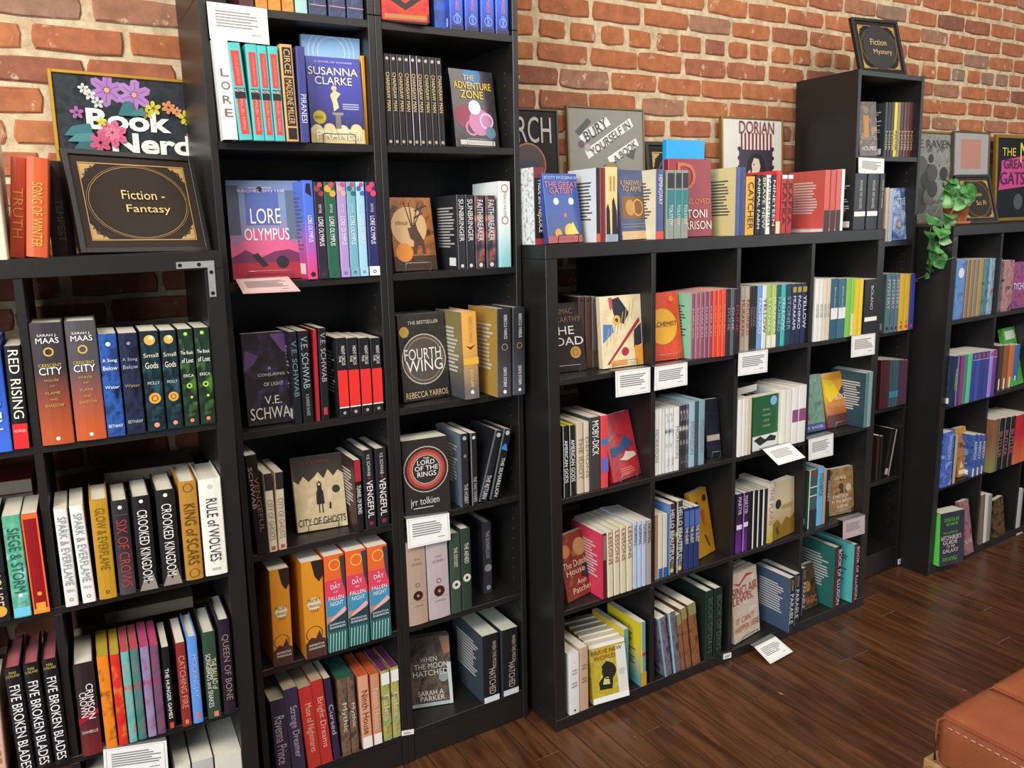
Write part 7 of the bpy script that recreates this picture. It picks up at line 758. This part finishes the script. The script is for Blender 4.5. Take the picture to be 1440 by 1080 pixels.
('P','R',(.4209,.345,1.466),-.0333,.0617,.4089,.4094,'gold framed engraving of dark birds behind potted plant',(('d',.30000000000000004,.2,.1,'#3c3c3a'),('d',.37,.2,.1,'#5a5a56'),('d',.44000000000000006,.29000000000000004,.1,'#454543'),('d',.5100000000000001,.29000000000000004,.1,'#6a6a64'),('d',.5800000000000001,.38,.1,'#353533'),('d',.30000000000000004,.38,.1,'#505050'),('d',.37,.47000000000000003,.1,'#62625c'),('d',.44000000000000006,.47000000000000003,.1,'#3a3a38'),('d',.5100000000000001,.56,.1,'#2e2e2c'),('d',.5800000000000001,.56,.1,'#4a4a48'),('d',.30000000000000004,.6499999999999999,.1,'#3c3c3a'),('d',.37,.6499999999999999,.1,'#555550'),('d',.55,.72,.05,'#2c2c2a'),('d',.8,.55,.08,'#2c2c2a')),(('THE RAVEN','#4a4a46',.1,.84,.95,.93),),'#8a6a30',.009,'n:#8a8a82:#9a9a92:#6a6a64','framed_print',.016),
('P','R',(.7353,.325,1.466),-.0341,.0498,.2927,.4149,'grey framed print with pink block and small house',(('r',.2,.6,.78,.93,'#b8806c'),('l',.2,.3,.78,.56,5,'#6a6a70'),('r',.22,.1,.45,.34,'#55555a'),('d',.33,.36,.1,'#55555a'),('l',.5,.1,.78,.32,4,'#8a8a8c')),(),'#6a5c4c',.006,'#a8a4a2','framed_print',.016),
('P','R',(1.1318,.3,1.466),-.0463,.0536,.4197,.4085,'gold framed black poster with pink and yellow lettering',(('p','#c83a84',((.05,.35),(.1,.6),(.95,.66),(.95,.42))),('p','#c83a84',((.1,.6),(.1,.72),(.7,.8),(.7,.62))),('d',.5,.2,.1,'#4a4a50')),(('THE','#e0d030',.1,.78,.4,.88),('GREAT','#241c24',.15,.62,.66,.74),('GATSBY','#241c24',.08,.42,.9,.58),('N','#e0d030',.5,.7,.72,.95)),'#96701f',.016,'#1e2024','framed_print',.016),
('P','R',(.4538,.1246,1.466),-.1976,.3047,.2087,.2195,'black framed science fiction section sign beside potted plant', R25,(('Fiction','#c8ac74',.3,.56,.66,.66),('Sci Fi','#c8ac74',.44,.36,.76,.46)),'#1c1815',.012,'#332c26','section_sign',.016)]
# ------------------------------------------------------------------ books and everything on the shelves
rnd=random.Random(3)
def cover_color(c): return c
def pro(pts,h,bm,bulge=None):
    a=[bm.verts.new((x,y,0)) for x,y in pts]; b=[bm.verts.new((x,y,h)) for x,y in pts]; n=len(pts)
    bm.faces.new(a[::-1]); bm.faces.new(b)
    for i in range(n): bm.faces.new([a[i],a[(i+1)%n],b[(i+1)%n],b[i]])
prev_face=[None]
def spine_book(t):
    _,u,p,w,h,d,lean,lab,c,T,B,A,pg,hard,side=t
    w=max(w-.0006,.003); M=UM(u,(p[0]+.0003,p[1],p[2]+.0004),0,lean)
    M=M@Matrix.Translation((0,0,w*math.tan(lean) if lean>0 else 0))
    r=thing('book',lab,'book',M,'books, '+lab.split(', ',2)[-1])
    tk=.0026 if hard else .0008; tk=min(tk,w*.2); bg=min(.0022,w*.06) if hard else min(.0008,w*.03); cc=min(.0018,w*.15)
    bm=bmesh.new(); pro([(0,d),(0,cc),(cc,0),(w*.35,-bg),(w*.65,-bg),(w-cc,0),(w,cc),(w,d),(w-tk,d),(w-tk,tk+.001),(tk,tk+.001),(tk,d)],h,bm); obj('cover',bm,mat(c,.38),r)
    ins=.0035 if hard else .0004
    bm=bmesh.new(); box(bm,(tk,tk+.0012,ins),(w-tk,d-(.004 if hard else .0004),h-ins)); obj('pages',bm,pagemat(pg),r)
    D=Decal(lambda a,b,k:Vector((a,-bg-k,b)),w,h)
    for f0,f1,col in B: D.poly([(w*.03,f0*h+.0005),(w*.97,f0*h+.0005),(w*.97,f1*h-.0005),(w*.03,f1*h-.0005)],col)
    for a in A: D.prim(a,rnd)
    D.done('spine_print',r)
    if T:
        D=Decal(lambda a,b,k:Vector((a,-bg-k,b)),w,h,.0012)
        for m,s,col,f0,f1,l,rr in T: D.text(s,col,l*w,(1-f1)*h,rr*w,(1-f0)*h,m)
        D.done('title',r)
    if side: D=Decal(lambda a,b,k:Vector((-k,d-a,b)),d,h); D.poly([(0,0),(d,0),(d,h),(0,h)],side); lum=sum(lin(side.split(':')[1] if ':' in side else side)[:3]); D.prim(('l',.14,.3,.86,.84,12,'#c8c4bc' if lum<.9 else '#5a5650'),rnd) if side[0]!='n' else 0; D.done('back_print',r)
    elif prev_face[0] or (B and h>0 and d>.125):
        # printed back cover: blurb lines and bar code panel on the side facing left
        D=Decal(lambda a,b,k:Vector((-k,d-a,b)),d,h)
        lum=sum(lin(c.split(':')[1] if ':' in c else c)[:3]); tc='#b8b6b0' if lum<.8 else '#55524e'
        D.prim(('l',.12,.3,.88,.86,14,tc),rnd); D.prim(('r',.62,.05,.9,.16,'#e6e4de'),rnd); D.done('back_print',r)
    prev_face[0]=None
def face_book(t):
    _,u,p,psi,tau,w,h,th,lab,c,A,T,sp,stand,pg,hard=t
    M=UM(u,(p[0],p[1],p[2]+.0032+ (th*math.sin(tau) if 0 else 0)),psi,0,tau)
    r=thing('book',lab,'book',M,'books, '+lab.split(', ',2)[-1]); tk=.0025 if hard else .0007
    x0,x1=-w/2,w/2
    bm=bmesh.new(); pro([(x1,0),(x0+.001,0),(x0,.001),(x0,th-.001),(x0+.001,th),(x1,th),(x1,th-tk),(x0+tk+.001,th-tk),(x0+tk+.001,tk),(x1,tk)],h,bm); obj('cover',bm,mat(c,.34,0,.3),r)
    bm=bmesh.new(); box(bm,(x0+tk+.0012,tk,.0004 if not hard else .003),(x1-(.0005 if not hard else .003),th-tk,h-(.0004 if not hard else .003))); obj('pages',bm,pagemat(pg),r)
    fn=lambda a,b,k:Vector((x0+a,-k,b))
    D=Decal(fn,w,h)
    for a in A: D.prim(a,rnd)
    D.done('cover_art',r)
    D=Decal(fn,w,h,.0022)
    for a in T: D.text(a[0],a[1],a[2]*w,a[3]*h,a[4]*w,a[5]*h)
    D.done('title',r)
    if sp:
        D=Decal(lambda a,b,k:Vector((x0-k,th-a,b)),th,h); D.poly([(.001,.001),(th-.001,.001),(th-.001,h-.001),(.001,h-.001)],sp); D.done('spine_print',r)
    if stand:
        M2=UM(u,(p[0],p[1],p[2]+.0012),psi,0,0); lk=lab.split(',')[0]
        s=thing('book_stand',('black' if stand=='black' else 'pale')+' wire easel holding the '+lk+' book','stand',M2)
        m=mat('#1a1a1c',.3,.4,key='wire') if stand=='black' else mat('#b0b0b4',.25,.8,key='wire')
        a=w*.3; bm=bmesh.new(); tt=math.tan(tau); bk=th+.006
        tube(bm,[(-a,bk+.03,.0005),(-a,-.006,.0005),(-a,-.0085,.003),(-a,-.0105,.021),(-a+.002,-.011,.0225),(a-.002,-.011,.0225),(a,-.0105,.021),(a,-.0085,.003),(a,-.006,.0005),(a,bk+.03,.0005)],.0011); obj('front_lip',bm,m,s)
        bm=bmesh.new(); H=h*.6; tube(bm,[(-a,bk+.03,.0005),(-a*.9,bk+.012+0,.02),(-a*.7,bk+tt*H+.002,H),(a*.7,bk+tt*H+.002,H),(a*.9,bk+.012,.02),(a,bk+.03,.0005)],.0011); obj('back_rest',bm,m,s)
    prev_face[0]=True
def card(t):
    _,P,lab,kind,col=t; P=[Vector(p) for p in P]; c=sum(P,Vector())/4
    n=(P[1]-P[0]).cross(P[3]-P[0]).normalized()
    if n.dot(cam.matrix_world.translation-c)<0: n=-n
    W_,H_=(P[1]-P[0]).length,(P[3]-P[0]).length
    r=thing(kind,lab,'card' if kind=='card' else 'tag',Matrix.Translation(c))
    fn=lambda a,b,k:(P[3]+(P[2]-P[3])*(a/W_)).lerp(P[0]+(P[1]-P[0])*(a/W_),b/H_)+n*k-c
    bm=bmesh.new(); a=[bm.verts.new(q-c) for q in P]; b=[bm.verts.new(q-c-n*.0016) for q in P]
    bm.faces.new(a); bm.faces.new(b[::-1]); [bm.faces.new([a[i],a[(i+1)%4],b[(i+1)%4],b[i]]) for i in range(4)]; obj('paper',bm,mat(col,.5),r)
    if kind=='card':
        D=Decal(fn,W_,H_); g='#8c8a88'
        for q in ((.04,.05,.96,.058),(.04,.942,.96,.95),(.04,.05,.046,.95),(.954,.05,.96,.95)): D.prim(('r',*q,'#a8a6a2'),rnd)
        D.prim(('l',.12,.36,.9,.84,6,g),rnd); D.prim(('l',.7,.2,.88,.25,1,g),rnd); D.done('printed_lines',r)
        # clear holder lip reaching back onto the shelf
        up=(P[0]+P[1])/2; bm=bmesh.new(); e=(P[1]-P[0])*.5; bk=Vector((0,.03,.0))
        vs=[up-e,up+e,up+e+bk,up-e+bk]; a=[bm.verts.new(q-c+Vector((0,0,.0006))) for q in vs]; b=[bm.verts.new(q-c+Vector((0,0,-.0006))) for q in vs]
        bm.faces.new(a); bm.faces.new(b[::-1]); [bm.faces.new([a[i],a[(i+1)%4],b[(i+1)%4],b[i]]) for i in range(4)]; obj('holder_lip',bm,mat('#77787a',.2,key='acrylic'),r)
    else:
        D=Decal(fn,W_,H_); D.prim(('l',.15,.3,.85,.75,2,'#555555'),rnd); D.done('printed_lines',r)
def flat(t):
    _,u,p,w,d,th,yaw,lab,c,pg=t
    kd='board' if 'board' in lab else 'book'; r=thing(kd,lab,kd,UM(u,p,yaw)); 
    if d<.03: bm=bmesh.new(); box(bm,(0,0,0),(w,d,th),bev=.001); obj('cover',bm,mat(c,.4),r); return
    bm=bmesh.new(); tk=.001; box(bm,(0,0,0),(w,d,tk)); box(bm,(0,0,th-tk),(w,d,th)); box(bm,(0,d-tk,0),(w,d,th)); obj('cover',bm,mat(c,.4),r)
    bm=bmesh.new(); box(bm,(.001,.001,tk),(w-.001,d-tk,th-tk)); obj('pages',bm,pagemat(pg),r)
def framed(t):
    _,u,p,psi,tau,w,h,lab,A,T,fc,fw,c,name,dp=t
    r=thing(name,lab,'sign' if 'sign' in name else 'picture',UM(u,(p[0],p[1],p[2]+.0015),psi,0,tau)); x0=-w/2
    fm=mat(fc,.5,.5 if fc[1]>'5' else 0)
    for lo,hi in (((x0,0,0),(x0+fw,dp,h)),((-x0-fw,0,0),(-x0,dp,h)),((x0+fw,0,0),(-x0-fw,dp,fw)),((x0+fw,0,h-fw),(-x0-fw,dp,h))):
        bm=bmesh.new(); box(bm,lo,hi,bev=.0012); obj('frame_bar',bm,fm,r)
    bm=bmesh.new(); box(bm,(x0+fw*.9,.005,fw*.9),(-x0-fw*.9,dp-.002,h-fw*.9)); pm=mat(c,.6,key='print'); pm.node_tree.nodes['Principled BSDF'].inputs['Specular IOR Level'].default_value=.15; obj('print',bm,pm,r)
    W2,H2=w-2*fw,h-2*fw; fn=lambda a,b,k:Vector((x0+fw+a,.005-k,fw+b)); D=Decal(fn,W2,H2)
    def cl(v): return min(1,max(0,v))
    for a in A:
        if a[0]=='p': a=('p',a[1],tuple((cl(x),cl(y)) for x,y in a[2]))
        D.prim(a,rnd)
    D.done('artwork',r)
    D=Decal(fn,W2,H2,.0032)
    for a in T: D.text(a[0],a[1],a[2]*W2,a[3]*H2,a[4]*W2,a[5]*H2,'h',a[6] if len(a)>6 else 0)
    D.done('lettering',r)
for t in DATA: {'S':spine_book,'F':face_book,'K':card,'H':flat,'P':framed}[t[0]](t)
# ------------------------------------------------------------------ potted trailing plant on the right cube unit
PX,PY=(.262,.14); R_=UF('R'); base=R_((PX,PY,1.4662))
pot=thing('potted_plant','trailing green plant in a terracotta pot on the right cube unit','plant',Matrix.Translation(base))
def lathe(name,prof,m,parent,n=28):
    bm=bmesh.new(); rings=[[bm.verts.new((r*math.cos(2*math.pi*k/n),r*math.sin(2*math.pi*k/n),z)) for k in range(n)] for r,z in prof]
    for i in range(len(rings)-1):
        for k in range(n): bm.faces.new([rings[i][k],rings[i][(k+1)%n],rings[i+1][(k+1)%n],rings[i+1][k]])
    bm.faces.new(rings[0][::-1]); bm.faces.new(rings[-1]); return obj(name,bm,m,parent,True)
TER=mat('n:#b5643c:#c07048:#cf8a66',.8,key='terra')
lathe('saucer',[(.04,0),(.056,.004),(.058,.014),(.054,.014),(.05,.006),(.03,.005)],TER,pot)
lathe('pot',[(.036,.006),(.04,.01),(.051,.078),(.056,.079),(.057,.104),(.052,.104),(.048,.085),(.03,.082)],TER,pot)
lathe('soil',[(.02,.08),(.049,.09),(.03,.096),(.008,.098)],mat('#2c2018',.95),pot)
LEAF=mat('n:#2f6a30:#4a8a42:#6ea85c',.35,0,.2,key='leaf'); STEM=mat('#6a7a4c',.6)
rp=random.Random(11)
def leaf(pos,dr,size,tilt):
    bm=bmesh.new(); pts=[(0,0),(.35,-.12),(.55,.1),(.52,.4),(.3,.75),(0,1.05)]
    dr=dr.normalized(); nrm=Vector((-.6,-.75,.3+tilt)).normalized(); side=dr.cross(nrm).normalized(); nrm=side.cross(dr)
    mid=[bm.verts.new(pos+dr*(y*size)+nrm*(-.1*size*(1-abs(y-.4)))) for y in (0,.1,.35,.7,1.05)]
    ed=[(.0,0),(.52,-.08),(.6,.3),(.36,.72),(0,1.05)]
    for sg in (1,-1):
        e=[mid[0]]+[bm.verts.new(pos+side*(sg*x*size)+dr*(y*size)+nrm*(.08*size)) for x,y in ed[1:4]]+[mid[4]]
        for i in range(4):
            q=[mid[i],mid[i+1],e[i+1],e[i]]; q=[v for j,v in enumerate(q) if v not in q[:j]]
            if len(q)>2: bm.faces.new(q if sg>0 else q[::-1])
    return obj('leaf',bm,LEAF,pot,True,recalc=False)
def vine(pts,nl,s0,s1):
    P=[Vector(p) for p in pts]; fine=[]
    for i in range(len(P)-1):
        for k in range(5): fine.append(P[i].lerp(P[i+1],k/5))
    fine.append(P[-1]); bm=bmesh.new(); tube(bm,fine,.0016,5); obj('stem',bm,STEM,pot)
    for k in range(nl):
        f=(k+.6)/nl*(len(fine)-1); a=fine[int(f)]; sd=1 if k%2 else -1
        d=Vector((sd*rp.uniform(.5,1),rp.uniform(-.6,-.1),rp.uniform(-.9,.1))); leaf(a,d,rp.uniform(s0,s1),rp.uniform(-.2,.3))
fw=UF('R'); L_=lambda x,y,z:fw((x,y,z))-base
vine([(-.01,-.01,.1),(-.06,-.02,.15),(-.14,-.05,.14),L_(-.005,.085,1.5),L_(-.028,.08,1.43),L_(-.03,.075,1.36),L_(-.03,.07,1.3)],13,.04,.062)
vine([(0,-.02,.1),(-.03,-.04,.15),(-.1,-.06,.13),L_(.03,.03,1.52),L_(-.025,.035,1.47),L_(-.03,.035,1.4),L_(-.032,.035,1.33)],12,.04,.06)
vine([(.0,.0,.1),(-.04,.0,.17),(-.09,-.01,.17),(-.14,-.02,.13)],8,.04,.055)
vine([(.01,-.01,.1),(.0,-.04,.15),(-.04,-.06,.13),(-.07,-.07,.08)],7,.038,.055)
vine([(.01,.0,.1),(.02,-.03,.14),(.035,-.05,.11)],3,.03,.04)
vine([L_(-.03,.07,1.31),L_(-.034,.06,1.285),L_(-.03,.1,1.265),L_(-.03,.14,1.25)],3,.02,.028)
vine([L_(-.032,.04,1.34),L_(-.025,.01,1.335),L_(-.0,-.01,1.345),L_(.03,-.006,1.342)],0,.01,.02)
# ------------------------------------------------------------------ leather daybed at lower right
SX,SY=.425,-1.30
bed=thing('daybed','tan orange leather daybed cushion on a pale wooden frame','daybed',Matrix.Translation((SX,SY,0)))
LE=mat('n:#8f4a2c:#95502f:#9c5634:6',.38,0,.15,bump=.35,bscale=260,key='leather'); LE2=mat('#d9a08a',.6)
def cushion(x0,x1,y0,y1,z0,z1):
    bm=bmesh.new(); nx,ny,nz=10,36,6
    def P_(i,j,k):
        a,b,c=i/nx,j/ny,k/nz; x=x0+(x1-x0)*a; y=y0+(y1-y0)*b; z=z0+(z1-z0)*c
        r=.022 if (x1-x0)>.1 else .01
        # rounded box
        cx=min(max(x,x0+r),x1-r); cy=min(max(y,y0+r),y1-r); cz=min(max(z,z0+r),z1-r); v=Vector((x-cx,y-cy,z-cz))
        if v.length>1e-9 and (abs(x-cx)>0)+(abs(y-cy)>0)+(abs(z-cz)>0)>1: v=v.normalized()*r
        q=Vector((cx,cy,cz))+v
        q.z+= .012*math.sin(math.pi*a)*math.sin(math.pi*b)**.4*(1 if c>.5 else 0)
        q.x-= .012*math.sin(math.pi*b)**.5*math.sin(math.pi*c)*(1-a)**3
        return q
    V={}
    def g(i,j,k):
        if (i,j,k) not in V: V[(i,j,k)]=bm.verts.new(P_(i,j,k))
        return V[(i,j,k)]
    for i in range(nx):
        for j in range(ny):
            bm.faces.new([g(i,j,0),g(i,j+1,0),g(i+1,j+1,0),g(i+1,j,0)]); bm.faces.new([g(i,j,nz),g(i+1,j,nz),g(i+1,j+1,nz),g(i,j+1,nz)])
    for k in range(nz):
        for i in range(nx):
            bm.faces.new([g(i,0,k),g(i+1,0,k),g(i+1,0,k+1),g(i,0,k+1)]); bm.faces.new([g(i,ny,k),g(i,ny,k+1),g(i+1,ny,k+1),g(i+1,ny,k)])
        for j in range(ny):
            bm.faces.new([g(0,j,k),g(0,j,k+1),g(0,j+1,k+1),g(0,j+1,k)]); bm.faces.new([g(nx,j,k),g(nx,j+1,k),g(nx,j+1,k+1),g(nx,j,k+1)])
    return obj('cushion_panel',bm,LE,bed,True)
NP=8; PW=.195; DY=-.78
for i in range(NP): cushion(i*PW+.001,(i+1)*PW-.001,DY,0,.29,.425)
for i in range(NP+1):
    bm=bmesh.new(); x=i*PW; zt=.4235 if 0<i<NP else .4185; tube(bm,[(x,DY+.02,zt),(x,DY/2,zt+.0015),(x,-.018,zt),(x,-.004,zt-.014),(x,-.001,.36),(x,-.004,.305)],.0035,8); obj('piping',bm,LE,bed)
bm=bmesh.new()
for k in range(44):
    y=-.03-k*.0168; c=Vector((-.0125+.007*0,y,.4))
    tube(bm,[(-.0058,y,.403),(-.0058,y-.0105,.403)],.0012,5)
o=obj('stitching',bm,LE2,bed); o['kind']='stuff'; o['label']='pale stitching along the seam'
WD=mat('n:#b58a5a:#c09868:#a87c4c:12',.4,key='bedwood')
for lo,hi in (((-.028,DY-.0,.225),(.01,.015,.275)),((NP*PW-.01,DY,.235),(NP*PW+.035,.03,.285)),((.011,-.015,.235),(NP*PW-.011,.03,.285)),((.011,DY,.235),(NP*PW-.011,DY+.045,.285))):
    bm=bmesh.new(); box(bm,lo,hi,bev=.004); obj('frame_rail',bm,WD,bed)
CH=mat('#c8ccd0',.12,1,key='chrome')
for x in (.03,NP*PW-.03):
    for y in (-.03,DY+.06): 
        bm=bmesh.new(); tube(bm,[(x,y,0),(x,y,.2345)],.017,16); obj('leg',bm,CH,bed)
bm=bmesh.new(); box(bm,(-.034,DY,.232),(-.0285,.02,.268),bev=.001); obj('metal_edge',bm,CH,bed)
print('objects',len(bpy.data.objects))
